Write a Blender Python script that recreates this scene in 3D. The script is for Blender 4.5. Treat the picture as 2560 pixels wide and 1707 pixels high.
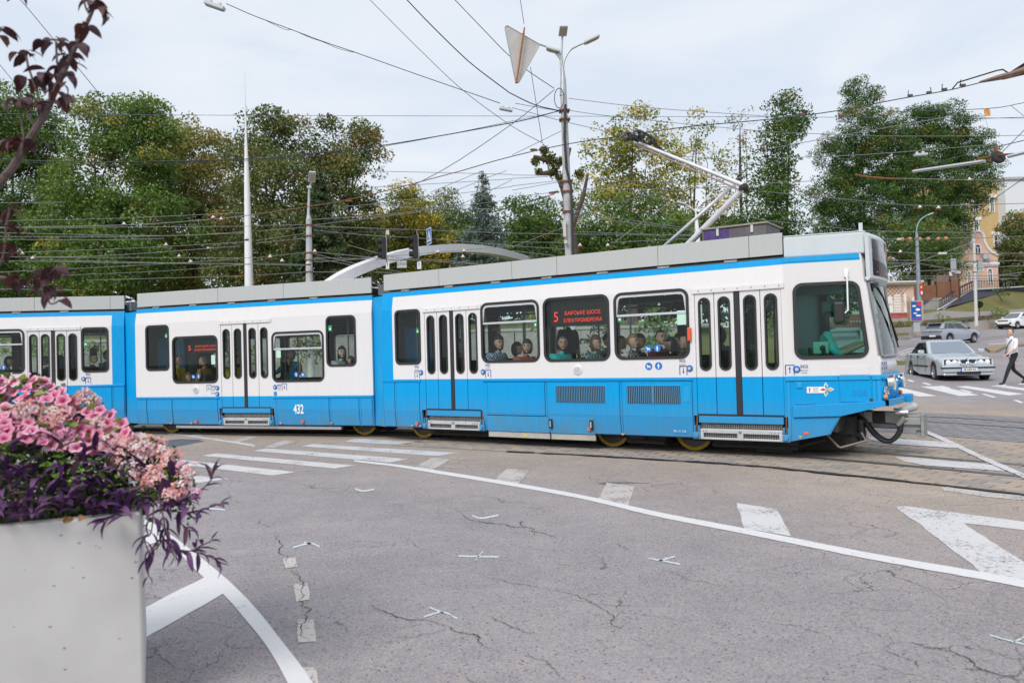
import bpy, bmesh, math, random
import numpy as np
from mathutils import Vector, Matrix, Euler
rnd = random.Random(7)
nrng = np.random.default_rng(11)
SC = bpy.context.scene
COL = SC.collection
for _o in list(bpy.data.objects): bpy.data.objects.remove(_o)

# ------------------------------------------------------------------ camera
FPX, HCAM, ROLL, PCX, PCY = 1991.0, 1.65, 0.027, 1280.0, 853.5   # pixel focal length for a 2560 x 1707 picture
PITCH = math.atan((888.0 - PCY) / FPX)
CAMPOS = Vector((0, 0, HCAM))
_fw = Vector((0, math.cos(PITCH), math.sin(PITCH)))
_up0 = Vector((0, -math.sin(PITCH), math.cos(PITCH)))
_rt0 = Vector((1, 0, 0))
_rt = _rt0 * math.cos(ROLL) - _up0 * math.sin(ROLL)
_up = _up0 * math.cos(ROLL) + _rt0 * math.sin(ROLL)
cam = bpy.data.cameras.new('camera'); camo = bpy.data.objects.new('camera', cam); COL.objects.link(camo)
cam.sensor_width = 36.0; cam.lens = FPX * 36.0 / 2560.0
cam.clip_start = 0.05; cam.clip_end = 6000
camo.matrix_world = Matrix(((_rt.x, _up.x, -_fw.x, 0), (_rt.y, _up.y, -_fw.y, 0), (_rt.z, _up.z, -_fw.z, HCAM), (0, 0, 0, 1)))
cam.dof.use_dof = True; cam.dof.focus_distance = 14.0; cam.dof.aperture_fstop = 2.6
SC.camera = camo

# ------------------------------------------------------------------ sky, sun, exposure
SUN_EL, SUN_AZ = math.radians(42), math.radians(210)      # azimuth clockwise from +Y: behind the camera, a little left
world = bpy.data.worlds.new('World'); SC.world = world; world.use_nodes = True
nt = world.node_tree; nt.nodes.clear()
wo = nt.nodes.new('ShaderNodeOutputWorld'); bg = nt.nodes.new('ShaderNodeBackground')
sky = nt.nodes.new('ShaderNodeTexSky'); sky.sky_type = 'NISHITA'; sky.sun_disc = False
sky.sun_elevation = SUN_EL; sky.sun_rotation = SUN_AZ; sky.air_density = 1.0; sky.dust_density = 1.5
tc = nt.nodes.new('ShaderNodeTexCoord'); mp = nt.nodes.new('ShaderNodeMapping')
mp.inputs['Scale'].default_value = (1.6, 1.6, 6.5); mp.inputs['Rotation'].default_value = (0.12, -0.1, 0.3)
nz = nt.nodes.new('ShaderNodeTexNoise'); nz.inputs['Scale'].default_value = 2.2; nz.inputs['Detail'].default_value = 5; nz.inputs['Roughness'].default_value = 0.5
nz.inputs['Distortion'].default_value = 0.6
cr = nt.nodes.new('ShaderNodeValToRGB')
cr.color_ramp.elements[0].position = 0.34; cr.color_ramp.elements[0].color = (4.55, 5.05, 5.75, 1)
cr.color_ramp.elements[1].position = 0.64; cr.color_ramp.elements[1].color = (5.35, 5.6, 6.0, 1)
mx = nt.nodes.new('ShaderNodeMix'); mx.data_type = 'RGBA'; mx.inputs['Factor'].default_value = 0.95
L = nt.links
L.new(tc.outputs['Generated'], mp.inputs['Vector']); L.new(mp.outputs['Vector'], nz.inputs['Vector'])
L.new(nz.outputs['Fac'], cr.inputs['Fac']); L.new(sky.outputs['Color'], mx.inputs['A']); L.new(cr.outputs['Color'], mx.inputs['B'])
L.new(mx.outputs['Result'], bg.inputs['Color']); bg.inputs['Strength'].default_value = 0.1
L.new(bg.outputs['Background'], wo.inputs['Surface'])
sd = bpy.data.lights.new('sun', 'SUN'); so = bpy.data.objects.new('sun', sd); COL.objects.link(so)
sd.energy = 1.5; sd.angle = math.radians(25); sd.color = (1.0, 0.96, 0.9)
_sdir = Vector((math.sin(SUN_AZ) * math.cos(SUN_EL), math.cos(SUN_AZ) * math.cos(SUN_EL), math.sin(SUN_EL)))
so.rotation_euler = _sdir.to_track_quat('Z', 'Y').to_euler(); so.location = (0, 0, 40)
vs = SC.view_settings; SC.display_settings.display_device = 'sRGB'
vs.view_transform = 'Standard'; vs.look = 'None'; vs.gamma = 1.0; vs.use_curve_mapping = False
vs.exposure = 0.7
SC.cycles.max_bounces = 7; SC.cycles.diffuse_bounces = 3; SC.cycles.glossy_bounces = 3
SC.cycles.transmission_bounces = 4; SC.cycles.transparent_max_bounces = 16

# ------------------------------------------------------------------ geometry of the view, used to stand things where they belong
def ray(x, y):
    return _fw + _rt * ((x - PCX) / FPX) + _up * ((PCY - y) / FPX)
def at(x, y, Y):                       # the point seen at pixel (x, y), Y metres in front of the camera
    d = ray(x, y); return CAMPOS + d * (Y / d.y)
def smooth(a, b, t):
    t = min(1, max(0, (t - a) / (b - a))); return t * t * (3 - 2 * t)
_GY = [0, 13, 16, 20, 25, 40, 62, 72, 80, 90, 120, 400]
_GZ = [0, 0, .03, .12, .30, .86, 1.65, 2.4, 2.97, 3.6, 5.0, 9.0]
def terrain(X, Y):                     # the street climbs away to the right
    return float(np.interp(Y, _GY, _GZ)) * smooth(0, 12, X)
def gnd(x, y, dz=0.0):                 # pixel -> point on the street
    d = ray(x, y)
    lo = 0.5; hi = None; t = 0.5; prev = t
    while t < 200:
        p = CAMPOS + d * t
        if p.z < terrain(p.x, p.y): hi = t; break
        prev = t; t *= 1.03
    if hi is None: hi = 200
    lo = prev
    for _ in range(30):
        m = (lo + hi) / 2; p = CAMPOS + d * m
        if p.z < terrain(p.x, p.y): hi = m
        else: lo = m
    p = CAMPOS + d * lo; p.z = terrain(p.x, p.y) + dz; return p

# ------------------------------------------------------------------ materials
_mc = {}
def mat(name, base, rough=0.6, metal=0.0, var=0.0, vscale=4.0, bump=0.0, bscale=40.0, spec=0.5, coat=0.0, emit=None, estr=0.0, base2=None, alpha=None):
    if name in _mc: return _mc[name]
    m = bpy.data.materials.new(name); m.use_nodes = True; t = m.node_tree; b = t.nodes['Principled BSDF']
    b.inputs['Base Color'].default_value = (*base, 1); b.inputs['Roughness'].default_value = rough
    b.inputs['Metallic'].default_value = metal; b.inputs['Specular IOR Level'].default_value = spec
    b.inputs['Coat Weight'].default_value = coat; b.inputs['Coat Roughness'].default_value = 0.08
    if emit: b.inputs['Emission Color'].default_value = (*emit, 1); b.inputs['Emission Strength'].default_value = estr
    if var > 0 or bump > 0:
        c = t.nodes.new('ShaderNodeTexCoord')
    if var > 0:
        n = t.nodes.new('ShaderNodeTexNoise'); n.inputs['Scale'].default_value = vscale; n.inputs['Detail'].default_value = 6; n.inputs['Roughness'].default_value = 0.65
        r = t.nodes.new('ShaderNodeValToRGB'); r.color_ramp.elements[0].position = 0.3; r.color_ramp.elements[1].position = 0.7
        lo = base2 if base2 else tuple(x * (1 - var) for x in base)
        hi = tuple(min(1, x * (1 + var * .6)) for x in base) if not base2 else base
        r.color_ramp.elements[0].color = (*lo, 1); r.color_ramp.elements[1].color = (*hi, 1)
        t.links.new(c.outputs['Object'], n.inputs['Vector']); t.links.new(n.outputs['Fac'], r.inputs['Fac']); t.links.new(r.outputs['Color'], b.inputs['Base Color'])
    if bump > 0:
        n2 = t.nodes.new('ShaderNodeTexNoise'); n2.inputs['Scale'].default_value = bscale; n2.inputs['Detail'].default_value = 4
        bu = t.nodes.new('ShaderNodeBump'); bu.inputs['Strength'].default_value = bump; bu.inputs['Distance'].default_value = 0.02
        t.links.new(c.outputs['Object'], n2.inputs['Vector']); t.links.new(n2.outputs['Fac'], bu.inputs['Height']); t.links.new(bu.outputs['Normal'], b.inputs['Normal'])
    _mc[name] = m; return m
def glass(name, tint, rough=0.02, refl=1.0):
    if name in _mc: return _mc[name]
    m = bpy.data.materials.new(name); m.use_nodes = True; t = m.node_tree; t.nodes.clear()
    o = t.nodes.new('ShaderNodeOutputMaterial'); tr = t.nodes.new('ShaderNodeBsdfTransparent'); gl = t.nodes.new('ShaderNodeBsdfGlossy')
    tr.inputs['Color'].default_value = (*tint, 1); gl.inputs['Roughness'].default_value = rough; gl.inputs['Color'].default_value = (.9, .95, .95, 1)
    f = t.nodes.new('ShaderNodeFresnel'); f.inputs['IOR'].default_value = 1.0 + 0.45 * refl
    mxx = t.nodes.new('ShaderNodeMixShader')
    t.links.new(f.outputs['Fac'], mxx.inputs['Fac']); t.links.new(tr.outputs['BSDF'], mxx.inputs[1]); t.links.new(gl.outputs['BSDF'], mxx.inputs[2])
    t.links.new(mxx.outputs['Shader'], o.inputs['Surface']); _mc[name] = m; return m
def leafmat(name, translucent=0.3, rough=0.55, spec=0.35):
    if name in _mc: return _mc[name]
    m = bpy.data.materials.new(name); m.use_nodes = True; t = m.node_tree; b = t.nodes['Principled BSDF']; o = t.nodes['Material Output']
    a = t.nodes.new('ShaderNodeAttribute'); a.attribute_name = 'tint'
    b.inputs['Roughness'].default_value = rough; b.inputs['Specular IOR Level'].default_value = spec
    tl = t.nodes.new('ShaderNodeBsdfTranslucent'); mxx = t.nodes.new('ShaderNodeMixShader'); mxx.inputs['Fac'].default_value = translucent
    t.links.new(a.outputs['Color'], b.inputs['Base Color']); t.links.new(a.outputs['Color'], tl.inputs['Color'])
    t.links.new(b.outputs['BSDF'], mxx.inputs[1]); t.links.new(tl.outputs['BSDF'], mxx.inputs[2]); t.links.new(mxx.outputs['Shader'], o.inputs['Surface'])
    _mc[name] = m; return m

# ------------------------------------------------------------------ objects
def tag(o, label=None, cat=None, group=None, kind=None):
    if label: o['label'] = label
    if cat: o['category'] = cat
    if group: o['group'] = group
    if kind: o['kind'] = kind
    return o
def empty(name, loc=(0, 0, 0), rz=0.0, label=None, cat=None, group=None):
    o = bpy.data.objects.new(name, None); COL.objects.link(o); o.location = loc; o.rotation_euler = (0, 0, rz); o.empty_display_size = 0.3
    return tag(o, label, cat, group)
def link(name, me, parent=None):
    o = bpy.data.objects.new(name, me); COL.objects.link(o)
    if parent is not None: o.parent = parent
    return o
def copy_tree(o, parent=None):
    c = o.copy(); COL.objects.link(c); c.parent = parent
    for ch in list(o.children): copy_tree(ch, c)
    return c
class MB:
    def __init__(s): s.v = []; s.f = []; s.m = []; s.mi = 0
    def add(s, vs_, fs_, mi=None):
        k = len(s.v); s.v.extend([tuple(p) for p in vs_])
        for f in fs_: s.f.append(tuple(i + k for i in f)); s.m.append(s.mi if mi is None else mi)
        return s
    def box(s, c, d, rot=None, mi=None, taper=1.0):
        x, y, z = d[0] / 2, d[1] / 2, d[2] / 2; t = taper
        p = [(-x, -y, -z), (x, -y, -z), (x, y, -z), (-x, y, -z), (-x * t, -y * t, z), (x * t, -y * t, z), (x * t, y * t, z), (-x * t, y * t, z)]
        if rot is not None:
            M = rot if isinstance(rot, Matrix) else Euler(rot).to_matrix()
            p = [tuple(M @ Vector(q)) for q in p]
        p = [(q[0] + c[0], q[1] + c[1], q[2] + c[2]) for q in p]
        return s.add(p, [(0, 3, 2, 1), (4, 5, 6, 7), (0, 1, 5, 4), (1, 2, 6, 5), (2, 3, 7, 6), (3, 0, 4, 7)], mi)
    def b2(s, a, b, mi=None):          # box from two corners
        return s.box([(a[i] + b[i]) / 2 for i in range(3)], [abs(b[i] - a[i]) for i in range(3)], None, mi)
    def tube(s, pts, r, n=8, mi=None, caps=True, closed=False):
        P = [Vector(p) for p in pts]; N = len(P)
        R = r if isinstance(r, (list, tuple)) else [r] * N
        up = None; rings = []
        for i in range(N):
            if closed: t = P[(i + 1) % N] - P[i - 1]
            else: t = P[min(i + 1, N - 1)] - P[max(i - 1, 0)]
            if t.length < 1e-9: t = Vector((0, 0, 1))
            t.normalize()
            if up is None:
                up = Vector((0, 0, 1)) if abs(t.z) < 0.9 else Vector((1, 0, 0))
            a = t.cross(up)
            if a.length < 1e-6: a = t.orthogonal()
            a.normalize(); b = a.cross(t); up = b
            rings.append([P[i] + (a * math.cos(2 * math.pi * k / n) + b * math.sin(2 * math.pi * k / n)) * R[i] for k in range(n)])
        vs_ = [q for rg in rings for q in rg]; fs_ = []
        for i in range(N if closed else N - 1):
            j = (i + 1) % N
            for k in range(n): fs_.append((i * n + k, i * n + (k + 1) % n, j * n + (k + 1) % n, j * n + k))
        if caps and not closed:
            fs_.append(tuple(range(n))[::-1]); fs_.append(tuple((N - 1) * n + k for k in range(n)))
        return s.add(vs_, fs_, mi)
    def lathe(s, prof, n=16, c=(0, 0, 0), M=None, mi=None, cap=True):   # prof: (radius, z)
        vs_ = []; fs_ = []
        for r, z in prof:
            for k in range(n):
                p = Vector((r * math.cos(2 * math.pi * k / n), r * math.sin(2 * math.pi * k / n), z))
                if M is not None: p = M @ p
                vs_.append((p.x + c[0], p.y + c[1], p.z + c[2]))
        for i in range(len(prof) - 1):
            for k in range(n): fs_.append((i * n + k, i * n + (k + 1) % n, (i + 1) * n + (k + 1) % n, (i + 1) * n + k))
        if cap:
            fs_.append(tuple(range(n))[::-1]); fs_.append(tuple((len(prof) - 1) * n + k for k in range(n)))
        return s.add(vs_, fs_, mi)
    def ball(s, c, r, n=10, mi=None, sc=(1, 1, 1)):
        prof = [(max(1e-4, math.sin(math.pi * i / n)), -math.cos(math.pi * i / n)) for i in range(n + 1)]
        M = Matrix.Diagonal((r * sc[0], r * sc[1], r * sc[2]))
        return s.lathe(prof, n + 2, c, M, mi, False)
    def poly(s, pts, mi=None): return s.add(pts, [tuple(range(len(pts)))], mi)
    def prism(s, pts, ext, mi=None):   # planar polygon pts pushed by vector ext
        n = len(pts); E = Vector(ext); q = [tuple(Vector(p) + E) for p in pts]
        fs_ = [tuple(range(n))[::-1], tuple(range(n, 2 * n))] + [(i, (i + 1) % n, n + (i + 1) % n, n + i) for i in range(n)]
        return s.add(list(pts) + q, fs_, mi)
    def build(s, name, mats, parent=None, smooth=False, M=None, fix=True, bevel=0.0):
        me = bpy.data.meshes.new(name); me.from_pydata(s.v, [], s.f)
        if not isinstance(mats, (list, tuple)): mats = [mats]
        for m in mats: me.materials.append(m)
        if len(mats) > 1 and len(s.m): me.polygons.foreach_set('material_index', s.m)
        if fix:
            bm = bmesh.new(); bm.from_mesh(me)
            bmesh.ops.recalc_face_normals(bm, faces=bm.faces); bm.to_mesh(me); bm.free()
        if smooth:
            me.polygons.foreach_set('use_smooth', [True] * len(me.polygons))
            try: me.set_sharp_from_angle(angle=math.radians(smooth if smooth is not True else 40))
            except Exception: pass
        me.update()
        o = link(name, me, parent)
        if M is not None: o.matrix_basis = M
        if bevel > 0:
            b = o.modifiers.new('bevel', 'BEVEL'); b.width = bevel; b.segments = 2; b.limit_method = 'ANGLE'; b.angle_limit = math.radians(40)
        return o
def rrect(x0, x1, z0, z1, r, n=5):     # rounded rectangle, counter-clockwise in (x, z)
    out = []
    for cx, cz, a0 in ((x1 - r, z1 - r, 0), (x0 + r, z1 - r, 90), (x0 + r, z0 + r, 180), (x1 - r, z0 + r, 270)):
        for k in range(n + 1):
            a = math.radians(a0 + 90 * k / n); out.append((cx + r * math.cos(a), cz + r * math.sin(a)))
    return out
def rquad(pts, r, n=5):                # rounded convex polygon
    out = []; N = len(pts)
    for i in range(N):
        p0, p, p1 = Vector(pts[i - 1]), Vector(pts[i]), Vector(pts[(i + 1) % N])
        a = (p0 - p).normalized(); b = (p1 - p).normalized(); h = math.acos(max(-1, min(1, a.dot(b)))) / 2
        d = r / math.tan(h); c = p + (a + b).normalized() * (r / math.sin(h)); s0 = p + a * d - c; s1 = p + b * d - c
        a0 = math.atan2(s0.y, s0.x); a1 = math.atan2(s1.y, s1.x); da = (a1 - a0 + math.pi) % (2 * math.pi) - math.pi
        for k in range(n + 1):
            t = a0 + da * k / n; out.append((c.x + r * math.cos(t), c.y + r * math.sin(t)))
    return out
def inset(pts, w):                     # pull a closed outline inwards
    c = Vector((sum(p[0] for p in pts) / len(pts), sum(p[1] for p in pts) / len(pts))); out = []; N = len(pts)
    area = sum(pts[i][0] * pts[(i + 1) % N][1] - pts[(i + 1) % N][0] * pts[i][1] for i in range(N)); sg = 1 if area > 0 else -1
    for i in range(N):
        a = Vector(pts[i - 1]); b = Vector(pts[(i + 1) % N]); t = b - a
        t.normalize(); nrm = Vector((-t.y, t.x)) * sg; p = Vector(pts[i]) + nrm * w; out.append((p.x, p.y))
    return out
def sheet(outer, holes, thick, mp_=None, cuts=(), vcuts=()):   # plate in (x, z) with holes; y = 0 outside .. thick inside
    bm = bmesh.new(); ed = []
    for lp in [outer] + list(holes):
        vv = [bm.verts.new((p[0], 0, p[1])) for p in lp]
        for i in range(len(vv)): ed.append(bm.edges.new((vv[i], vv[(i + 1) % len(vv)])))
    bmesh.ops.triangle_fill(bm, use_beauty=True, use_dissolve=False, edges=ed, normal=(0, -1, 0))
    for z in cuts: bmesh.ops.bisect_plane(bm, geom=bm.verts[:] + bm.edges[:] + bm.faces[:], plane_co=(0, 0, z), plane_no=(0, 0, 1), dist=1e-5)
    for x in vcuts: bmesh.ops.bisect_plane(bm, geom=bm.verts[:] + bm.edges[:] + bm.faces[:], plane_co=(x, 0, 0), plane_no=(1, 0, 0), dist=1e-5)
    r = bmesh.ops.extrude_face_region(bm, geom=bm.faces[:])
    for v in r['geom']:
        if isinstance(v, bmesh.types.BMVert): v.co.y += thick
    bmesh.ops.recalc_face_normals(bm, faces=bm.faces)
    return bm
def ring(outer, inner, y0, y1):        # closed frame between two outlines of equal count, y0 outside, y1 inside
    n = len(outer); vs_ = [(p[0], y0, p[1]) for p in outer] + [(p[0], y0, p[1]) for p in inner] + [(p[0], y1, p[1]) for p in outer] + [(p[0], y1, p[1]) for p in inner]
    fs_ = []
    for i in range(n):
        j = (i + 1) % n
        fs_ += [(i, j, n + j, n + i), (2 * n + i, 3 * n + i, 3 * n + j, 2 * n + j), (i, 2 * n + i, 2 * n + j, j), (n + i, n + j, 3 * n + j, 3 * n + i)]
    return vs_, fs_
_tc = {}
def textmesh(s, size=1.0, bold=0.0, ext=0.0):
    k = (s, size, bold, ext)
    if k in _tc: return _tc[k]
    cu = bpy.data.curves.new('lettering', 'FONT'); cu.body = s; cu.size = size; cu.align_x = 'CENTER'; cu.align_y = 'CENTER'
    cu.resolution_u = 3; cu.offset = bold; cu.extrude = ext
    o = bpy.data.objects.new('lettering', cu); COL.objects.link(o)
    dg = bpy.context.evaluated_depsgraph_get(); me = bpy.data.meshes.new_from_object(o.evaluated_get(dg))
    bpy.data.objects.remove(o); bpy.data.curves.remove(cu); _tc[k] = me; return me
def text(name, s, m, M, parent=None, size=1.0, bold=0.0, width=None, sx=1.0):
    me = textmesh(s, size, bold).copy(); me.materials.clear(); me.materials.append(m)
    if width:
        w = max(v.co.x for v in me.vertices) - min(v.co.x for v in me.vertices); sx = width / w
    if sx != 1.0:
        for v in me.vertices: v.co.x *= sx
    o = link(name, me, parent); o.matrix_basis = M; return o
def facing(x, y, z):                   # matrix for lettering on a wall whose outside is -y in its frame
    return Matrix.Translation((x, y, z)) @ Matrix.Rotation(math.pi / 2, 4, 'X')
# ------------------------------------------------------------------ frames of the three tram sections (x along the side, y into the tram, z up)
FA = Matrix.Translation((2.643, 12.605, 0)) @ Matrix.Rotation(math.atan2(-.5574, .8302), 4, 'Z')
FB = Matrix.Translation((-8.928, 18.876, 0)) @ Matrix.Rotation(math.radians(-21.11), 4, 'Z')
FC = Matrix.Translation((-9.40, 19.30, 0)) @ Matrix.Rotation(math.radians(5.0), 4, 'Z')

def catmull(P, n=12):
    P = [Vector(p) for p in P]; out = []
    Q = [P[0] * 2 - P[1]] + P + [P[-1] * 2 - P[-2]]
    for i in range(1, len(Q) - 2):
        for k in range(n):
            t = k / n; a, b, c, d = Q[i - 1], Q[i], Q[i + 1], Q[i + 2]
            out.append(0.5 * ((2 * b) + (c - a) * t + (2 * a - 5 * b + 4 * c - d) * t * t + (3 * b - a - 3 * c + d) * t ** 3))
    out.append(P[-1]); return out
def cl(F, u): v = F @ Vector((u, 1.1, 0)); return (v.x, v.y)
TRACK1 = catmull([cl(FC, -30), cl(FC, -14), cl(FC, -6), cl(FC, -1.0), cl(FB, .8), cl(FB, 3.2), cl(FB, 5.6), cl(FA, -5.2), cl(FA, -2.8), cl(FA, -.5), (4.66, 12.35), (6.60, 9.96), (7.9, 7.9), (9.2, 5.2), (10.6, 1.5)])
TRACK2 = catmull([(-40, 29), (-14, 27.5), (-4, 25.2), (2, 22.4), (6.5, 19.2), (8.8, 17.0), (9.9, 15.4), (11.2, 13.1), (12.6, 10.3), (14.2, 6.6), (15.5, 2)])
def offs(C, t):                        # shifted line; positive t is away from the camera side (left of travel)
    out = []
    for i, p in enumerate(C):
        d = (C[min(i + 1, len(C) - 1)] - C[max(i - 1, 0)]).normalized(); out.append(Vector((p.x - d.y * t, p.y + d.x * t)))
    return out
def resample(C, step):
    out = [C[0]]; acc = 0; i = 0; prev = C[0]
    for q in C[1:]:
        d = (q - prev).length
        while acc + d >= step:
            prev = prev + (q - prev) * ((step - acc) / d); out.append(prev.copy()); d = (q - prev).length; acc = 0
        acc += d; prev = q
    return out
_c1 = np.array([(p.x, p.y) for p in TRACK1]); _c2 = np.array([(p.x, p.y) for p in TRACK2])
def trackdist(x, y): return min(np.hypot(_c1[:, 0] - x, _c1[:, 1] - y).min(), np.hypot(_c2[:, 0] - x, _c2[:, 1] - y).min())

# ------------------------------------------------------------------ the ground
def nodes(m): return m.node_tree, m.node_tree.nodes, m.node_tree.links
def road_material():
    m = bpy.data.materials.new('asphalt'); m.use_nodes = True; t, N, Lk = nodes(m); b = N['Principled BSDF']
    b.inputs['Roughness'].default_value = 0.85; b.inputs['Specular IOR Level'].default_value = 0.3
    c = N.new('ShaderNodeTexCoord'); at_ = N.new('ShaderNodeAttribute'); at_.attribute_name = 'dirt'
    def noise(sc, det=4, ro=0.6):
        n = N.new('ShaderNodeTexNoise'); n.inputs['Scale'].default_value = sc; n.inputs['Detail'].default_value = det; n.inputs['Roughness'].default_value = ro
        Lk.new(c.outputs['Object'], n.inputs['Vector']); return n
    def mix(a, bb, f, mode='MIX'):
        x = N.new('ShaderNodeMix'); x.data_type = 'RGBA'; x.blend_type = mode
        for s_, v in (('A', a), ('B', bb)):
            if isinstance(v, tuple): x.inputs[s_].default_value = (*v, 1)
            else: Lk.new(v, x.inputs[s_])
        if isinstance(f, float): x.inputs['Factor'].default_value = f
        else: Lk.new(f, x.inputs['Factor'])
        return x.outputs['Result']
    def ramp(src, p0, p1, c0=(0, 0, 0), c1=(1, 1, 1)):
        r = N.new('ShaderNodeValToRGB'); r.color_ramp.elements[0].position = p0; r.color_ramp.elements[1].position = p1
        r.color_ramp.elements[0].color = (*c0, 1); r.color_ramp.elements[1].color = (*c1, 1); Lk.new(src, r.inputs['Fac']); return r.outputs['Color']
    base = mix((.315, .298, .318), (.42, .345, .28), at_.outputs['Fac'])
    big = noise(.35, 5, .6); base = mix(base, ramp(big.outputs['Fac'], .3, .7, (.84, .83, .83), (1.08, 1.07, 1.06)), 1.0, 'MULTIPLY')
    mid = noise(2.2, 6, .7); base = mix(base, ramp(mid.outputs['Fac'], .3, .72, (.86, .86, .87), (1.08, 1.07, 1.05)), 1.0, 'MULTIPLY')
    v = N.new('ShaderNodeTexVoronoi'); v.inputs['Scale'].default_value = 110; Lk.new(c.outputs['Object'], v.inputs['Vector'])
    sep = N.new('ShaderNodeSeparateColor'); Lk.new(v.outputs['Color'], sep.inputs['Color'])
    base = mix(base, ramp(sep.outputs['Red'], 0.0, 1.0, (.74, .75, .78), (1.28, 1.25, 1.2)), 1.0, 'MULTIPLY')
    v2 = N.new('ShaderNodeTexVoronoi'); v2.inputs['Scale'].default_value = 95; Lk.new(c.outputs['Object'], v2.inputs['Vector'])
    s2 = N.new('ShaderNodeSeparateColor'); Lk.new(v2.outputs['Color'], s2.inputs['Color'])
    base = mix(base, (.40, .33, .26), ramp(s2.outputs['Green'], .93, .95), 'MIX')
    base = mix(base, (.10, .10, .105), ramp(s2.outputs['Blue'], .975, .985), 'MIX')
    dn = noise(1.3, 4); vm = N.new('ShaderNodeVectorMath'); vm.operation = 'MULTIPLY_ADD'; vm.inputs[1].default_value = (.5, .5, 0); Lk.new(dn.outputs['Color'], vm.inputs[0]); Lk.new(c.outputs['Object'], vm.inputs[2])
    dn2 = noise(9, 3); vm2 = N.new('ShaderNodeVectorMath'); vm2.operation = 'MULTIPLY_ADD'; vm2.inputs[1].default_value = (.09, .09, 0); Lk.new(dn2.outputs['Color'], vm2.inputs[0]); Lk.new(vm.outputs['Vector'], vm2.inputs[2])
    ve = N.new('ShaderNodeTexVoronoi'); ve.feature = 'DISTANCE_TO_EDGE'; ve.inputs['Scale'].default_value = 2.1; Lk.new(vm2.outputs['Vector'], ve.inputs['Vector']); ck = ramp(ve.outputs['Distance'], .004, .012, (.42, .41, .43), (1, 1, 1)); msk = ramp(noise(.55, 3).outputs['Fac'], .5, .6); base = mix(base, mix((1, 1, 1), ck, msk), 1.0, 'MULTIPLY')
    Lk.new(base, b.inputs['Base Color'])
    bu = N.new('ShaderNodeBump'); bu.inputs['Strength'].default_value = .55; bu.inputs['Distance'].default_value = .006
    Lk.new(v.outputs['Distance'], bu.inputs['Height']); Lk.new(bu.outputs['Normal'], b.inputs['Normal'])
    return m
def grid(name, xs, ys, zf, m, kind='structure', attr=None):
    nx, ny = len(xs), len(ys)
    V = [(x, y, zf(x, y)) for y in ys for x in xs]
    F_ = [(j * nx + i, j * nx + i + 1, (j + 1) * nx + i + 1, (j + 1) * nx + i) for j in range(ny - 1) for i in range(nx - 1)]
    me = bpy.data.meshes.new(name); me.from_pydata(V, [], F_); me.materials.append(m)
    if attr:
        a = me.attributes.new(attr[0], 'FLOAT', 'POINT'); a.data.foreach_set('value', [attr[1](v[0], v[1]) for v in V])
    me.polygons.foreach_set('use_smooth', [True] * len(F_)); me.update()
    return tag(link(name, me), kind=kind)
ASPH = road_material()
_xs = [-60, -50, -40, -32, -26] + [x * .75 for x in range(-27, 28)] + [22, 24, 26, 29, 32, 36, 40, 45, 50, 56, 64, 74, 90]
_ys = [-14, -10, -6, -3] + [y * .75 for y in range(-1, 46)] + [36, 38, 41, 44, 48, 52, 56, 60, 64, 68, 72, 76, 80, 86, 92, 100]
def dirtf(x, y):
    d = trackdist(x, y); return max(0.0, 1 - max(0, d - 1.2) / 5.0) ** 1.3
road = grid('road', _xs, _ys, terrain, ASPH, attr=('dirt', dirtf))
MGRASS = mat('grass', (.085, .13, .035), .9, var=.6, vscale=.9, bump=.6, bscale=25, base2=(.15, .13, .06))
ground = grid('ground', [-2500, -600, -60, 0, 100, 600, 2500], [-1500, -200, 0, 100, 160, 600, 3000], lambda x, y: -.6 if y < 90 else (-.6 + (y - 90) * .02), MGRASS)

# track bed: setts between and beside the rails
def brick_material():
    m = bpy.data.materials.new('setts'); m.use_nodes = True; t, N, Lk = nodes(m); b = N['Principled BSDF']; b.inputs['Roughness'].default_value = .8
    uv = N.new('ShaderNodeUVMap'); br = N.new('ShaderNodeTexBrick'); br.inputs['Scale'].default_value = 1
    br.inputs['Brick Width'].default_value = .38; br.inputs['Row Height'].default_value = .2; br.inputs['Mortar Size'].default_value = .012
    br.inputs['Color1'].default_value = (.27, .255, .265, 1); br.inputs['Color2'].default_value = (.21, .20, .21, 1); br.inputs['Mortar'].default_value = (.05, .047, .045, 1)
    Lk.new(uv.outputs['UV'], br.inputs['Vector']); Lk.new(br.outputs['Color'], b.inputs['Base Color']); return m
def ribbon(name, left, right, m, dz, parent=None, kind=None, uvw=None):   # strip between two plan lines, laid on the street
    n = len(left); V = [(p.x, p.y, terrain(p.x, p.y) + dz) for p in left] + [(p.x, p.y, terrain(p.x, p.y) + dz) for p in right]
    F_ = [(i, i + 1, n + i + 1, n + i) for i in range(n - 1)]
    me = bpy.data.meshes.new(name); me.from_pydata(V, [], F_); me.materials.append(m)
    if uvw:
        u = me.uv_layers.new(name='UVMap'); s = [0]
        for i in range(1, n): s.append(s[-1] + (left[i] - left[i - 1]).length)
        for f, poly in enumerate(me.polygons):
            for li, vi in zip(poly.loop_indices, poly.vertices): u.data[li].uv = (s[vi % n], uvw[0] if vi < n else uvw[1])
    me.update(); o = link(name, me, parent)
    if kind: tag(o, kind=kind)
    return o
T1 = resample(TRACK1, .19); T2 = resample(TRACK2, .25)
i0 = min(range(len(T1)), key=lambda i: (T1[i] - Vector(cl(FA, -5.5))).length)
T1b = T1[i0:]
MJOINT = mat('joint sand', (.17, .145, .12), .95, var=.3, vscale=30)
bed = ribbon('track_bed', offs(T1b, 3.0), offs(T1b, -1.75), MJOINT, .004, kind='structure')
bed2 = ribbon('track_bed', offs(T2, 1.4), offs(T2, -2.6), brick_material(), .006, kind='structure', uvw=(0, 4.0))
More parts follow.
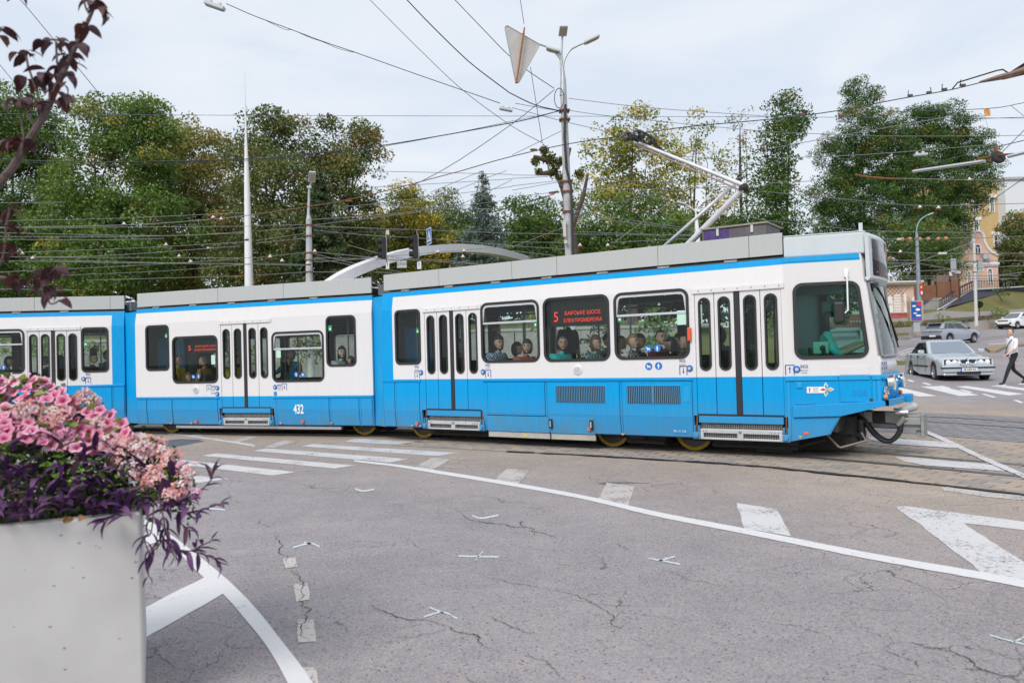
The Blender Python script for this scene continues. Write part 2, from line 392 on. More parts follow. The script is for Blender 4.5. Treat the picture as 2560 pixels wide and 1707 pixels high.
MPAV = [mat('sett %d' % i, c, .8, var=.22, vscale=9, bump=.25, bscale=60) for i, c in enumerate([(.37, .305, .255), (.31, .275, .25), (.41, .335, .27)])]
rows = [(-1.73 + .19 * k, .18) for k in range(6)] + [(-.42 + .21 * k, .2) for k in range(4)] + [(.58 + .2 * k, .19) for k in range(12)]
pv = []
for ri, (t0, w) in enumerate(rows):
    ln = offs(T1b, t0 + w / 2)
    st = (ri % 2) * 1 + rnd.random() * .3
    k = st
    while k + 2 < len(ln) - 1:
        i = int(k); p = ln[i].lerp(ln[i + 1], k - i); j = int(k + 2); q = ln[j].lerp(ln[j + 1], k + 2 - j)
        c = (p + q) / 2; d = q - p; pv.append((c.length, c.x, c.y, d.length * .955 - rnd.random() * .012, w, math.atan2(d.y, d.x))); k += 2
def inview(x, y): return y > 2 and -.66 < x / y < .66
pv.sort(); vis = [p for p in pv if inview(p[1], p[2]) and not (-.58 < p[1] / p[2] < .12)]
near = set(id(p) for p in vis[:300])
def pave_mesh(L, w):
    b = MB(); b.box((0, 0, 0), (L, w, .02), taper=1.0); b.v = [(x * (.975 if z > 0 else 1), y * (.95 if z > 0 else 1), z) for x, y, z in b.v]; return b
pm = []
for i in range(3):
    me = bpy.data.meshes.new('sett'); b = pave_mesh(1, 1); me.from_pydata(b.v, [], b.f); me.materials.append(MPAV[i]); pm.append(me)
rest = MB()
for p in pv:
    _, x, y, L_, w, a = p; z = terrain(x, y) + .002 + rnd.uniform(-.002, .002)
    if id(p) in near:
        o = link('sett', rnd.choice(pm), bed); o.location = (x, y, z); o.rotation_euler = (rnd.uniform(-.006, .006), rnd.uniform(-.006, .006), a + rnd.uniform(-.01, .01)); o.scale = (L_, w, 1)
    else:
        rest.box((x, y, z), (L_, w, .02), (0, 0, a), mi=rnd.randrange(3))
tag(rest.build('sett_paving', MPAV, bed), kind='stuff')
MRAIL = mat('rail steel', (.20, .20, .205), .32, .85, var=.3, vscale=6); MGRV = mat('rail groove', (.02, .02, .02), .8)
for C in (T1, T2):
    for t in (-.5, .5):
        ln = offs(C, t); rb = MB(); prof = [(-.075, .0), (-.075, .016), (-.02, .017), (-.016, .004), (.022, .004), (.026, .016), (.07, .015), (.07, 0)]
        for p_i in range(len(ln)):
            d = (ln[min(p_i + 1, len(ln) - 1)] - ln[max(p_i - 1, 0)]).normalized(); nrm = Vector((-d.y, d.x)); zz = terrain(ln[p_i].x, ln[p_i].y)
            rb.v += [(ln[p_i].x + nrm.x * a, ln[p_i].y + nrm.y * a, zz + z) for a, z in prof]
        for i in range(len(ln) - 1):
            for k in range(7): rb.f.append((i * 8 + k, i * 8 + k + 1, i * 8 + 9 + k, i * 8 + 8 + k)); rb.m.append(1 if k == 3 else 0)
        tag(rb.build('tram_rail', [MRAIL, MGRV]), kind='structure')
# tar seam along the setts
def wob(C, t, a, b): return [p + Vector((rnd.uniform(-a, a), rnd.uniform(-a, a))) for p in offs(C, t)]
MTAR = mat('tar', (.045, .042, .042), .7, var=.4, vscale=12, bump=.4, bscale=30)
ribbon('tar_seam', wob(T1b[14:], -1.72, .03, 0), wob(T1b[14:], -1.80, .04, 0), MTAR, .018, road)
_far = [gnd(*p) for p in ((2180, 876), (2240, 869), (2306, 864), (2370, 858), (2436, 852), (2500, 845), (2600, 834))]
_farl = catmull([(p.x, p.y) for p in _far], 8)
for dt in (0, 1.0):
    l2 = offs(_farl, dt); tag(ribbon('tram_rail', offs(l2, .05), offs(l2, -.05), MRAIL, .012), kind='structure')

# ------------------------------------------------------------------ road markings, each laid on the asphalt as its own sheet
def paint_material(name, col, holes):
    m = bpy.data.materials.new(name); m.use_nodes = True; t, N, Lk = nodes(m); b = N['Principled BSDF']; b.inputs['Roughness'].default_value = .7
    c = N.new('ShaderNodeTexCoord'); n = N.new('ShaderNodeTexNoise'); n.inputs['Scale'].default_value = 26; n.inputs['Detail'].default_value = 7; n.inputs['Roughness'].default_value = .75
    n2 = N.new('ShaderNodeTexNoise'); n2.inputs['Scale'].default_value = 2.4; n2.inputs['Detail'].default_value = 4
    mxx = N.new('ShaderNodeMath'); mxx.operation = 'MULTIPLY_ADD'; mxx.inputs[1].default_value = .45
    r = N.new('ShaderNodeValToRGB'); e = r.color_ramp.elements; e[0].position = holes; e[0].color = (.2, .19, .195, 1); e[1].position = holes + .07; e[1].color = (*col, 1)
    e2 = e.new(.95); e2.color = tuple(min(1, v * 1.08) for v in col) + (1,)
    Lk.new(c.outputs['Object'], n.inputs['Vector']); Lk.new(c.outputs['Object'], n2.inputs['Vector'])
    Lk.new(n2.outputs['Fac'], mxx.inputs[0]); Lk.new(n.outputs['Fac'], mxx.inputs[2]); Lk.new(mxx.outputs['Value'], r.inputs['Fac']); Lk.new(r.outputs['Color'], b.inputs['Base Color']); return m
PW = paint_material('road paint', (.58, .565, .57), .60); PWORN = paint_material('worn road paint', (.50, .46, .43), .63); PNEW = paint_material('fresh road paint', (.64, .63, .635), .53)
def wav(pts, closed=True, step=.12, amp=.006):   # slightly uneven edges
    out = []
    for i in range(len(pts) if closed else len(pts) - 1):
        a, b = pts[i], pts[(i + 1) % len(pts)]; n = max(1, int((b - a).length / step))
        for k in range(n):
            p = a.lerp(b, k / n); out.append(Vector((p.x + rnd.uniform(-amp, amp), p.y + rnd.uniform(-amp, amp), p.z)))
    if not closed: out.append(pts[-1])
    return out
def mark(name, px, m, dz=.004, par=None, amp=.006):
    P = wav([gnd(x, y) for x, y in px], amp=amp)
    bm = bmesh.new(); vv = [bm.verts.new((p.x, p.y, p.z + dz)) for p in P]; ed = [bm.edges.new((vv[i], vv[(i + 1) % len(vv)])) for i in range(len(vv))]
    bmesh.ops.triangle_fill(bm, use_beauty=True, edges=ed, normal=(0, 0, 1))
    me = bpy.data.meshes.new(name); bm.to_mesh(me); bm.free(); me.materials.append(m); return link(name, me, par or road)
def mline(name, px, wpx, m, dz=.004, par=None):   # px centre line with pixel widths measured vertically
    W_ = wpx if isinstance(wpx, list) else [wpx] * len(px)
    top = catmull([tuple(gnd(x, y - w / 2).xy) for (x, y), w in zip(px, W_)], 10); bot = catmull([tuple(gnd(x, y + w / 2).xy) for (x, y), w in zip(px, W_)], 10)
    j = lambda C: [p + Vector((rnd.uniform(-.005, .005), rnd.uniform(-.005, .005))) for p in C]
    return ribbon(name, j(top), j(bot), m, dz, par or road)
c6 = lambda a, b: (a / 2.704, 1127 + b / 2.704)
c7 = lambda a, b: (740 + a / 2.613, 1127 + b / 2.613)
c8 = lambda a, b: (1640 + a / 2.217, 1000 + b / 2.217)
c5 = lambda a, b: (1920 + a / 2.975, 600 + b / 2.975)
_o = [gnd(*c6(*p)).xy for p in ((700, 330), (930, 435), (1060, 505), (1200, 600), (1400, 755), (1590, 920), (1750, 1090), (1900, 1280), (2010, 1420), (2080, 1520), (2200, 1700))]
_i = [gnd(*c6(*p)).xy for p in ((700, 378), (930, 490), (1030, 545), (1110, 595), (1370, 850), (1510, 970), (1650, 1130), (1780, 1290), (1870, 1430), (1940, 1560), (2040, 1740))]
ribbon('edge_line', catmull(_o, 6), catmull(_i, 6), PNEW, .0045, road)
mark('hatch_bar', [c6(*p) for p in ((500, 1330), (940, 1080), (1388, 852), (1508, 968), (940, 1290), (500, 1510))], PNEW, .004)
mark('hatch_bar', [c6(*p) for p in ((600, 720), (930, 575), (1040, 540), (1108, 597), (930, 665), (600, 790))], PNEW, .004)
for q in ([(650, 1283), (678, 1280), (684, 1303), (655, 1305)], [(676, 1342), (706, 1340), (712, 1377), (680, 1382)], [(683, 1424), (722, 1422), (727, 1474), (685, 1477)], [(694, 1534), (728, 1533), (733, 1600), (700, 1602)]):
    mark('dash', [(x * 1.0884, y * 1.0884) for x, y in q], PWORN)
for q in ([(889, 1096), (861, 1104), (1215, 1124), (1257, 1116)], [(783, 1110), (753, 1115.5), (1094, 1140), (1146, 1132)], [(666, 1121), (633, 1127), (975, 1156), (1021, 1147)],
          [(541, 1133.5), (505, 1139), (836, 1171), (888, 1163.5)], [(430, 1147), (400, 1155), (683, 1189), (742, 1180)], [(330, 1175), (300, 1184), (500, 1207), (573, 1196.5)]):
    mark('zebra_stripe', q, PW)
mline('edge_line', [(421, 1084), (480, 1091), (560, 1102), (636, 1114)], [3, 4, 4, 5], PW, .005)
mline('edge_line', [(885, 1152), (990, 1164), (1080, 1178), (1263, 1208), (1452, 1242), (1640, 1285), (1861, 1328), (2168, 1389), (2456, 1440), (2600, 1468)], [4, 6, 8, 9, 10, 12, 14, 16, 19, 20], PNEW, .005)
for q in ([(890, 45), (1005, 58), (885, 131), (765, 113)], [(1380, 115), (1530, 130), (1440, 226), (1285, 203)], [(2030, 208), (2215, 233), (2170, 360), (1970, 322)]): mark('marking_bar', [c7(*p) for p in q], PWORN, .004)
mark('marking_bar', [c8(*p) for p in ((445, 570), (670, 605), (750, 755), (490, 712))], PW, .004)
mark('arrow_marking', [c8(*p) for p in ((1325, 590), (1400, 590), (2040, 675), (2250, 702), (2250, 745), (2040, 722), (1705, 683), (1880, 800), (2040, 895), (2200, 1000), (2250, 1050), (2040, 1012), (1810, 962), (1500, 718))], PW, .004, amp=.012)
o2_ = lambda a, b: (320 + a / 3.672, 780 + b / 3.672)
for q in ([(930, 1195), (1090, 1143), (1200, 1145), (1010, 1200)], [(1250, 1240), (1430, 1178), (1555, 1183), (1350, 1245)], [(560, 1135), (600, 1120), (700, 1130), (650, 1145)]): mark('marking_bar', [o2_(*p) for p in q], PWORN, .004)
mark('marking_bar', [c8(*p) for p in ((1575, 484), (1640, 479), (2040, 525), (2200, 545), (2200, 580), (2040, 557), (1800, 533), (1600, 503))], PWORN, .004)
mark('marking_bar', [c8(*p) for p in ((1325, 322), (1400, 322), (1860, 365), (1940, 402), (1480, 367), (1370, 345))], PW, .019)
mark('marking_bar', [c8(*p) for p in ((1170, 207), (1250, 212), (1640, 240), (1670, 272), (1320, 250), (1190, 225))], PW, .019)
mline('edge_line', [c8(1180, 62), c8(1300, 100), c8(1500, 182), c8(1640, 245), c8(1840, 340), c8(2040, 428), c8(2200, 505)], [4, 5, 9, 10, 11, 12, 13], PW, .021)
for q in ([(940, 1086), (1255, 1160), (1125, 1164), (920, 1124)], [(1135, 1090), (1275, 1086), (1570, 1154), (1430, 1161)], [(1395, 1090), (1480, 1085), (1904, 1145), (1790, 1156)], [(1650, 1085), (1740, 1080), (1960, 1109), (1930, 1122)]): mark('zebra_stripe', [c5(*p) for p in q], PNEW)
for a, b, c, d in ((1025, 1041, 1095, 1053), (1140, 1063, 1220, 1076), (1270, 1086, 1360, 1102), (1420, 1114, 1525, 1133), (1585, 1147, 1700, 1169), (1820, 1191, 1904, 1209), (940, 1020, 980, 1030)):
    mark('dash', [c5(a, b - 1), c5(a + 30, b - 3), c5(c, d - 1), c5(c - 25, d + 4)], PNEW, amp=.003)
for ln_ in ([(1180, 790), (1040, 815), (960, 845), (948, 868), (985, 900), (1085, 935)], [(1075, 826), (980, 851), (1085, 852)], [(1860, 756), (1740, 770), (1640, 775)]): mline('lane_line', [c5(*p) for p in ln_], 1.8, PW, .006)
MSPRAY = mat('spray paint', (.58, .64, .68), .7, var=.35, vscale=40)
for st in ([c7(835, 1085), c7(960, 1055), c7(1055, 1098)], [c7(872, 1024), c7(965, 1058)], [c7(1065, 688), c7(1200, 691), c7(1325, 693)], [c7(1222, 655), c7(1168, 722)], [c7(1152, 424), c7(1215, 440), c7(1325, 420)], [c7(390, 250), c7(440, 262), c7(512, 252)],
           [c7(-20, 632), c7(90, 605), c7(158, 627)], [c7(52, 597), c7(105, 610)], [c8(-40, 878), c8(0, 884), c8(135, 911)], [c8(15, 892), c8(105, 867)], [c8(1850, 1305), c8(2000, 1345), c8(2060, 1358)], [c8(1985, 1340), c8(2050, 1312)], (lambda a: [(a[0] * 1.0884, a[1] * 1.0884), (a[0] * 1.0884 + 40, a[1] * 1.0884 + 3)])((480, 1168))):
    mline('spray_mark', st, 4.0, MSPRAY, .004)
# cracks: thin jagged dark seams
MCRK = mat('crack', (.05, .047, .05), .95)
def crack(px, w, seed):
    r = random.Random(seed); P = [gnd(*p).xy for p in px]
    for _ in range(4):
        Q = [P[0]]
        for a, b in zip(P, P[1:]):
            m_ = (a + b) / 2; d = b - a; m_ = m_ + Vector((-d.y, d.x)) * r.uniform(-.16, .16); Q += [m_, b]
        P = Q
    n = len(P); lf = []; rt_ = []
    for i, p in enumerate(P):
        d = (P[min(i + 1, n - 1)] - P[max(i - 1, 0)]).normalized(); nn = Vector((-d.y, d.x)); ww = w * r.uniform(.2, 1.3) * (1 - abs(2 * i / (n - 1) - 1) ** 3 * .9)
        lf.append(p + nn * ww / 2); rt_.append(p - nn * ww / 2)
    ribbon('crack', lf, rt_, MCRK, .0055, road)
CR = [(c7, [(0, 215), (130, 245), (330, 250)], 14), (c7, [(930, 265), (1200, 295), (1340, 330), (1550, 350), (1610, 335)], 10), (c7, [(1325, 310), (1340, 345)], 12), (c7, [(1060, 400), (1200, 460), (1400, 495), (1520, 500), (1560, 560)], 22), (c7, [(1450, 470), (1480, 462), (1520, 505)], 20), (c7, [(1520, 520), (1640, 550), (1700, 570)], 16), (c7, [(1090, 480), (1250, 465), (1420, 500)], 12),
      (c7, [(500, 1000), (600, 1060), (830, 1105), (980, 1140)], 16), (c7, [(980, 1140), (1090, 1190), (1200, 1220), (1240, 1290)], 18), (c7, [(1250, 1075), (1350, 1120), (1480, 1180), (1580, 1195)], 12), (c7, [(1250, 830), (1450, 870), (1620, 900)], 11), (c7, [(1620, 900), (1820, 940), (1980, 1020), (2060, 1130), (2180, 1185)], 12), (c7, [(2080, 600), (2180, 650)], 12), (c7, [(2000, 690), (2025, 740), (1990, 775), (2065, 755)], 11),
      (c7, [(0, 740), (30, 830), (40, 900), (20, 980), (60, 1100), (40, 1180), (90, 1250)], 14), (c7, [(640, 1225), (760, 1220), (980, 1145)], 9), (c8, [(1240, 1375), (1440, 1450), (1455, 1490)], 12), (c8, [(1400, 1340), (1500, 1372), (1640, 1395), (1770, 1480), (1930, 1530), (2060, 1570)], 18), (c8, [(1700, 1490), (1800, 1495)], 16), (c8, [(1640, 1395), (1625, 1370)], 10), (c8, [(30, 945), (150, 990), (400, 1040)], 8), (c8, [(550, 1220), (800, 1250), (1000, 1340)], 7), (c8, [(1980, 610), (2010, 590), (2040, 625)], 9), (c7, [(650, 350), (700, 380), (640, 395)], 10), (c7, [(2050, 1020), (2300, 1010)], 7), (c7, [(1080, 1460), (1170, 1516), (1230, 1560)], 8), (c7, [(1470, 1310), (1700, 1440), (1760, 1500)], 8),
      (c6, [(1450, 270), (1600, 340), (1620, 360)], 10), (c6, [(1780, 460), (1840, 520)], 11), (c6, [(1870, 570), (1900, 650), (1890, 700), (1950, 760)], 16), (c7, [(450, 0 + 130), (620, 140), (640, 120)], 8), (c7, [(100, 190), (200, 180)], 7)]
for k, (f, pts, w) in enumerate(CR): crack([f(*p) for p in pts], w * .6 / 1000, k)
mark('tar_patch', [o2_(*p) for p in ((330, 1180), (480, 1165), (640, 1168), (700, 1185), (560, 1215), (430, 1240), (350, 1235))], mat('damp patch', (.12, .12, .135), .5, var=.35, vscale=5), .003, amp=.03)
# ------------------------------------------------------------------ the tram
def carpaint(name, col, rough=.28, streak=.10):
    m = bpy.data.materials.new(name); m.use_nodes = True; t, N, Lk = nodes(m); b = N['Principled BSDF']
    b.inputs['Roughness'].default_value = rough; b.inputs['Specular IOR Level'].default_value = .2; b.inputs['Coat Weight'].default_value = .08; b.inputs['Coat Roughness'].default_value = .1
    c = N.new('ShaderNodeTexCoord'); mp2 = N.new('ShaderNodeMapping'); mp2.inputs['Scale'].default_value = (5, 5, .5)
    n = N.new('ShaderNodeTexNoise'); n.inputs['Scale'].default_value = 3; n.inputs['Detail'].default_value = 6; n.inputs['Roughness'].default_value = .7
    r = N.new('ShaderNodeValToRGB'); e = r.color_ramp.elements; e[0].position = .28; e[1].position = .66
    e[0].color = (*[v * (1 - streak) * k for v, k in zip(col, (1, .985, .95))], 1); e[1].color = (*col, 1)
    Lk.new(c.outputs['Object'], mp2.inputs['Vector']); Lk.new(mp2.outputs['Vector'], n.inputs['Vector']); Lk.new(n.outputs['Fac'], r.inputs['Fac'])
    sx = N.new('ShaderNodeSeparateXYZ'); mr = N.new('ShaderNodeMapRange'); mr.inputs['From Min'].default_value = .95; mr.inputs['From Max'].default_value = .2; mr.inputs['To Max'].default_value = .85
    n3 = N.new('ShaderNodeTexNoise'); n3.inputs['Scale'].default_value = 3.5; n3.inputs['Detail'].default_value = 6; ml = N.new('ShaderNodeMath'); ml.operation = 'MULTIPLY'; gm = N.new('ShaderNodeMix'); gm.data_type = 'RGBA'; gm.inputs['B'].default_value = (.16, .15, .13, 1)
    Lk.new(c.outputs['Object'], sx.inputs['Vector']); Lk.new(sx.outputs['Z'], mr.inputs['Value']); Lk.new(c.outputs['Object'], n3.inputs['Vector']); Lk.new(mr.outputs['Result'], ml.inputs[0]); Lk.new(n3.outputs['Fac'], ml.inputs[1]); Lk.new(ml.outputs['Value'], gm.inputs['Factor']); Lk.new(r.outputs['Color'], gm.inputs['A']); Lk.new(gm.outputs['Result'], b.inputs['Base Color'])
    n2 = N.new('ShaderNodeTexNoise'); n2.inputs['Scale'].default_value = 1.6; bu = N.new('ShaderNodeBump'); bu.inputs['Strength'].default_value = .05; bu.inputs['Distance'].default_value = .05
    Lk.new(c.outputs['Object'], n2.inputs['Vector']); Lk.new(n2.outputs['Fac'], bu.inputs['Height']); Lk.new(bu.outputs['Normal'], b.inputs['Normal']); return m
WHITE = carpaint('white tram paint', (.71, .70, .715), .3, .03); BLUE = carpaint('blue tram paint', (.0005, .325, .72), .42, .08); GAPB = mat('panel gap blue', (.003, .05, .14), .7); LBLUE = carpaint('light blue tram paint', (.02, .35, .71), .36, .1)
GREYC = carpaint('grey cowl paint', (.46, .48, .48), .45, .035); GREYL = carpaint('pale grey paint', (.58, .63, .66), .4, .05)
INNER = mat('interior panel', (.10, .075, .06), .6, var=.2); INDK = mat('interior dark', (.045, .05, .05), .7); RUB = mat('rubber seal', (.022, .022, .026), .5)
ALU = mat('aluminium', (.68, .68, .70), .35, .6, var=.1, vscale=8); STEEL = mat('grey steel', (.34, .35, .34), .45, .35, var=.25, vscale=10); DKM = mat('dark underframe', (.03, .028, .026), .75, .1, var=.4, vscale=8)
GLS = glass('tinted window glass', (.87, .94, .90)); GLD = glass('door glass', (.78, .89, .84)); GCAB = glass('green cab glass', (.52, .84, .77)); GWS = glass('windscreen glass', (.55, .75, .68), refl=1.5)
RUST = mat('rusty steel', (.23, .09, .045), .85, .1, var=.5, vscale=14, bump=.4); WHT = mat('plain white', (.82, .82, .82), .5); DBL = mat('sign blue', (.01, .16, .52), .45); NAVY = mat('navy print', (.03, .06, .25), .5)
tram = empty('tram', label='blue and white articulated tram of three sections turning along the cobbled rails', cat='tram'); tram.matrix_basis = FA
FAi = FA.inverted()
def prof(y, z):
    if z > 2.62: y += (z - 2.62) * .16
    if z < .60: y += (.60 - z) * .12
    return y
def hit(F, px, py, depth=0.0):         # where the line of sight meets the plane at that depth inside a section
    d = ray(px, py); Fi = F.inverted(); o = Fi @ CAMPOS; dd = Fi.to_3x3() @ d; t = (depth - o.y) / dd.y; p = o + dd * t; return p.x, p.z
def apply_prof(b):                     # b: MB
    b.v = [(x, prof(y, z) if y < 1.1 else 2.2 - prof(2.2 - y, z), z) for x, y, z in b.v]; return b
def wall(name, F, outer, holes, waist, blue_x, far=False, mapping=None):
    bm = sheet(outer, holes, .05, cuts=[waist, 2.62, 2.88, .60], vcuts=[b for a in blue_x for b in a])
    for f in bm.faces:
        c = f.calc_center_median(); inner = min(v.co.y for v in f.verts) > .049
        bl = c.z < waist or c.z > 2.88 or any(a < c.x < b for a, b in blue_x)
        f.material_index = 2 if inner else (1 if bl else 0)
    for v in bm.verts:
        if mapping: v.co = Vector(mapping(v.co.x, v.co.y, v.co.z)); y = v.co.y
        y = prof(v.co.y, v.co.z) if not mapping else v.co.y
        v.co.y = (2.2 - y) if far else y
    bmesh.ops.recalc_face_normals(bm, faces=bm.faces)
    me = bpy.data.meshes.new(name); bm.to_mesh(me); bm.free()
    for m in (WHITE, BLUE, INNER): me.materials.append(m)
    o = link(name, me, tram); o.matrix_basis = FAi @ F; return o
def part(b, name, m, F=FA, parent=None, smooth=False, bevel=0.0, profile=False):
    if profile: apply_prof(b)
    return b.build(name, m, parent or tram, smooth, None if parent else FAi @ F, bevel=bevel)
def window(F, x0, x1, z0, z1, r=.13, slider=False, far=False, glassm=None):
    o_ = rrect(x0, x1, z0, z1, r); i_ = inset(o_, .045); b = MB(); s = -1 if far else 1; Y = (lambda y: 2.2 - y) if far else (lambda y: y)
    b.add(*ring(o_, i_, Y(-.014), Y(.06))); w = part(b, 'window', RUB, F)
    p = MB(); p.poly([(a, Y(.012), c) for a, c in i_]); p.build('pane', glassm or GLS, w, fix=False)
    if slider:
        zs = z1 - (z1 - z0) * .36; ii = inset(o_, .05); top = [q for q in ii if q[1] > zs] ; top = sorted([q for q in top if q[0] > (x0 + x1) / 2], key=lambda q: q[1]) + sorted([q for q in top if q[0] <= (x0 + x1) / 2], key=lambda q: -q[1])
        lp = [(x1 - .05, zs)] + top + [(x0 + .05, zs)]; b2 = MB(); b2.add(*ring(lp, inset(lp, .036), Y(-.004), Y(.03))); b2.build('sliding_frame', ALU, w)
        b3 = MB()
        for k in (.12, .3, .7, .88): b3.box((x0 + (x1 - x0) * k, Y(-.006), z1 - .085), (.018, .012, .018))
        tag(b3.build('catch', ALU, w), kind='stuff')
    return w
def door(F, x0, x1, z0, z1, waist, ov=(1.335, 2.46), far=False):
    W_ = x1 - x0; sw = .085; lw = (W_ - sw) / 4; Y = (lambda y: 2.2 - y) if far else (lambda y: y)
    d = part(MB().b2((x0 + 2 * lw, Y(.0), z0), (x0 + 2 * lw + sw, Y(.05), z1)), 'door', RUB, F)
    for k in range(4):
        a = x0 + k * lw + (sw if k > 1 else 0); bm = sheet([(a + .006, z0), (a + lw - .006, z0), (a + lw - .006, z1), (a + .006, z1)], [rrect(a + lw / 2 - .093, a + lw / 2 + .093, ov[0], ov[1], .092)], .035, cuts=[waist])
        for f in bm.faces:
            f.material_index = 1 if f.calc_center_median().z < waist else 0
        for v in bm.verts: v.co.y = Y(v.co.y + .008)
        bmesh.ops.recalc_face_normals(bm, faces=bm.faces); me = bpy.data.meshes.new('door_leaf'); bm.to_mesh(me); bm.free(); me.materials.append(WHITE); me.materials.append(BLUE)
        link('door_leaf', me, d)
        o_ = rrect(a + lw / 2 - .098, a + lw / 2 + .098, ov[0] - .005, ov[1] + .005, .097, 7); i_ = inset(o_, .028); b = MB(); b.add(*ring(o_, i_, Y(-.008), Y(.04))); b.build('oval_seal', RUB, d)
        p = MB(); p.poly([(q[0], Y(.02), q[1]) for q in i_]); p.build('pane', GLD, d, fix=False)
    if not far:
        h = part(MB().b2((x0 - .03, -.022, z1 - .005), (x1 + .05, .03, z1 + .075)), 'door_header', WHITE, F, bevel=.006)
        rv = MB()
        for k in range(7): rv.box((x0 + .08 + k * (W_ - .1) / 6, -.024, z1 + .035), (.014, .006, .014))
        tag(rv.build('rivet', DKM, h), kind='stuff'); part(MB().b2((x0, -.002, z0 - .028), (x1, .05, z0 - .004)), 'door_sill', RUB, F)
def stepbox(F, x0, x1, z0=.28, z1=.63):
    part(MB().b2((x0 + .02, -.006, z1 - .105), (x1 - .02, .05, z1)), 'step_board', BLUE, F, bevel=.006)
    g = part(MB().b2((x0 + .03, .075, z0), (x1 - .03, .10, z1 - .105)), 'step_grille', DKM, F); mb = MB(); n = int((x1 - x0 - .1) / .034)
    for k in range(n + 1): mb.box((x0 + .05 + k * .034, .045, (z0 + z1 - .1) / 2), (.007, .012, z1 - .1 - z0 - .02))
    for k in range(9): mb.box(((x0 + x1) / 2, .045, z0 + .015 + k * .028), (x1 - x0 - .09, .012, .007))
    mb.build('mesh_bars', STEEL, g)
    zm = z0 + .09; b = MB(); b.b2((x0 + .04, -.012, zm), (x1 - .04, .04, zm + .062)); b.b2(((x0 + x1) / 2 - .045, -.016, z0 - .01), ((x0 + x1) / 2 + .045, .04, zm + .06)); b.b2((x0 + .04, -.008, z0 - .01), (x1 - .04, .04, z0 + .02))
    for q in (x0 + .06, x1 - .06): b.b2((q - .03, -.01, z0), (q + .03, .03, zm))
    bar = part(b, 'step_bar', ALU, F, bevel=.004); kb = MB()
    for q in (x0 + .09, x0 + .14, x1 - .2, x1 - .15, x1 - .1): kb.box((q, -.016, zm + .03), (.018, .01, .018))
    kb.ball(((x0 + x1) / 2, -.02, zm + .03), .026, 6); tag(kb.build('bolt', STEEL, bar), kind='stuff')
    for q, s in ((x0 - .015, -1), (x1 + .015, 1)):
        b = MB(); b.b2((q - .055, -.03, z0 - .01), (q + .055, .09, z0 + .10)); b.b2((q - .045, -.02, z0 + .1), (q - .02, .06, z0 + .2)); b.b2((q + .02, -.02, z0 + .1), (q + .045, .06, z0 + .2)); b.tube([(q, -.035, z0 + .05), (q, -.06, z0 + .05)], .04, 10)
        br = part(b, 'step_bracket', LBLUE, F, bevel=.008); MB().tube([(q, .0, z0 + .1), (q, .02, z1)], .012, 8).build('piston', RUST, br)
def panel(F, x0, x1, z0, z1, m=None, name='skirt_panel', proud=.010):
    zs = [z0] + [z for z in (.60,) if z0 < z < z1] + [z1]; b = MB()
    for a, c in zip(zs, zs[1:]): b.b2((x0, -proud, a), (x1, .02, c))
    o = part(b, name, m or BLUE, F, profile=True, bevel=.005); g = MB()
    for a, c in zip(zs, zs[1:]): g.b2((x0 - .008, -proud * .35, a - (.008 if a == z0 else 0)), (x1 + .008, .018, c + (.008 if c == z1 else 0)))
    apply_prof(g); g.build('panel_gap', GAPB, o); return o
def strip(F, x0, x1, z, m=None):       # waist rail with a bead
    b = MB(); b.b2((x0, -.022, z - .055), (x1, .02, z)); b.b2((x0 + .02, -.030, z - .035), (x1 - .02, -.02, z - .022)); return part(b, 'waist_rail', m or BLUE, F, bevel=.006)
def cowl(F, cuts, z0=3.03, z1=3.355):
    for a, b in zip(cuts, cuts[1:]):
        for far in (0, 1):
            Y = (lambda y: 2.2 - y) if far else (lambda y: y)
            part(MB().b2((a + .003, Y(.075), z0), (b - .003, Y(.11), z1)), 'roof_panel', GREYC, F, bevel=.006)
    x0, x1 = cuts[0], cuts[-1]; part(MB().b2((x0 + .05, .2, z0), (x1 - .05, 2.0, z0 + .12)), 'roof_deck', DKM, F)
    k = MB(); n = int((x1 - x0) / 1.1)
    for i in range(n): k.box((x0 + .6 + i * 1.1, .07, 2.995), (.2, .05, .03))
    part(k, 'cowl_bracket', STEEL, F)
def roof(F, x0, x1):
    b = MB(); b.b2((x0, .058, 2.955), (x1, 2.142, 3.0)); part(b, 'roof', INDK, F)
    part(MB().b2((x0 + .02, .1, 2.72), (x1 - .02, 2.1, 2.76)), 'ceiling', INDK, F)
def under(F, x0, x1):
    b = MB(); b.b2((x0, .72, .10), (x1, 2.08, .62)).b2((x0, .2, .42), (x1, .72, .62)); part(b, 'underframe', DKM, F)  # box reaches low and wide, shaped to block light beneath the tram
WX = {}
def wheel(F, px, py):
    x, _ = hit(F, px, py, .6); WX.setdefault(id(F), []).append(x)
    for y in (.6, 1.6):
        w = part(MB().lathe([(.0, -.05), (.29, -.05), (.31, -.06), (.33, -.06), (.33, .05), (.1, .05), (0, .05)], 28, (x, y, .345), Matrix.Rotation(math.pi / 2, 3, 'X')), 'wheel', mat('wheel steel', (.09, .085, .08), .5, .5), F, smooth=True)
        yy = y - .065 if y < 1 else y + .065
        MB().lathe([(.272, -.008), (.325, -.008), (.325, .008), (.272, .008), (.272, -.008)], 28, (x, yy, .345), Matrix.Rotation(math.pi / 2, 3, 'X'), cap=False).build('wheel_rim', mat('yellow rim', (.50, .31, .008), .6, var=.3, vscale=10), w, True)
    b = MB(); b.b2((x - .55, .42, .25), (x + .55, .52, .42)); b.b2((x - .12, .38, .2), (x + .12, .5, .5)); b.tube([(x - .5, .4, .3), (x + .4, .38, .22)], .035, 8)
    part(b, 'bogie_frame', DKM, F)

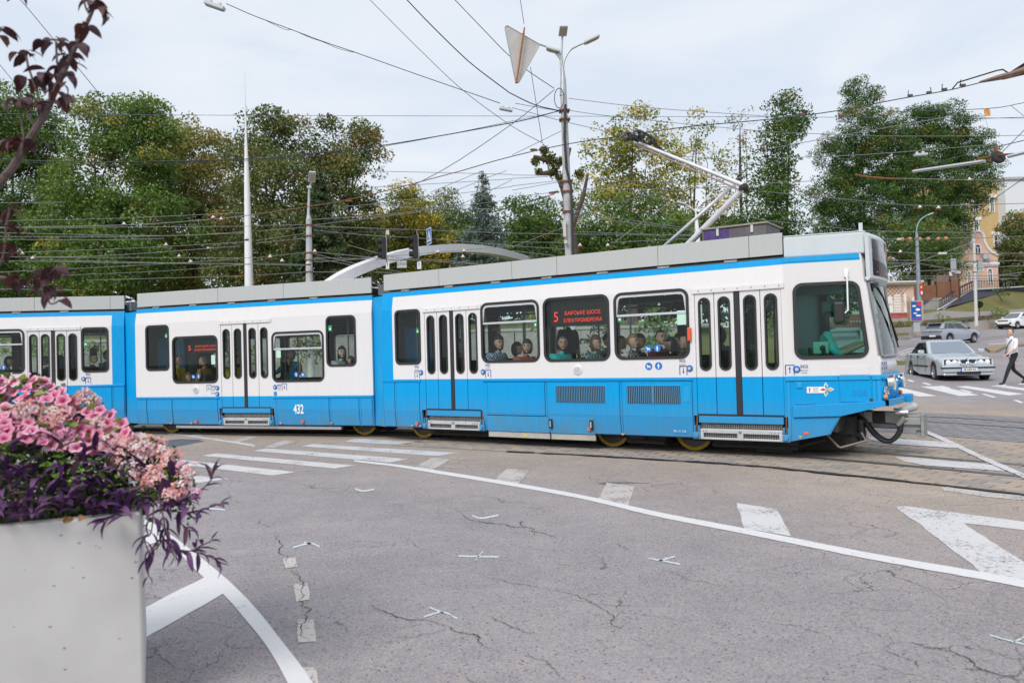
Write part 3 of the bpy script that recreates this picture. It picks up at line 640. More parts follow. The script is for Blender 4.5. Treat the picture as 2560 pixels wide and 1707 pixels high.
# --- front section
WA = [(-6.00, -5.33, 1.52, 2.61, .11, False), (-3.87, -2.59, 1.52, 2.63, .15, True), (-2.51, -1.21, 1.515, 2.635, .15, False), (-1.13, .18, 1.525, 2.635, .15, True)]
DA = [(-5.235, -3.905), (.27, 1.605)]
holes = [rrect(a + .02, b - .02, c + .02, d - .02, r * .9) for a, b, c, d, r, _ in WA] + [[(a, .63), (b, .63), (b, 2.54), (a, 2.54)] for a, b in DA]
outA = [(-6.36, .28), (DA[0][0] - .11, .28), (DA[0][0] - .11, .635), (-3.87, .635), (-3.87, .28), (DA[1][0] - .06, .28), (DA[1][0] - .06, .635), (1.65, .635), (1.65, 2.975), (-6.36, 2.975)]
holes = holes[:4] + [[(a, .655), (b, .655), (b, 2.54), (a, 2.54)] for a, b in DA]
wall('front_section', FA, outA, holes, 1.23, [(-6.37, -6.07)])
WAf = [(-6.1, -5.2, 1.52, 2.61, .12, False), (-5.0, -3.75, 1.52, 2.61, .12, False), (-3.6, -2.3, 1.52, 2.61, .12, False), (-2.15, -.85, 1.52, 2.61, .12, False), (-.7, .5, 1.52, 2.61, .12, False), (.65, 1.5, 1.35, 2.61, .12, False)]
outAf = [(-6.36, .28), (1.65, .28), (1.65, 2.975), (-6.36, 2.975)]
wall('front_section_far_side', FA, outAf, [rrect(a + .02, b - .02, c + .02, d - .02, r) for a, b, c, d, r, _ in WAf], 1.23, [(-6.37, -6.07)], far=True)
for w in WA: window(FA, *w)
for w in WAf: window(FA, *w, far=True)
for a, b in DA: door(FA, a, b, .66, 2.535, 1.23); stepbox(FA, a, b)
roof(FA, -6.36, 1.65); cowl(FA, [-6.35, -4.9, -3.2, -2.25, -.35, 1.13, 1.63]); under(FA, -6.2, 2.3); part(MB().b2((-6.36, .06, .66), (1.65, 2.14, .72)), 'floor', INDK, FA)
U = lambda px, z=1.0: float(np.interp(px, [950, 985, 1054, 1199, 1351, 1527, 1726, 1965], [-6.37, -6.01, -5.33, -3.88, -2.59, -1.21, .18, 1.64]))
strip(FA, -6.36, -5.36, 1.23); strip(FA, -3.86, .21, 1.23)
panel(FA, -6.34, -6.05, .29, 1.17); panel(FA, -5.99, -5.40, .29, 1.17)
panel(FA, -3.75, -2.52, .57, 1.165); pA = panel(FA, -2.47, -1.07, .29, 1.165); panel(FA, -1.02, .19, .29, 1.165)
for a, b, n in ((-3.78, -2.46, 0), (-2.43, -1.56, 1)):
    fl = panel(FA, a, b, .27, .555, LBLUE, 'skirt_flap', .02); part(MB().b2((a, .035, .165), (b, .075, .268)), 'flap_edge', mat('bare grey edge', (.42, .40, .37), .6, var=.2), FA, bevel=.004)
for x in (-2.40, -1.60): h = part(MB().b2((x - .03, -.035, .36), (x + .03, .0, .52)), 'flap_latch', DKM, FA, bevel=.006); MB().box((x + .005, -.045, .44), (.018, .02, .10)).build('latch_handle', ALU, h)
wt = MB(); wt.prism([(-3.0, .028, .185), (-2.92, .028, .185), (-2.96, .028, .255)], (0, .004, 0)); part(wt, 'warning_triangle', mat('warning yellow', (.75, .5, .02), .5), FA)
for a, b in ((-2.29, -1.33), (-.93, .0)):
    g = part(MB().b2((a - .02, -.013, .79), (b + .02, .0, 1.115)), 'vent_grille', LBLUE, FA, bevel=.004); MB().b2((a, -.0155, .81), (b, -.010, 1.095)).build('vent_recess', RUB, g); sl = MB(); n = int((b - a) / .033)
    for k in range(n): sl.box((a + .018 + k * .033, -.02, .9525), (.014, .012, .275), (0, 0, .5))
    sl.b2(((a + b) / 2 - .008, -.028, .81), ((a + b) / 2 + .008, -.014, 1.095)); sl.build('vent_slats', mat('vent slat', (.07, .24, .42), .5, .1), g)
part(MB().b2((.055, -.016, .84), (.16, .0, 1.08)), 'vent_cover', LBLUE, FA, bevel=.004)
for px in (1066, 1537, 1740): wheel(FA, px, 1110)
part(MB().b2((.16, -.06, 1.80), (.215, .0, 2.01)), 'indicator_lamp', mat('amber lamp', (.75, .09, .02), .25, coat=.5), FA, bevel=.012)
def roundvent(F, x, z):
    v = part(MB().lathe([(.0, -.02), (.075, -.02), (.095, -.008), (.1, 0)], 22, (x, .0, z), Matrix.Rotation(math.pi / 2, 3, 'X') @ Matrix.Diagonal((1, 1, -1)), cap=False), 'round_vent', WHITE, F, smooth=True)
    s = MB()
    for k in range(5): s.box((x - .05 + k * .025, -.022, z), (.01, .01, .1 if k in (1, 2, 3) else .06))
    s.build('vent_slots', mat('vent shade', (.45, .45, .5), .6), v)
roundvent(FA, *hit(FA, 1444.5, 924))
def knob(F, x, z, r=.052):
    k = part(MB().lathe([(0, .022), (r * .5, .022), (r * .75, .026), (r, .012), (r, 0)], 18, (x, -.0, z), Matrix.Rotation(math.pi / 2, 3, 'X'), cap=False), 'door_button', DBL, F, smooth=True)
    MB().lathe([(0, .027), (r * .48, .027), (r * .48, .02)], 14, (x, 0, z), Matrix.Rotation(math.pi / 2, 3, 'X'), cap=False).build('button_centre', ALU, k)
def doorsign(F, x, z, up=True, s=.13):
    b = MB(); t = s * .09
    b.b2((x - s / 2, -.004, z + s * .5), (x + s / 2, .0, z + s * .5 + t)); b.b2((x - s / 2, -.004, z - s * .55), (x - s / 2 + t, 0, z + s * .5)); b.b2((x + s / 2 - t, -.004, z - s * .55), (x + s / 2, 0, z + s * .5)); b.b2((x - t / 2, -.004, z - s * .35), (x + t / 2, 0, z + s * .3))
    q = 1 if up else -1; b.prism([(x - t * 1.4, -.004, z + q * s * .12), (x + t * 1.4, -.004, z + q * s * .12), (x, -.004, z + q * s * .36)], (0, .004, 0)); part(b, 'door_sign', NAVY, F)
def lettering(F, s, x, z, size, m, width=None, bold=0.0, y=-.004): return text('lettering', s, m, FAi @ F @ facing(x, y, z), tram, size, bold, width)
def vhid(F, x, z): lettering(F, 'ВХІД', x, z, .055, NAVY, .10, .001); lettering(F, 'натисніть', x, z - .055, .03, NAVY, .11); lettering(F, 'кнопку', x, z - .09, .03, NAVY, .08)
_h = lambda px, py, F=FA: hit(F, px, py)
knob(FA, *_h(1053, 931)); doorsign(FA, *_h(1043, 937), False); vhid(FA, *_h(1042, 917))
knob(FA, *_h(1208, 929.5)); doorsign(FA, *_h(1220.5, 935), False); vhid(FA, *_h(1219.5, 913))
knob(FA, *_h(1724.5, 920.5)); doorsign(FA, *_h(1708.5, 926), False); vhid(FA, *_h(1706, 902))
def roundsign(F, x, z, kind, y=-.004, r=.058):
    rm = Matrix.Rotation(math.pi / 2, 3, 'X'); d = part(MB().lathe([(0, .004), (r, .004), (r, 0)], 20, (x, y + .004, z), rm, cap=False), 'round_sticker', DBL, F); b = MB()
    if kind == 'man':
        b.lathe([(0, 0), (r * .14, 0)], 10, (x, y - .002, z + r * .55), rm, cap=False); b.poly([(x + a * r, y - .002, z + c * r) for a, c in ((-.2, .36), (.2, .36), (.34, -.12), (.2, -.16), (.14, .1), (.14, -.1), (.2, -.75), (.04, -.75), (0, -.2), (-.04, -.75), (-.2, -.75), (-.14, -.1), (-.14, .1), (-.2, -.16), (-.34, -.12))])
    else: b.poly([(x + a * r, y - .002, z + c * r) for a, c in ((-.6, .3), (-.35, .45), (-.2, .2), (.35, .1), (.6, -.05), (.45, -.1), (.45, -.6), (.32, -.6), (.25, -.2), (-.1, -.2), (-.2, -.6), (-.33, -.6), (-.32, .0), (-.6, .1))])
    b.build('pictogram', WHT, d, fix=False)
roundsign(FA, *_h(1622, 915.5), 'dog', r=.062); roundsign(FA, *_h(1646.5, 914.5), 'man', r=.062); roundsign(FA, *_h(1620.3, 871.5), 'dog', .008, .058); roundsign(FA, *_h(1642.7, 870.3), 'man', .008, .058)
MGRN = mat('green sticker', (.02, .30, .10), .5); MMINT = mat('pale paper', (.50, .72, .60), .6)
def sticker(F, px, py, w, h, m=MGRN, y=.006):
    x, z = hit(F, px, py, y); s = part(MB().b2((x - w / 2, y, z - h / 2), (x + w / 2, y + .003, z + h / 2)), 'window_sticker', m, F)
    if m is MGRN: MB().b2((x - w * .22, y - .002, z - h * .3), (x + w * .22, y + .001, z + h * .05)).build('sticker_print', WHT, s)
sticker(FA, 1338.5, 810, .075, .10); sticker(FA, 1549, 797, .075, .10); sticker(FA, 1044, 826.5, .075, .10); sticker(FA, 1704, 794, .15, .225, MMINT)
for px, py in ((1044, 1058), (1475, 1072)): x, z = _h(px, py); part(MB().b2((x - .03, -.028, z - .025), (x + .03, 0, z + .03)), 'side_reflector', mat('orange reflector', (.8, .13, .03), .35), FA)
lettering(FA, 'Rev. 1.2   2.16', *_h(1701, 1077), .045, WHT, .2, y=-.02)
for px, py in ((1032, 1062), (1052, 1063), (1558, 1083)): x, z = _h(px, py); part(MB().b2((x - .03, -.018, z - .012), (x + .03, .02, z)).b2((x - .008, -.018, z - .03), (x + .008, .02, z - .012)), 'lifting_mark', mat('orange mark', (.7, .35, .12), .5), FA)

# --- middle section (low floor)
WB = [(.32, 1.03, 1.51, 2.58, .11, False), (1.12, 2.44, 1.205, 2.29, .14, False), (3.92, 5.27, 1.20, 2.30, .14, True), (5.33, 6.07, 1.51, 2.59, .12, False)]
DB = (2.52, 3.87)
outB = [(0, .26), (2.45, .26), (2.45, .635), (3.94, .635), (3.94, .26), (6.45, .26), (6.45, 2.975), (0, 2.975)]
wall('middle_section', FB, outB, [rrect(a + .02, b - .02, c + .02, d - .02, r * .9) for a, b, c, d, r, _ in WB] + [[(DB[0], .655), (DB[1], .655), (DB[1], 2.53), (DB[0], 2.53)]], .90, [])
WBf = [(.3, 1.2, 1.5, 2.59, .12, False), (1.35, 2.55, 1.2, 2.3, .12, False), (2.7, 3.9, 1.2, 2.3, .12, False), (4.05, 5.2, 1.2, 2.3, .12, False), (5.3, 6.2, 1.5, 2.59, .12, False)]
wall('middle_section_far_side', FB, [(0, .26), (6.45, .26), (6.45, 2.975), (0, 2.975)], [rrect(a + .02, b - .02, c + .02, d - .02, r) for a, b, c, d, r, _ in WBf], .90, [], far=True)
for w in WB: window(FB, *w)
for w in WBf: window(FB, *w, far=True)
door(FB, DB[0], DB[1], .66, 2.525, .90, (1.30, 2.41)); stepbox(FB, *DB, .27, .635)
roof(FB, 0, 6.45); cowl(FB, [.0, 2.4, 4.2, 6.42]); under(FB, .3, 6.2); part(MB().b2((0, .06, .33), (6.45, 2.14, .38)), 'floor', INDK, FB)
strip(FB, .02, 2.46, .90); strip(FB, 3.93, 6.43, .90)
for a, b in ((.03, .31), (.34, 1.08), (1.11, 2.40)): panel(FB, a, b, .27, .84)
for a, b in ((4.02, 5.36), (5.41, 6.10), (6.16, 6.42)): panel(FB, a, b, .27, .84)
part(MB().b2((1.07, .12, .17), (5.57, .2, .235)), 'lower_beam', ALU, FB, bevel=.006)
for px in (436, 916): wheel(FB, px, 1085)
hB = lambda px, py: hit(FB, px, py)
roundvent(FB, *hB(490, 974)); lettering(FB, '432', *hB(747.5, 1023.5), .28, WHT, .26, .006, y=-.014)
knob(FB, *hB(543.5, 969.5)); knob(FB, *hB(544, 984.5)); doorsign(FB, *hB(522.5, 970), False); vhid(FB, *hB(534, 966)); knob(FB, *hB(688, 967.5)); doorsign(FB, *hB(711, 967), False); vhid(FB, *hB(698, 963))
lettering(FB, 'КНОПКА', *hB(534, 983), .045, NAVY, .14); part(MB().b2((hB(689, 985)[0] - .03, -.03, .92), (hB(689, 985)[0] + .03, 0, 1.0)), 'socket', LBLUE, FB, bevel=.006)
roundsign(FB, *hB(483, 941.5), 'dog', .006, .052); roundsign(FB, *hB(496, 940.5), 'man', .006, .052); roundsign(FB, *hB(740, 936), 'man', .006, .057); roundsign(FB, *hB(757, 936), 'dog', .006, .057)
sticker(FB, 415.5, 839, .075, .10); sticker(FB, 825, 820.5, .09, .12); sticker(FB, 533, 899, .11, .21, MMINT); sticker(FB, 696, 882, .12, .21, MMINT)
for px in (491, 757): x, z = hB(px, 1053.5); part(MB().b2((x - .03, -.018, z - .025), (x + .03, .02, z + .03)), 'side_reflector', mat('orange reflector', (.8, .13, .03), .35), FB)
for px in (428, 479, 703, 829): x, z = hB(px, 1056); part(MB().b2((x - .03, -.014, z - .012), (x + .03, .02, z)).b2((x - .008, -.014, z - .03), (x + .008, .02, z - .012)), 'lifting_mark', mat('orange mark', (.7, .35, .12), .5), FB)

# --- rear section
WC = [(-1.0, -.36, 1.51, 2.60, .11, False), (-3.62, -2.30, 1.53, 2.60, .14, True), (-5.0, -3.7, 1.53, 2.60, .14, False)]
DC = (-2.24, -1.06)
wall('rear_section', FC, [(-6.4, .27), (0, .27), (0, 2.975), (-6.4, 2.975)], [rrect(a + .02, b - .02, c + .02, d - .02, r * .9) for a, b, c, d, r, _ in WC] + [[(DC[0], .655), (DC[1], .655), (DC[1], 2.55), (DC[0], 2.55)]], 1.21, [(-.29, .01)])
WCf = [(-6.2, -5.0, 1.5, 2.59, .12, False), (-4.85, -3.65, 1.5, 2.59, .12, False), (-3.5, -2.3, 1.5, 2.59, .12, False), (-2.15, -1.2, 1.5, 2.59, .12, False), (-1.05, -.2, 1.5, 2.59, .12, False)]
wall('rear_section_far_side', FC, [(-6.4, .27), (0, .27), (0, 2.975), (-6.4, 2.975)], [rrect(a + .02, b - .02, c + .02, d - .02, r) for a, b, c, d, r, _ in WCf], 1.21, [(-.29, .01)], far=True)
for w in WC: window(FC, *w)
for w in WCf: window(FC, *w, far=True)
door(FC, DC[0], DC[1], .66, 2.55, 1.21); roof(FC, -6.4, 0); cowl(FC, [-6.4, -4.2, -2.1, -.34, -.01]); under(FC, -6.2, -.3); part(MB().b2((-6.4, .06, .66), (0, 2.14, .72)), 'floor', INDK, FC)
strip(FC, -1.03, -.01, 1.21); strip(FC, -6.4, -2.3, 1.21)
for a, b in ((-.93, -.31), (-.27, -.02)): panel(FC, a, b, .29, 1.15)
hC = lambda px, py: hit(FC, px, py)
knob(FC, *hC(209, 947)); doorsign(FC, *hC(220.5, 952), False); vhid(FC, *hC(220, 936)); roundsign(FC, *hC(8.5, 918), 'man', .006, .06); sticker(FC, 214, 859, .10, .11); knob(FC, *hC(60, 949))
wheel(FC, 255, 1078); wheel(FC, 60, 1078)
for F, x0, x1 in ((FA, -6.2, 1.7), (FB, .1, 6.35), (FC, -6.3, -.2)):
    e = [x0] + sorted(v for w in WX[id(F)] for v in (w - .40, w + .40)) + [x1]; b = MB()
    for a, c in zip(e[::2], e[1::2]):
        if c - a > .1: b.b2((a, .30, .12), (c, .72, .45)).b2((a + .05, .24, .20), ((a + c) / 2, .30, .36)).tube([(a, .27, .17), (c, .27, .15)], .03, 6)
    part(b, 'under_gear', DKM, F)  # dark gear boxes added between the wheels to shade the ground below
# joints between the sections
def joint(Fl, xl, Fr, xr):
    P = [Fl @ Vector((xl, .07, 0)), Fr @ Vector((xr, .07, 0)), Fr @ Vector((xr, 2.13, 0)), Fl @ Vector((xl, 2.13, 0))]; m1 = (P[0] + P[1]) / 2
    b = MB(); b.prism([tuple(FAi @ (p + Vector((0, 0, .27)))) for p in P], (0, 0, 2.66)); o = b.build('joint_cover', BLUE, tram)
    c = FAi @ (sum(P, Vector()) / 4); e = MB(); e.box((c.x, c.y - .5, 3.1), (.3, .45, .22)); e.box((c.x, c.y + .3, 3.06), (.34, .5, .16)); e.tube([(c.x - .3, c.y - .2, 3.15), (c.x, c.y - .3, 3.22), (c.x + .3, c.y - .25, 3.12)], .03, 6); e.build('joint_equipment', mat('roof equipment', (.16, .165, .17), .6, var=.4), tram)
for F, x in ((FA, -6.3), (FB, .05), (FB, 6.4), (FC, -.06)): part(MB().b2((x - .02, .08, .4), (x + .02, .6, 2.72)).b2((x - .02, 1.6, .4), (x + .02, 2.12, 2.72)).b2((x - .02, .6, 2.3), (x + .02, 1.6, 2.72)), 'bulkhead', INNER, F)
joint(FB, 6.44, FA, -6.35); joint(FC, -.01, FB, .01)

# --- cab and nose
def cabp(t, y, z): return (1.65 + .96 * t - .28 * y, .28 * t + .96 * y, z)
cab_out = [(0, .28), (.02, .28), (.57, .385), (.72, .65), (1.01, .725), (1.265, .80), (1.265, 1.23), (1.235, 1.48), (1.04, 2.9), (1.03, 2.975), (0, 2.975)]
cabw = rquad([(.115, 1.475), (1.135, 1.475), (1.015, 2.585), (.115, 2.59)], .14, 6)
for far in (False, True):
    wall('cab_side', FA, cab_out, [inset(cabw, .02)], 1.23, [], far, cabp)
def fy(y, far): return 2.2 - y if far else y
for far in (False, True):
    b = MB(); i_ = inset(cabw, .048); b.add(*ring(cabw, i_, -.016, .06)); b.v = [(lambda q: (q[0], fy(q[1], far), q[2]))(cabp(*p)) for p in b.v]; w = part(b, 'cab_window', RUB)
    p = MB(); p.poly([(lambda q: (q[0], fy(q[1], far), q[2]))(cabp(a, .012, c)) for a, c in i_]); p.build('pane', GCAB, w, fix=False)
def cpart(pts2, y0, y1, name, m, bevel=0.0, both=True, parent=None):
    r = None
    for far in ((False, True) if both else (False,)):
        b = MB(); b.prism([(a, y0, c) for a, c in pts2], (0, y1 - y0, 0)); b.v = [(lambda q: (q[0], fy(q[1], far), q[2]))(cabp(*p)) for p in b.v]; r = part(b, name, m, bevel=bevel, parent=parent)
    return r
rect = lambda a, b, c, d: [(a, c), (b, c), (b, d), (a, d)]
cpart(rect(-.02, .695, 1.165, 1.235), -.025, .0, 'waist_rail', LBLUE, .006); cpart(rect(.71, 1.115, 1.165, 1.235), -.025, .0, 'waist_rail', LBLUE, .006); cpart(rect(1.14, 1.265, 1.165, 1.235), -.025, .0, 'waist_rail', LBLUE, .006)
cpart(rect(.72, 1.13, .85, 1.16), -.009, .0, 'hatch', BLUE, .004); cpart(rect(.72, 1.125, 1.24, 1.37), -.006, .0, 'hatch', WHITE, .003); cpart(rect(.10, .70, .82, 1.16), -.009, .0, 'skirt_panel', BLUE, .004); cpart(rect(1.155, 1.185, .83, 1.16), -.01, .0, 'trim_strip', LBLUE); cpart(rect(1.21, 1.255, .83, 1.16), -.012, .0, 'trim_strip', LBLUE)
cpart([(.07, .80), (1.30, .865), (1.31, .80), (1.01, .722), (.72, .652), (.07, .635)], -.045, .0, 'bumper_beam', BLUE, .006); cpart([(.045, .285), (.55, .385), (.70, .63), (.045, .62)], -.010, .0, 'skirt_panel', BLUE, .004); cpart(rect(.0, .035, .29, 1.15), -.014, .0, 'trim_strip', LBLUE)
cpart(rect(0, 1.03, 2.905, 2.975), -.006, .0, 'blue_band', LBLUE)
cpart(rect(.27, .53, .985, 1.075), -.014, -.009, 'logo_sticker', WHT, 0, False)
def star(c, R_, ang, m):
    pts = [(c[0] + R_ * a * math.cos(ang) - R_ * b * math.sin(ang), c[1] + R_ * a * math.sin(ang) + R_ * b * math.cos(ang)) for a, b in ((0.02, 0), (.5, .24), (1, 0), (.5, -.24))]
    big = [(c[0] + R_ * 1.2 * a * math.cos(ang) - R_ * 1.3 * b * math.sin(ang), c[1] + R_ * 1.2 * a * math.sin(ang) + R_ * 1.3 * b * math.cos(ang)) for a, b in ((-.05, 0), (.5, .26), (1, 0), (.5, -.26))]
    cpart(big, -.016, -.009, 'logo_sticker', WHT, 0, False); cpart(pts, -.018, -.015, 'logo_petal', m, 0, False)
for ang, c in ((0, (.75, .35, .08)), (95, (.1, .35, .7)), (180, (.65, .06, .04)), (262, (.1, .4, .2))): star((.535, 1.035), .088, math.radians(ang), mat('petal %d' % ang, c, .5))
cpart([(.30, 1.0), (.315, 1.0), (.315, 1.05), (.335, 1.035), (.308, 1.065), (.28, 1.035), (.30, 1.05)], -.016, -.013, 'logo_print', mat('logo red', (.5, .08, .06), .5), 0, False)
for k in range(4): cpart(rect(.35, .43 - .006 * (k % 2), 1.056 - k * .018, 1.062 - k * .018), -.016, -.013, 'logo_print', mat('logo grey', (.3, .3, .3), .5), 0, False)
CABM = Matrix(((.96, -.28, 0, 1.65), (.28, .96, 0, 0), (0, 0, 1, 0), (0, 0, 0, 1)))
FCAB = FA @ CABM
knob(FCAB, .14, 1.335); doorsign(FCAB, .045, 1.325, True); vhid(FCAB, .245, 1.37); part(MB().b2((.135, -.03, 1.06), (.205, 0, 1.135)), 'socket', LBLUE, FCAB, bevel=.008); lettering(FCAB, '026', .98, .97, .12, mat('faded print', (.01, .20, .60), .4), .2, y=-.012)
part(MB().b2((.21, -.02, .385), (.275, .0, .425)), 'side_reflector', mat('orange reflector', (.8, .13, .03), .35), FCAB); part(MB().b2((.13, -.016, .355), (.19, .0, .365)).b2((.15, -.016, .33), (.17, 0, .355)), 'lifting_mark', mat('orange mark', (.7, .35, .12), .5), FCAB)
def tcorner(z): return float(np.interp(z, [.8, 1.23, 1.48, 2.9, 2.975], [1.265, 1.265, 1.235, 1.04, 1.03]))
def frontpt(z, k, push=0.0):           # k 0..1 across the nose from the near to the far corner
    t = tcorner(z); u = 1.65 + .96 * t; y0 = .28 * t; y = y0 + (2.2 - 2 * y0) * k; return (u + .085 * (1 - (2 * k - 1) ** 2) + push, y, z)
K = [0, .05, .12, .3, .5, .7, .88, .95, 1]
def nose(z0, z1, ks, name, m, push=0.0, parent=None, smooth=True, n=1):
    b = MB(); Z = [z0 + (z1 - z0) * i / n for i in range(n + 1)]; b.add([frontpt(z, k, push) for z in Z for k in ks], [(i * len(ks) + j, i * len(ks) + j + 1, (i + 1) * len(ks) + j + 1, (i + 1) * len(ks) + j) for i in range(n) for j in range(len(ks) - 1)])
    o = part(b, name, m, parent=parent, smooth=smooth); s = o.modifiers.new('thickness', 'SOLIDIFY'); s.thickness = .03; s.offset = -1; return o
nose(.80, 1.23, K, 'nose_panel', BLUE); nose(1.23, 1.50, K, 'nose_panel', WHITE); nose(2.56, 2.975, K, 'nose_panel', WHITE, n=2)
nose(1.50, 2.56, [0, .03, .07], 'window_post', WHITE, n=3); nose(1.50, 2.56, [.93, .97, 1], 'window_post', WHITE, n=3); nose(1.165, 1.235, K, 'waist_rail', LBLUE, .02)
kk = [.07, .12, .3, .5, .7, .88, .93]
ws = MB(); lo = [frontpt(1.50, k, .012) for k in kk]; hi = [frontpt(2.56, k, .012) for k in kk]; ws.tube(lo + hi[::-1], .022, 6, closed=True); wso = part(ws, 'windscreen', mat('windscreen trim', (.3, .31, .33), .35, .5), smooth=True)
b = MB(); b.add(lo + hi, [(i, i + 1, 8 + i, 7 + i) for i in range(6)]); b.build('pane', GWS, wso, True, fix=False)
wb = MB(); wb.tube([frontpt(2.50, .2, .05), frontpt(2.35, .3, .07), frontpt(1.72, .75, .07)], [.022, .014, .01], 6); wb.tube([frontpt(2.2, .4, .065), frontpt(1.62, .9, .06)], .012, 6); wb.box(frontpt(2.52, .18, .04), (.08, .14, .07)); part(wb, 'wiper', RUB)
# roof head with the destination display
head = [(1.64, .075), (2.70, .335), (2.745, .7), (2.755, 1.1), (2.745, 1.5), (2.70, 1.865), (1.64, 2.125)]
part(MB().prism([(x, y, 2.977) for x, y in head], (0, 0, .305)), 'roof_head', GREYL, bevel=.02)
part(MB().prism([(x - .02 if x > 2 else x, y, 3.283) for x, y in head], (0, 0, .018)), 'roof_edge', GREYL, bevel=.008)
def fpt(z, k, push): p = frontpt(min(z, 2.975), k, push); return (float(np.interp(z, [2.5, 2.975, 3.3], [p[0], p[0], p[0] + .05])), p[1], z)
b = MB(); kz = [.03, .1, .3, .5, .7, .9, .97]; zz = [2.58, 2.62, 3.22, 3.27]
b.add([fpt(z, k, .03 + (.045 if 0 < zi < 3 else 0)) for zi, z in enumerate(zz) for k in kz], [(i * 7 + j, i * 7 + j + 1, (i + 1) * 7 + j + 1, (i + 1) * 7 + j) for i in range(3) for j in range(6)]); dbx = part(b, 'destination_box', GREYL); s = dbx.modifiers.new('thickness', 'SOLIDIFY'); s.thickness = .06; s.offset = -1
kd = [.10, .3, .5, .7, .90]; b = MB(); b.add([fpt(z, k, .085) for z in (2.66, 3.19) for k in kd], [(j, j + 1, 6 + j, 5 + j) for j in range(4)]); dd = b.build('display_glass', mat('display glass', (.015, .016, .02), .06, spec=.9), dbx, True); s = dd.modifiers.new('thickness', 'SOLIDIFY'); s.thickness = .012
MLED = mat('orange led', (.4, .06, .01), .5, emit=(1, .16, .03), estr=.55); b = MB()
for z, k0, k1 in ((3.05, .16, .26), (3.0, .16, .26), (2.95, .16, .26), (2.83, .2, .7), (2.79, .22, .6), (2.75, .2, .75), (2.71, .2, .68)): b.add([fpt(z, k0, .093), fpt(z, k1, .095), fpt(z + .016, k1, .095), fpt(z + .016, k0, .093)], [(0, 1, 2, 3)])
b.build('led_line', MLED, dbx, fix=False)
part(MB().box((2.62, .6, 3.37), (.05, .03, .16)).box((2.62, .6, 3.31), (.1, .05, .04)), 'roof_antenna', ALU)
# headlights, bumper, numbers
for k in (.2, .8):
    p = frontpt(1.13, k); rm = Matrix.Rotation(math.pi / 2, 3, 'Y'); h = part(MB().lathe([(.0, .03), (.08, .035), (.105, .06), (.115, .05), (.115, -.02)], 24, (p[0] + .02, p[1], 1.11), rm, cap=False), 'headlight', mat('chrome', (.8, .8, .82), .12, 1.0), smooth=True)
    MB().lathe([(0, .07), (.05, .062), (.092, .045)], 20, (p[0] + .02, p[1], 1.11), rm, cap=False).build('lens', mat('lamp lens', (.75, .75, .72), .1, coat=.6), h, True)
    q = frontpt(.92, .05 if k < .5 else .95); part(MB().ball((q[0] + .02, q[1], .915), .035, 8), 'turn_lamp', mat('orange lamp', (.8, .25, .08), .25), smooth=True)
b = MB(); kb = [0, .1, .3, .5, .7, .9, 1]; ri = [frontpt(.86, k, .0) for k in kb]; ro = [frontpt(.86, k, .09) for k in kb]
b.add([(p[0], p[1], .79) for p in ri] + [(p[0], p[1], .79) for p in ro] + [(p[0], p[1], .88) for p in ro] + [(p[0], p[1], .88) for p in ri], [(a + i, a + i + 1, (a + 7) % 28 + i + 1, (a + 7) % 28 + i) for a in (0, 7, 14, 21) for i in range(6)]); part(b, 'bumper', LBLUE, bevel=.006)
part(MB().box((frontpt(.8, .8)[0] + .12, frontpt(.8, .8)[1], .84), (.12, .25, .12)), 'bumper_block', BLUE, bevel=.01)
def ontonose(z, k): p = frontpt(z, k, .012); q = frontpt(z, k + .05, .012); a = math.atan2(q[1] - p[1], q[0] - p[0]); return Matrix.Translation(p) @ Matrix.Rotation(a, 4, 'Z') @ Matrix.Rotation(math.pi / 2, 4, 'X')
text('lettering', '432', WHT, ontonose(1.0, .1), tram, .16, .004, .22)
for i in range(3):
    p = frontpt(1.36, .06 + .055 * i, .006); part(MB().lathe([(.028, 0), (.05, 0)], 16, p, Matrix.Rotation(math.pi / 2, 3, 'Y') @ Matrix.Diagonal((1.3, .8, 1)), cap=False), 'front_emblem', DBL)
# mirror
m1 = part(MB().tube([(.85, -.03, 2.72), (.85, -.06, 2.66), (.845, -.20, 2.60), (.84, -.22, 2.16), (.80, -.22, 2.12), (.76, -.22, 2.12)], .011, 8), 'mirror_arm', WHT, FCAB); part(MB().b2((.82, -.04, 2.64), (.88, 0, 2.75)), 'mirror_mount', WHT, FCAB, bevel=.008)
mh = part(MB().box((.725, -.22, 2.13), (.15, .07, .31)), 'mirror', mat('black plastic', (.02, .02, .022), .5, bump=.1, bscale=120), FCAB, bevel=.035); MB().box((.725, -.18, 2.13), (.12, .006, .27)).build('mirror_glass', mat('mirror glass', (.7, .7, .7), .03, 1), mh)
# coupler, hoses and gear under the nose
GS = mat('coupler grey', (.30, .315, .30), .5, .25, var=.25, vscale=12); cp = part(MB().b2((2.5, 1.0, .5), (3.05, 1.2, .66)).tube([(2.3, 1.1, .46), (3.1, 1.1, .44)], .045, 10).tube([(2.45, 1.1, .58), (2.62, 1.1, .58)], .1, 12), 'coupler', GS, bevel=.008)
MB().b2((3.28, .9, .30), (3.32, 1.3, .64)).b2((3.0, 1.0, .40), (3.28, 1.2, .62)).b2((3.05, .94, .48), (3.28, .97, .58)).b2((3.2, 1.05, .3), (3.28, 1.15, .5)).build('coupler_head', GS, cp, bevel=.01)
MB().tube([(2.98, 1.05, .66), (3.18, 1.05, .74)], [.05, .062], 12).ball((3.18, 1.05, .74), .062, 8).build('coupler_cap', mat('pale grey cap', (.42, .44, .44), .4), cp, True); MB().tube([(2.92, 1.0, .70), (3.1, .95, .70)], .018, 8).tube([(2.95, .92, .66), (3.12, .92, .67)], .03, 8).build('coupler_lever', ALU, cp)
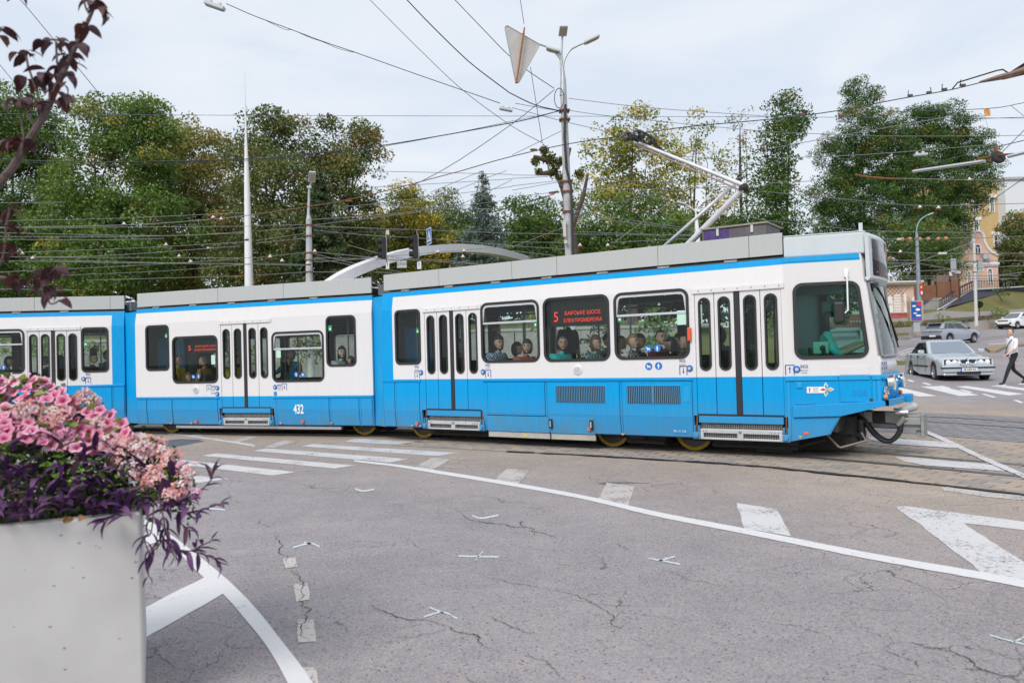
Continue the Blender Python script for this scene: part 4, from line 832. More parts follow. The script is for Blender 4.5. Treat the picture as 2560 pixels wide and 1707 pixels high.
MB().b2((2.62, .98, .5), (2.8, 1.22, .66)).build('coupler_block', DKM, cp, bevel=.02); MB().ball((3.06, .93, .565), .022, 8).build('red_cap', mat('red cap', (.6, .05, .03), .4), cp, True); MB().tube([(2.97, .95, .48), (3.07, .93, .58)], .045, 10).build('hose_end', GS, cp, True)
for dy in (0, .12): part(MB().tube([tuple(p) for p in catmull([(2.42, 1.0 + dy, .60), (2.52, .96 + dy, .52), (2.62, .95 + dy, .36), (2.76, .95 + dy, .24), (2.88, .95 + dy, .24), (2.98, .95 + dy, .36), (3.02, .95 + dy, .50)], 5)], .034, 10), 'coupler_hose', RUB, smooth=True)
part(MB().b2((2.15, .7, .34), (2.42, 1.5, .6)).tube([(2.45, .98, .54), (2.45, .98, .26)], .075, 14).tube([(2.45, .98, .30), (2.45, .98, .22)], .05, 12).b2((2.2, .85, .29), (2.5, 1.2, .36)).tube([(2.1, .8, .45), (2.3, .8, .45)], .13, 12), 'nose_gear', mat('dark gear', (.05, .05, .048), .55, .3, var=.4, vscale=10), smooth=True)
part(MB().tube([(2.14, .45, .56), (2.08, .45, .36), (2.24, .45, .18), (2.28, .45, .17), (2.62, .45, .28), (2.56, .45, .40)], .017, 8), 'guard_rod', mat('bare rod', (.25, .21, .17), .55, .3), smooth=True)
part(MB().tube([(1.55, .42, .12), (2.05, .45, .28)], .03, 8).b2((1.05, .38, .07), (1.6, .48, .13)).box((1.55, .40, .13), (.1, .1, .1)), 'track_brake', DKM)
part(MB().b2((1.7, .5, .3), (2.1, 1.7, .78)), 'nose_underframe', DKM)
# pantograph, roof chest and destination boards inside
PW_ = mat('pale metal tube', (.62, .62, .64), .4, .2, var=.15); pan = part(MB().tube([(-.58, 1.0, 3.15), (.70, 1.0, 4.42)], [.045, .036], 12), 'pantograph', PW_, smooth=True)
pp_ = lambda a, c, y: hit(FA, 1500 + a / 4.612, 300 + c / 4.612, y)
e1, k1_, e2, k2_, hd_ = pp_(780, 1420, 1.22), pp_(1590, 690, 1.22), pp_(1060, 1390, .95), pp_(1640, 800, .95), pp_(440, 265, 1.0)
pan.data.clear_geometry(); bb = MB(); ext = lambda e, k: (e[0] + (e[0] - k[0]) * .3, e[1] + (e[1] - k[1]) * .3); q1, q2 = ext(e1, k1_), ext(e2, k2_)
bb.tube([(q1[0], 1.22, q1[1]), (k1_[0], 1.22, k1_[1] - .02)], [.034, .028], 12); pan.data.from_pydata(bb.v, [], bb.f); pan.data.polygons.foreach_set('use_smooth', [True] * len(bb.f))
MB().tube([(q2[0], .95, q2[1]), (k2_[0], .95, k2_[1])], [.058, .044], 14).build('lower_arm', PW_, pan, True)
MB().tube([(k2_[0] + .03, 1.0, k2_[1] + .06), (hd_[0], 1.0, hd_[1])], [.040, .028], 12).build('upper_arm', PW_, pan, True)
MB().tube([(k2_[0] - .0, .9, k2_[1] - .03), (hd_[0] - .0, .9, hd_[1] - .06)], .014, 8).build('control_rod', mat('rusty rod', (.30, .22, .18), .6, .2), pan, True)
MB().ball((k2_[0] + .02, 1.0, k2_[1] + .03), .075, 8).tube([(k2_[0], .85, k2_[1]), (k2_[0], 1.25, k2_[1] + .02)], .03, 8).ball((k1_[0], 1.22, k1_[1] - .02), .055, 8).build('knee_joint', DKM, pan)
for dx in (-.10, .10):
    b = MB(); b.tube([tuple(p) for p in catmull([(hd_[0] + dx, .55, 5.36), (hd_[0] + dx, .66, 5.45), (hd_[0] + dx, .85, 5.50), (hd_[0] + dx, 1.35, 5.50), (hd_[0] + dx, 1.52, 5.45), (hd_[0] + dx, 1.64, 5.34)], 5)], .026, 8); b.box((hd_[0] + dx, .85, 5.45), (.05, .05, .14)); b.box((hd_[0] + dx, 1.35, 5.45), (.05, .05, .14)); b.build('collector_bow', mat('carbon strip', (.10, .095, .09), .7, var=.4, vscale=20), pan)
MB().box((hd_[0], .85, 5.39), (.40, .05, .05)).box((hd_[0], 1.35, 5.39), (.40, .05, .05)).tube([(hd_[0], .7, 5.37), (hd_[0], 1.5, 5.37)], .025, 8).tube([(hd_[0] + .1, 1.5, 5.38), (hd_[0] + .45, 1.4, 5.1), (k2_[0] - .6, 1.05, k2_[1] + .4)], .012, 6).build('collector_frame', DKM, pan)
ch = part(MB().b2((.18, .7, 3.05), (1.22, 1.5, 3.62)), 'roof_chest', mat('worn chest', (.20, .165, .15), .6, var=.7, vscale=5, base2=(.07, .075, .10))); MB().b2((.20, .694, 3.2), (.62, .70, 3.60)).build('chest_panel', mat('violet panel', (.08, .045, .20), .6, var=.6, vscale=8), ch); MB().b2((.15, .67, 3.62), (1.25, 1.53, 3.645)).build('chest_lid', mat('wood edge', (.33, .29, .24), .7), ch); MB().b2((.42, .68, 3.5), (.46, .70, 3.64)).b2((.98, .68, 3.5), (1.02, .70, 3.64)).build('chest_latch', ALU, ch)
BLK = mat('display black', (.006, .007, .007), .4); MRED = mat('red led', (.4, .02, .01), .5, emit=(1, .06, .02), estr=.65)
def board(F, x0, x1, z0, z1, y=.10, w5=.16):
    d = part(MB().b2((x0, y, z0 - .03), (x1, y + .12, 2.62)), 'destination_display', BLK, F); xs = x0 + (x1 - x0) * .10; bw = (x1 - x0)
    for s, x, z, sz, w in (('5', x0 + bw * .13, (z0 + z1) / 2, (z1 - z0) * .95, bw * .07), ('БАРСЬКЕ ШОСЕ', x0 + bw * .57, z0 + (z1 - z0) * .73, (z1 - z0) * .34, bw * .58), ('ЕЛЕКТРОМЕРЕЖА', x0 + bw * .57, z0 + (z1 - z0) * .24, (z1 - z0) * .34, bw * .62)):
        text('led_lettering', s, MRED, facing(x, y - .004, z), d, sz, .0, w)
    return d
board(FA, -2.46, -1.26, 2.16, 2.42); board(FB, 1.2, 2.36, 1.93, 2.10, .30)
# fittings inside: seats, poles, validators, driver's place
MSEAT = mat('seat plastic', (.03, .033, .036), .5); MPOLE = mat('grab pole', (.14, .17, .165), .35, .5); MVAL = mat('orange validator', (.65, .26, .03), .45)
def pole(F, x, y, z0, z1): part(MB().tube([(x, y, z0), (x, y, z1)], .017, 8), 'grab_pole', MPOLE, F)
for x, y in ((-5.85, .5), (-4.9, .75), (-3.55, 1.0), (-3.45, .8), (-2.75, .6), (-2.9, 1.4), (-2.1, 1.3), (-1.5, .9), (-1.0, .35), (.4, .75), (1.3, .7), (.0, 1.6), (1.55, .3)): pole(FA, x, y, .72, 2.74)
for x, y in ((.75, .6), (1.4, 1.2), (2.45, .5), (3.1, .7), (3.9, .5), (4.2, .55), (5.3, 1.4), (5.62, .4), (2.9, 1.4)): pole(FB, x, y, .38, 2.74)
for x, y in ((-.75, .5), (-1.7, .8), (-2.4, .5), (-.9, 1.3), (-3.4, .6)): pole(FC, x, y, .72, 2.74)
for F, z in ((FA, 2.2), (FB, 2.2), (FC, 2.2)):
    x0, x1 = {id(FA): (-6.2, 1.4), id(FB): (.2, 6.2), id(FC): (-6.2, -.2)}[id(F)]
    for y in (.5, 1.7): part(MB().tube([(x0, y, 2.48), (x1, y, 2.48)], .016, 8), 'grab_rail', MPOLE, F)
def validator(F, x, y, z): v = part(MB().b2((x - .07, y - .05, z - .12), (x + .07, y + .05, z + .10)), 'ticket_validator', BLK, F, bevel=.01); MB().tube([(x - .02, y, z + .08), (x + .03, y, z + .16), (x + .09, y, z + .15), (x + .11, y, z + .02)], .028, 8).build('validator_hood', MVAL, v, True)
validator(FA, *[(lambda q: (q[0], .9, q[1]))(hit(FA, 1235, 840, .9))][0]); validator(FC, *[(lambda q: (q[0], .8, q[1]))(hit(FC, 234, 880, .8))][0]); validator(FB, *[(lambda q: (q[0], .55, q[1]))(hit(FB, 713, 915, .55))][0])
part(MB().b2((1.62, .15, .84), (1.68, 2.05, 2.7)).b2((1.60, .1, .84), (1.7, .16, 1.9)), 'cab_partition', mat('cab partition', (.02, .06, .06), .5), FA); part(MB().b2((1.75, .3, .84), (2.75, 1.9, .9)), 'cab_floor', INDK, FA)
part(MB().b2((2.5, .45, .9), (2.78, 1.75, 1.50)).b2((2.35, .45, 1.28), (2.6, .9, 1.46)), 'dashboard', mat('dashboard', (.035, .06, .055), .5), FA, bevel=.03); x, z = hit(FCAB, 2133, 890, .35); part(MB().b2((x - .2, .33, z - .05), (x + .18, .6, z + .05)), 'control_box', mat('green desk', (.02, .20, .09), .4), FCAB)
x, z = hit(FCAB, 2056, 866, .12); part(MB().b2((x - .13, .1, z - .11), (x + .09, .2, z + .07)), 'ticket_machine', mat('mint box', (.25, .55, .42), .4), FCAB, bevel=.02); part(MB().tube([(x, .10, z - .02), (x, .07, z - .02)], .04, 12).tube([(x, .08, z), (x + .03, .08, z - .2)], .03, 8), 'ticket_lock', BLK, FCAB)
x, z = hit(FCAB, 2083, 772, .7); part(MB().b2((x - .17, .66, z - .25), (x + .17, .74, z + .12)), 'driver_headrest', mat('headrest green', (.10, .28, .22), .6), FCAB, bevel=.04)
part(MB().b2((1.72, .30, 2.42), (2.66, .36, 2.62)), 'sun_blind', mat('sun blind', (.01, .09, .07), .6), FA)
# ------------------------------------------------------------------ behind the tram: park, retaining walls, buildings
D = 1.0884                              # the layout notes for far things use a 2352 px wide picture
MCONC = mat('concrete wall', (.30, .29, .27), .85, var=.25, vscale=3, bump=.3, bscale=30)
def parkz(x, y): return 2.7 + max(0, y - 36.5) * .055
tag(grid('park_lawn', [-70 + 4 * i for i in range(20)] + [10, 12, 14, 16, 18, 20], [36.1] + [36.4 + 5 * i for i in range(14)], lambda x, y: (lambda k, t: t - .3 if y < 36.2 else parkz(x, y) * (1 - k) + (t - .05) * k)(smooth(9, 20, x), terrain(x, y)), MGRASS), kind='structure')
rw = empty('retaining_wall', (-15, 36.2, 0), 0, 'grey concrete panel retaining wall along the park behind the tram', 'wall')
for i in range(21): MB().box((-48 + i * 2.75 + 15, 0, 1.4), (2.71, .3, 2.7)).build('panel', MCONC, rw, bevel=.02)
MB().b2((-36, -.2, 2.74), (24.7, .25, 2.86)).build('coping', mat('coping', (.36, .35, .33), .8), rw)

def loft(name, rowsp, m, kind='structure', label=None, cat=None, sub=6):   # ground sheet between lines of (px, py, depth)
    R_ = []
    for r in rowsp:
        P = [at(*p) for p in r]; Q = []
        for a, b in zip(P, P[1:]):
            for k in range(sub): Q.append(a.lerp(b, k / sub))
        R_.append(Q + [P[-1]])
    n = len(R_[0]); V = []; rows2 = []
    for a, b in zip(R_, R_[1:]):
        for k in range(sub): rows2.append([p.lerp(q, k / sub) for p, q in zip(a, b)])
    rows2.append(R_[-1]); V = [tuple(p + Vector((0, 0, rnd.uniform(-.03, .03) if 0 < i < len(rows2) - 1 else 0))) for i, r in enumerate(rows2) for p in r]
    F_ = [(j * n + i, j * n + i + 1, (j + 1) * n + i + 1, (j + 1) * n + i) for j in range(len(rows2) - 1) for i in range(n - 1)]
    me = bpy.data.meshes.new(name); me.from_pydata(V, [], F_); me.materials.append(m); me.polygons.foreach_set('use_smooth', [True] * len(F_)); return tag(link(name, me), label, cat, kind=kind)
W0 = [(2150, 824, 70), (2241, 818, 72), (2330, 812, 74), (2420, 805, 78), (2492, 798, 82), (2660, 785, 92)]
S0 = [(2150, 806, 75), (2241, 804, 76), (2330, 799, 78), (2420, 792, 82), (2492, 786, 86), (2660, 774, 96)]
L0 = [(2150, 797, 79), (2241, 796, 80), (2356, 776, 84), (2420, 779.5, 85.5), (2492, 777, 88.5), (2660, 764, 99)]
L1 = [(2150, 760, 92), (2241, 757, 92), (2356, 771, 87), (2432, 744, 91), (2519, 727, 95), (2660, 716, 104)]
loft('planting_bed', [W0, S0], mat('bed soil and grass', (.07, .10, .03), .95, var=.6, vscale=.7, bump=.6, bscale=12, base2=(.11, .06, .04)))
loft('pavement', [S0, L0], mat('pavement', (.27, .24, .235), .85, var=.12, vscale=2))
loft('lawn', [L0, L1], mat('dry lawn', (.19, .15, .055), .95, var=.5, vscale=.35, bump=.6, bscale=14, base2=(.10, .125, .035)))
loft('rear_terrace', [L1, [(2150, 740, 135), (2241, 737, 135), (2356, 730, 135), (2432, 726, 135), (2519, 715, 135), (2660, 700, 140)]], MGRASS)
bw = empty('planter_wall', tuple(at(2330, 830, 74)), 0, 'curving pale concrete planter wall behind the grey hatchback', 'wall')
def wallstrip(pts, hgt, m, parent, name, thick=.35, top=None):
    P = catmull([tuple(at(*p).xy) for p in pts], 6); Z = np.interp(np.linspace(0, len(pts) - 1, len(P)), range(len(pts)), [at(*p).z for p in pts]); b = MB()
    n = len(P); IN = offs(P, thick)
    for i in range(n):
        for q, z in ((P[i], Z[i] - hgt), (P[i], Z[i]), (IN[i], Z[i]), (IN[i], Z[i] - hgt)): b.v.append((q.x, q.y, z))
    for i in range(n - 1):
        for k in range(4): b.f.append((i * 4 + k, i * 4 + (k + 1) % 4, i * 4 + 4 + (k + 1) % 4, i * 4 + 4 + k)); b.m.append(0)
    o = b.build(name, m, parent)
    if parent is not None: o.matrix_basis = Matrix.Translation(-Vector(parent.location))
    return o
WL0 = [(2150, 827, 69), (2236, 821.5, 71), (2330, 814, 73.5), (2420, 807, 77.5), (2492, 799.5, 81.5), (2660, 786, 91)]
wallstrip(WL0, 1.6, mat('pale concrete', (.46, .40, .34), .85, var=.22, vscale=1.2), bw, 'wall_face'); wallstrip([(a, b - 1.2, c) for a, b, c in WL0], .12, mat('coping', (.36, .35, .33), .8), bw, 'coping', .5)
gs = loft('grass_verge', [[(2180, 846, 68), (2236, 841, 68), (2275, 836, 68.5)], [(2180, 838, 70.5), (2236, 833, 70.5), (2270, 831.5, 71)]], MGRASS); wallstrip([(2180, 846, 67.9), (2236, 841.3, 67.9), (2277, 836, 68.4)], .3, MCONC, None, 'kerb', .25)
tag(bpy.data.objects['kerb'], kind='structure')
isl = [gnd(2240 + a / 6.534, 760 + b / 6.534) for a, b in ((1450, 745), (1620, 715), (1900, 670), (2091, 655), (2091, 690), (1800, 720), (1640, 800), (1540, 800))]
tag(MB().prism([tuple(p) for p in isl], (0, 0, .14)).build('traffic_island', mat('island soil', (.30, .23, .15), .95, var=.3)), kind='structure')

def frame_at(px, py, Y, yaw=0.0):      # matrix at a pixel and depth, x to the right, y away, z up
    return Matrix.Translation(at(px, py, Y)) @ Matrix.Rotation(yaw, 4, 'Z')
# kiosk wall with lozenge pattern
KY = 80.0; kz0 = at(2250, 800, KY); s_ = KY / FPX; kx = lambda px: (px - 2250) * s_
ks = empty('tiled_wall', tuple(kz0), 0, 'long tiled wall with cream lozenge pattern, white cut out figures and red tile base', 'wall')
KM = mat('cream render', (.62, .46, .36), .8, var=.08, vscale=2)
MB().b2((kx(1900), 0, .6), (kx(2287), .5, 3.55)).build('wall_face', KM, ks); MB().b2((kx(1900), -.12, -.6), (kx(2287.5), .3, .62)).build('tile_base', mat('red tiles', (.42, .10, .08), .5, var=.3, vscale=3), ks); MB().b2((kx(1900), -.16, .58), (kx(2288), .1, .70)).build('tile_ledge', mat('red ledge', (.38, .09, .07), .5), ks)
MB().b2((kx(1890), -.6, 3.72), (kx(2306), .8, 3.90)).b2((kx(1890), -.4, 3.55), (kx(2300), .7, 3.72)).build('roof_slab', mat('pale roof edge', (.62, .58, .48), .7), ks); b = MB()
for c in range(-4, 40):
    for sg in (1, -1):
        x0 = kx(1905) + c * .42; p0 = Vector((x0 if sg > 0 else x0, 0, 1.9 if sg > 0 else 3.5)); L_ = 1.6
        xe = x0 + L_
        if xe > kx(2285) or x0 < kx(1900): continue
        z0_, z1_ = (1.9, 3.5) if sg > 0 else (3.5, 1.9)
        b.add([(x0 - .05, -.015, z0_), (x0 + .05, -.015, z0_), (xe + .05, -.015, z1_), (xe - .05, -.015, z1_)], [(0, 1, 2, 3)])
tag(b.build('lozenge_tiles', mat('terracotta tile', (.42, .24, .17), .8), ks), kind='stuff'); b = MB(); b2 = MB()
for px in range(1910, 2286, 7): b2.box((kx(px), -.135, -.02), (.1, .03, .1), (0, .785, 0))
tag(b2.build('white_tiles', WHT, ks), kind='stuff')
def cut(parent, pts, y, d, m, name): return MB().prism([(x, y, z) for x, z in pts], (0, d, 0)).build(name, m, parent)
MCUT = mat('white cut-out', (.78, .74, .70), .6)
for px, w, zt in ((2236 - 8, 22, 2.1), (2245, 18, 2.35)): pass
cut(ks, [(kx(2219), .75), (kx(2233), .75), (kx(2233), 2.0), (kx(2231), 2.35), (kx(2226), 2.5), (kx(2221), 2.35), (kx(2219), 2.0)], -.06, .05, MCUT, 'cut_out_dome'); cut(ks, [(kx(2236), .75), (kx(2253), .75), (kx(2253), 2.6), (kx(2236), 2.55)], -.06, .05, MCUT, 'cut_out_tower'); cut(ks, [(kx(2259), .75), (kx(2268), .75), (kx(2265), 1.5), (kx(2267), 1.95), (kx(2268), 2.4), (kx(2264), 2.75), (kx(2260), 2.4), (kx(2261), 1.95), (kx(2263), 1.5)], -.06, .05, MCUT, 'cut_out_spoon'); cut(ks, [(kx(2283), .75), (kx(2287), .75), (kx(2287), 2.4), (kx(2281), 2.1)], -.06, .05, MCUT, 'cut_out_cup')
wdw = MB()
for r in range(6):
    for c in range(4): wdw.box((kx(2238.5 + c * 4), -.065, .95 + r * .28), (.08, .012, .13))
for c in range(4): wdw.box((kx(2221.5 + c * 3), -.065, 1.6), (.06, .012, .2))
tag(wdw.build('cut_out_windows', mat('tan opening', (.45, .32, .25), .8), ks), kind='stuff')
# brown fence wall with posts
fw0 = at(2290, 752, 88); fe = empty('boundary_wall', tuple(fw0), 0, 'terracotta boundary wall in panels between dark posts beside the stairs', 'wall'); fs = 88 / FPX
FM = mat('terracotta wall', (.21, .095, .055), .85, var=.25, vscale=1.5)
segs = [(2284, 2341, 38), (2343, 2377, 46), (2379, 2398, 56)]
for a, c, h in segs: MB().b2(((a - 2290) * fs, 0, -.6), ((c - 2290) * fs, .25, h * fs)).build('panel', FM, fe)
for a, h in ((2342, 48), (2378, 58), (2399, 64)): MB().b2(((a - .9 - 2290) * fs, -.06, -.6), ((a + .9 - 2290) * fs, .3, h * fs)).build('post', mat('dark post', (.06, .03, .02), .7), fe)
# stairs and dark side walls
MDB = mat('slate blue render', (.045, .05, .075), .8, var=.15)
st = empty('stone_stairs', tuple(at(2335, 776, 85)), 0, 'flight of steps between slate blue side walls and a dark balustrade', 'stairs'); org = Vector(st.location)
lp = lambda px, py, Y: tuple(at(px, py, Y) - org)
for i in range(9): p = at(2330 + i * 4.6, 772 - i * 4.2, 85.5 + i * .45) - org; MB().box(tuple(p), (2.6, .6, .22)).build('step', MCONC, st)
cut_ = [(2345, 774, 84.6), (2429, 725, 91), (2600, 715, 98), (2600, 726, 98), (2519, 728, 95), (2432, 746, 91), (2375, 767, 87)]
MB().prism([lp(*q) for q in cut_], (.1, .35, 0)).build('side_wall', MDB, st)
MB().tube([lp(2343, 775, 84.5), lp(2429, 724.5, 90.9), lp(2600, 714, 97.9)], .09, 6).build('coping', mat('pale coping', (.50, .50, .50), .7), st)
MB().prism([lp(2300, 751, 87.5), lp(2348, 751, 87.5), lp(2330, 768, 86.5), lp(2308, 777, 85.5), (lp(2300, 778, 85.5))], (0, .3, 0)).build('side_wall', MDB, st)
MDK = mat('dark railing', (.018, .018, .02), .5)
bal = MB().tube([lp(2349, 752, 85), lp(2390, 724.5, 88.5), lp(2432, 703, 91)], .07, 6); bal.tube([lp(2349, 769, 85), lp(2432, 722, 91)], .05, 6); bo = bal.build('handrail', MDK, st)
for i in range(15):
    k = i / 14; a = at(2350 + k * 80, 767.5 - k * 46, 85 + k * 6) - org; c = a + Vector((0, 0, .75)); MB().lathe([(.09, 0), (.05, .1), (.10, .3), (.05, .6), (.08, .75)], 6, tuple(a)).build('baluster', mat('dark stone', (.10, .10, .11), .7), st)
rl = empty('terrace_railing', tuple(at(2460, 721, 93)), 0, 'thin dark metal railing on the terrace edge before the pink house', 'railing'); org2 = Vector(rl.location); b = MB(); b.tube([tuple(at(2398, 717, 90) - org2), tuple(at(2432, 702, 91) - org2), tuple(at(2500, 701, 95) - org2)], .03, 5); b.build('top_rail', MDK, rl)
for i in range(17): x = 2434 + i * 4; p = at(x, 721 - i * .15, 91 + i * .25) - org2; MB().b2((p.x - .02, p.y - .02, p.z), (p.x + .02, p.y + .02, p.z + .88)).build('railing_bar', MDK, rl)
# pink house with a curved gable
HY = 99.0; hs = HY / FPX; ph = empty('pink_house', tuple(at(2450, 724, HY)), 0, 'small pink house with a curved white trimmed gable above the stairs', 'house'); MP = mat('pink render', (.66, .42, .32), .8, var=.08, vscale=1.2); MT = mat('white trim', (.74, .74, .76), .7)
hx = lambda a: (1920 + a / 3.672 - 2450) * hs; hz = lambda c: (724 - (427 + c / 3.672)) * hs
half = [(0, 552), (28, 560), (50, 590), (58, 650), (82, 705), (120, 752), (172, 775), (175, 850), (175, 1130)]
prof_ = [(hx(1945 + a), hz(c)) for a, c in half] + [(hx(1945 - a), hz(c)) for a, c in half[::-1][:-1]]
MB().prism([(x, 0, z) for x, z in prof_], (0, 9, 0)).build('wall', MP, ph)
MB().tube([(hx(1945 + a), -.05, hz(c)) for a, c in half[:7]][::-1] + [(hx(1945 - a), -.05, hz(c)) for a, c in half[1:7]], .16, 6).build('gable_trim', MT, ph); MB().b2((hx(1765), -.22, hz(862)), (hx(2125), .1, hz(845))).b2((hx(1768), -.14, hz(875)), (hx(2122), .1, hz(866))).build('cornice', MT, ph)
MWG = mat('dark window glass', (.03, .035, .04), .08, spec=.8)
def hwin(parent, x0, x1, z0, z1, arch=False, m=MT, y=0.0, frame=.12):
    w = x1 - x0; o_ = [(x0, z0), (x1, z0)] + ([(x0 + w / 2 + w / 2 * math.cos(math.radians(t)), z1 - w / 2 + w / 2 * math.sin(math.radians(t))) for t in range(0, 181, 20)] if arch else [(x1, z1), (x0, z1)])
    b = MB(); b.add(*ring(o_, inset(o_, frame), y - .10, y + .05)); wi = b.build('window', m, parent); MB().poly([(a, y - .02, c) for a, c in inset(o_, frame)]).build('pane', MWG, wi, fix=False)
    MB().b2((x0 + w / 2 - .04, y - .07, z0), (x0 + w / 2 + .04, y, z1 - (w / 2 if arch else 0))).b2((x0, y - .065, z0 + (z1 - z0) * .6), (x1, y, z0 + (z1 - z0) * .6 + .06)).build('glazing_bar', m, wi); return wi
hwin(ph, hx(1907), hx(1968), hz(762), hz(668), True); hwin(ph, hx(1826), hx(1868), hz(1026), hz(915), True); hwin(ph, hx(2016), hx(2066), hz(1034), hz(895), True)
dr = MB().b2((hx(1920), -.05, hz(1080)), (hx(1955), .02, hz(920))).build('door', mat('pale door', (.45, .43, .42), .5), ph); MB().b2((hx(1912), -.08, hz(925)), (hx(1985), 0, hz(880))).build('door_canopy', MT, ph)
MB().b2((hx(1960), -.7, hz(815)), (hx(2020), -.1, hz(765))).build('balcony_box', mat('grey box', (.45, .47, .5), .5), ph)
# yellow and white apartment houses
yb = empty('yellow_building', tuple(at(2460, 730, 128)), 0, 'tall yellow apartment building behind the trees above the pink house', 'building'); ys_ = 128 / FPX
MB().b2(((2375 - 2460) * ys_, 0, -2), ((2521 - 2460) * ys_, 12, (730 - 445) * ys_)).build('wall', mat('yellow render', (.55, .39, .19), .8, var=.08, vscale=.6), yb); MB().b2(((2372 - 2460) * ys_, -.4, (730 - 447) * ys_), ((2522 - 2460) * ys_, 12.3, (730 - 440) * ys_)).build('roof_edge', MT, yb)
yw = lambda a, c: ((1920 + a / 3.672 - 2460) * ys_, (730 - 427 - c / 3.672) * ys_)
for a0, a1, c0, c1 in ((2085, 2170, 730, 590), (1905, 1960, 560, 450), (2150, 2190, 420, 120), (1905, 1960, 380, 280), (1800, 1850, 560, 450), (1800, 1850, 380, 280), (2060, 2110, 380, 250)):
    x0, z0 = yw(a0, c0); x1, z1 = yw(a1, c1); hwin(yb, x0, x1, z0, z1, False, MT, 0, .2); MB().b2((x0 - .3, -.2, z1), (x1 + .3, .1, z1 + .5)).build('lintel', MT, yb)
wb_ = empty('white_building', tuple(at(2570, 730, 126)), 0, 'plain white gabled building at the right edge beyond the yellow one', 'building'); MB().b2(((2523 - 2570) * ys_, 0, -2), ((2680 - 2570) * ys_, 14, (730 - 450) * ys_)).build('wall', mat('white render', (.72, .73, .76), .7), wb_); MB().b2(((2522 - 2570) * ys_, -.3, (730 - 452) * ys_), ((2682 - 2570) * ys_, 14.2, (730 - 446) * ys_)).build('roof_edge', mat('roof metal', (.4, .4, .42), .5), wb_)
hwin(wb_, 0, 1.5, 4, 7, False, MT, 0, .15)
db = empty('dark_house', tuple(at(2535, 722, 108)), 0, 'low dark fronted house with white balusters right of the pink house', 'house'); MB().b2((-2.2, 0, -.5), (7, 5, 3.2)).build('wall', MDB, db); MB().b2((-2.3, -.5, 3.2), (7.2, 5, 3.5)).build('roof', mat('pale roof edge', (.62, .58, .48), .7), db); MB().b2((-.3, -.25, 1.9), (4.5, .05, 2.6)).build('fascia', mat('grey sign', (.45, .46, .48), .5), db)
for i in range(9): MB().lathe([(.1, 0), (.06, .2), (.11, .4), (.06, .7)], 6, (-1.5 + i * .35, -.3, .3)).build('baluster', MT, db)

# ------------------------------------------------------------------ trees
LEAF = leafmat('leaves', .28); BARK = mat('bark', (.085, .065, .05), .9, var=.4, vscale=6, bump=.6, bscale=18)
def leafmesh(name, pos, tint, size, m, aspect=.55, up=.7, jitter=.4):
    n = len(pos); r = nrng; N_ = r.normal(size=(n, 3)); N_[:, 2] += up; N_ /= np.linalg.norm(N_, axis=1)[:, None]
    A = r.normal(size=(n, 3)); T = np.cross(N_, A); T /= np.linalg.norm(T, axis=1)[:, None]; B = np.cross(N_, T); s = size * r.uniform(.6, 1.25, (n, 1))
    V = np.empty((n, 4, 3)); V[:, 0] = pos - T * s; V[:, 1] = pos - B * s * aspect + T * s * .1; V[:, 2] = pos + T * s - N_ * s * .2; V[:, 3] = pos + B * s * aspect + T * s * .1
    me = bpy.data.meshes.new(name); me.vertices.add(n * 4); me.vertices.foreach_set('co', V.reshape(-1).astype(np.float32)); me.loops.add(n * 4); me.loops.foreach_set('vertex_index', np.arange(n * 4, dtype=np.int32)); me.polygons.add(n)
    me.polygons.foreach_set('loop_start', np.arange(0, n * 4, 4, dtype=np.int32)); me.polygons.foreach_set('loop_total', np.full(n, 4, dtype=np.int32)); me.materials.append(m)
    a = me.attributes.new('tint', 'FLOAT_COLOR', 'FACE'); c = np.ones((n, 4)); c[:, :3] = np.clip(tint * r.uniform(1 - jitter, 1 + jitter, (n, 1)), .004, .9); a.data.foreach_set('color', c.reshape(-1).astype(np.float32)); me.update(calc_edges=True); return me
def lobe_clumps(lobes, dens, rmin=.45, rmax=.95):   # lobes: centre, (rx, ry, rz)
    C = []
    for c, rad in lobes:
        n = max(5, int(dens * rad[0] * rad[2])); d = nrng.normal(size=(n, 3)); d /= np.linalg.norm(d, axis=1)[:, None]; q = nrng.uniform(.12, 1, (n, 1)) ** .45; C.append(np.array(c) + d * q * np.array(rad))
    C = np.concatenate(C); return C, nrng.uniform(rmin, rmax, len(C))
def crown(name, lobes, dens, per, size, cols, autumn, root, org_, clump=(.45, .95)):
    C, R_ = lobe_clumps(lobes, dens, *clump); n = len(C); zt = (C[:, 2] - C[:, 2].min()) / max(.1, np.ptp(C[:, 2]))
    base = np.array(cols[0]) + (np.array(cols[1]) - np.array(cols[0])) * nrng.uniform(0, 1, (n, 1)); au = nrng.uniform(0, 1, n) < autumn * (.35 + 1.1 * zt)
    base[au] = (np.array(cols[2]) * .75 + np.array(cols[1]) * .25) * nrng.uniform(.7, 1.15, (au.sum(), 1))
    k = np.maximum(6, (per * (R_ / .7) ** 2).astype(int)); P = np.repeat(C, k, 0); T = np.repeat(base, k, 0); rr = np.repeat(R_, k)[:, None]
    d = nrng.normal(size=P.shape); d /= np.linalg.norm(d, axis=1)[:, None]; P = P + d * rr * nrng.uniform(.1, 1, (len(P), 1)) ** .4 * np.array([1, 1, .58])
    me = leafmesh(name, P - np.array(org_), T, size, LEAF); return link(name, me, root)
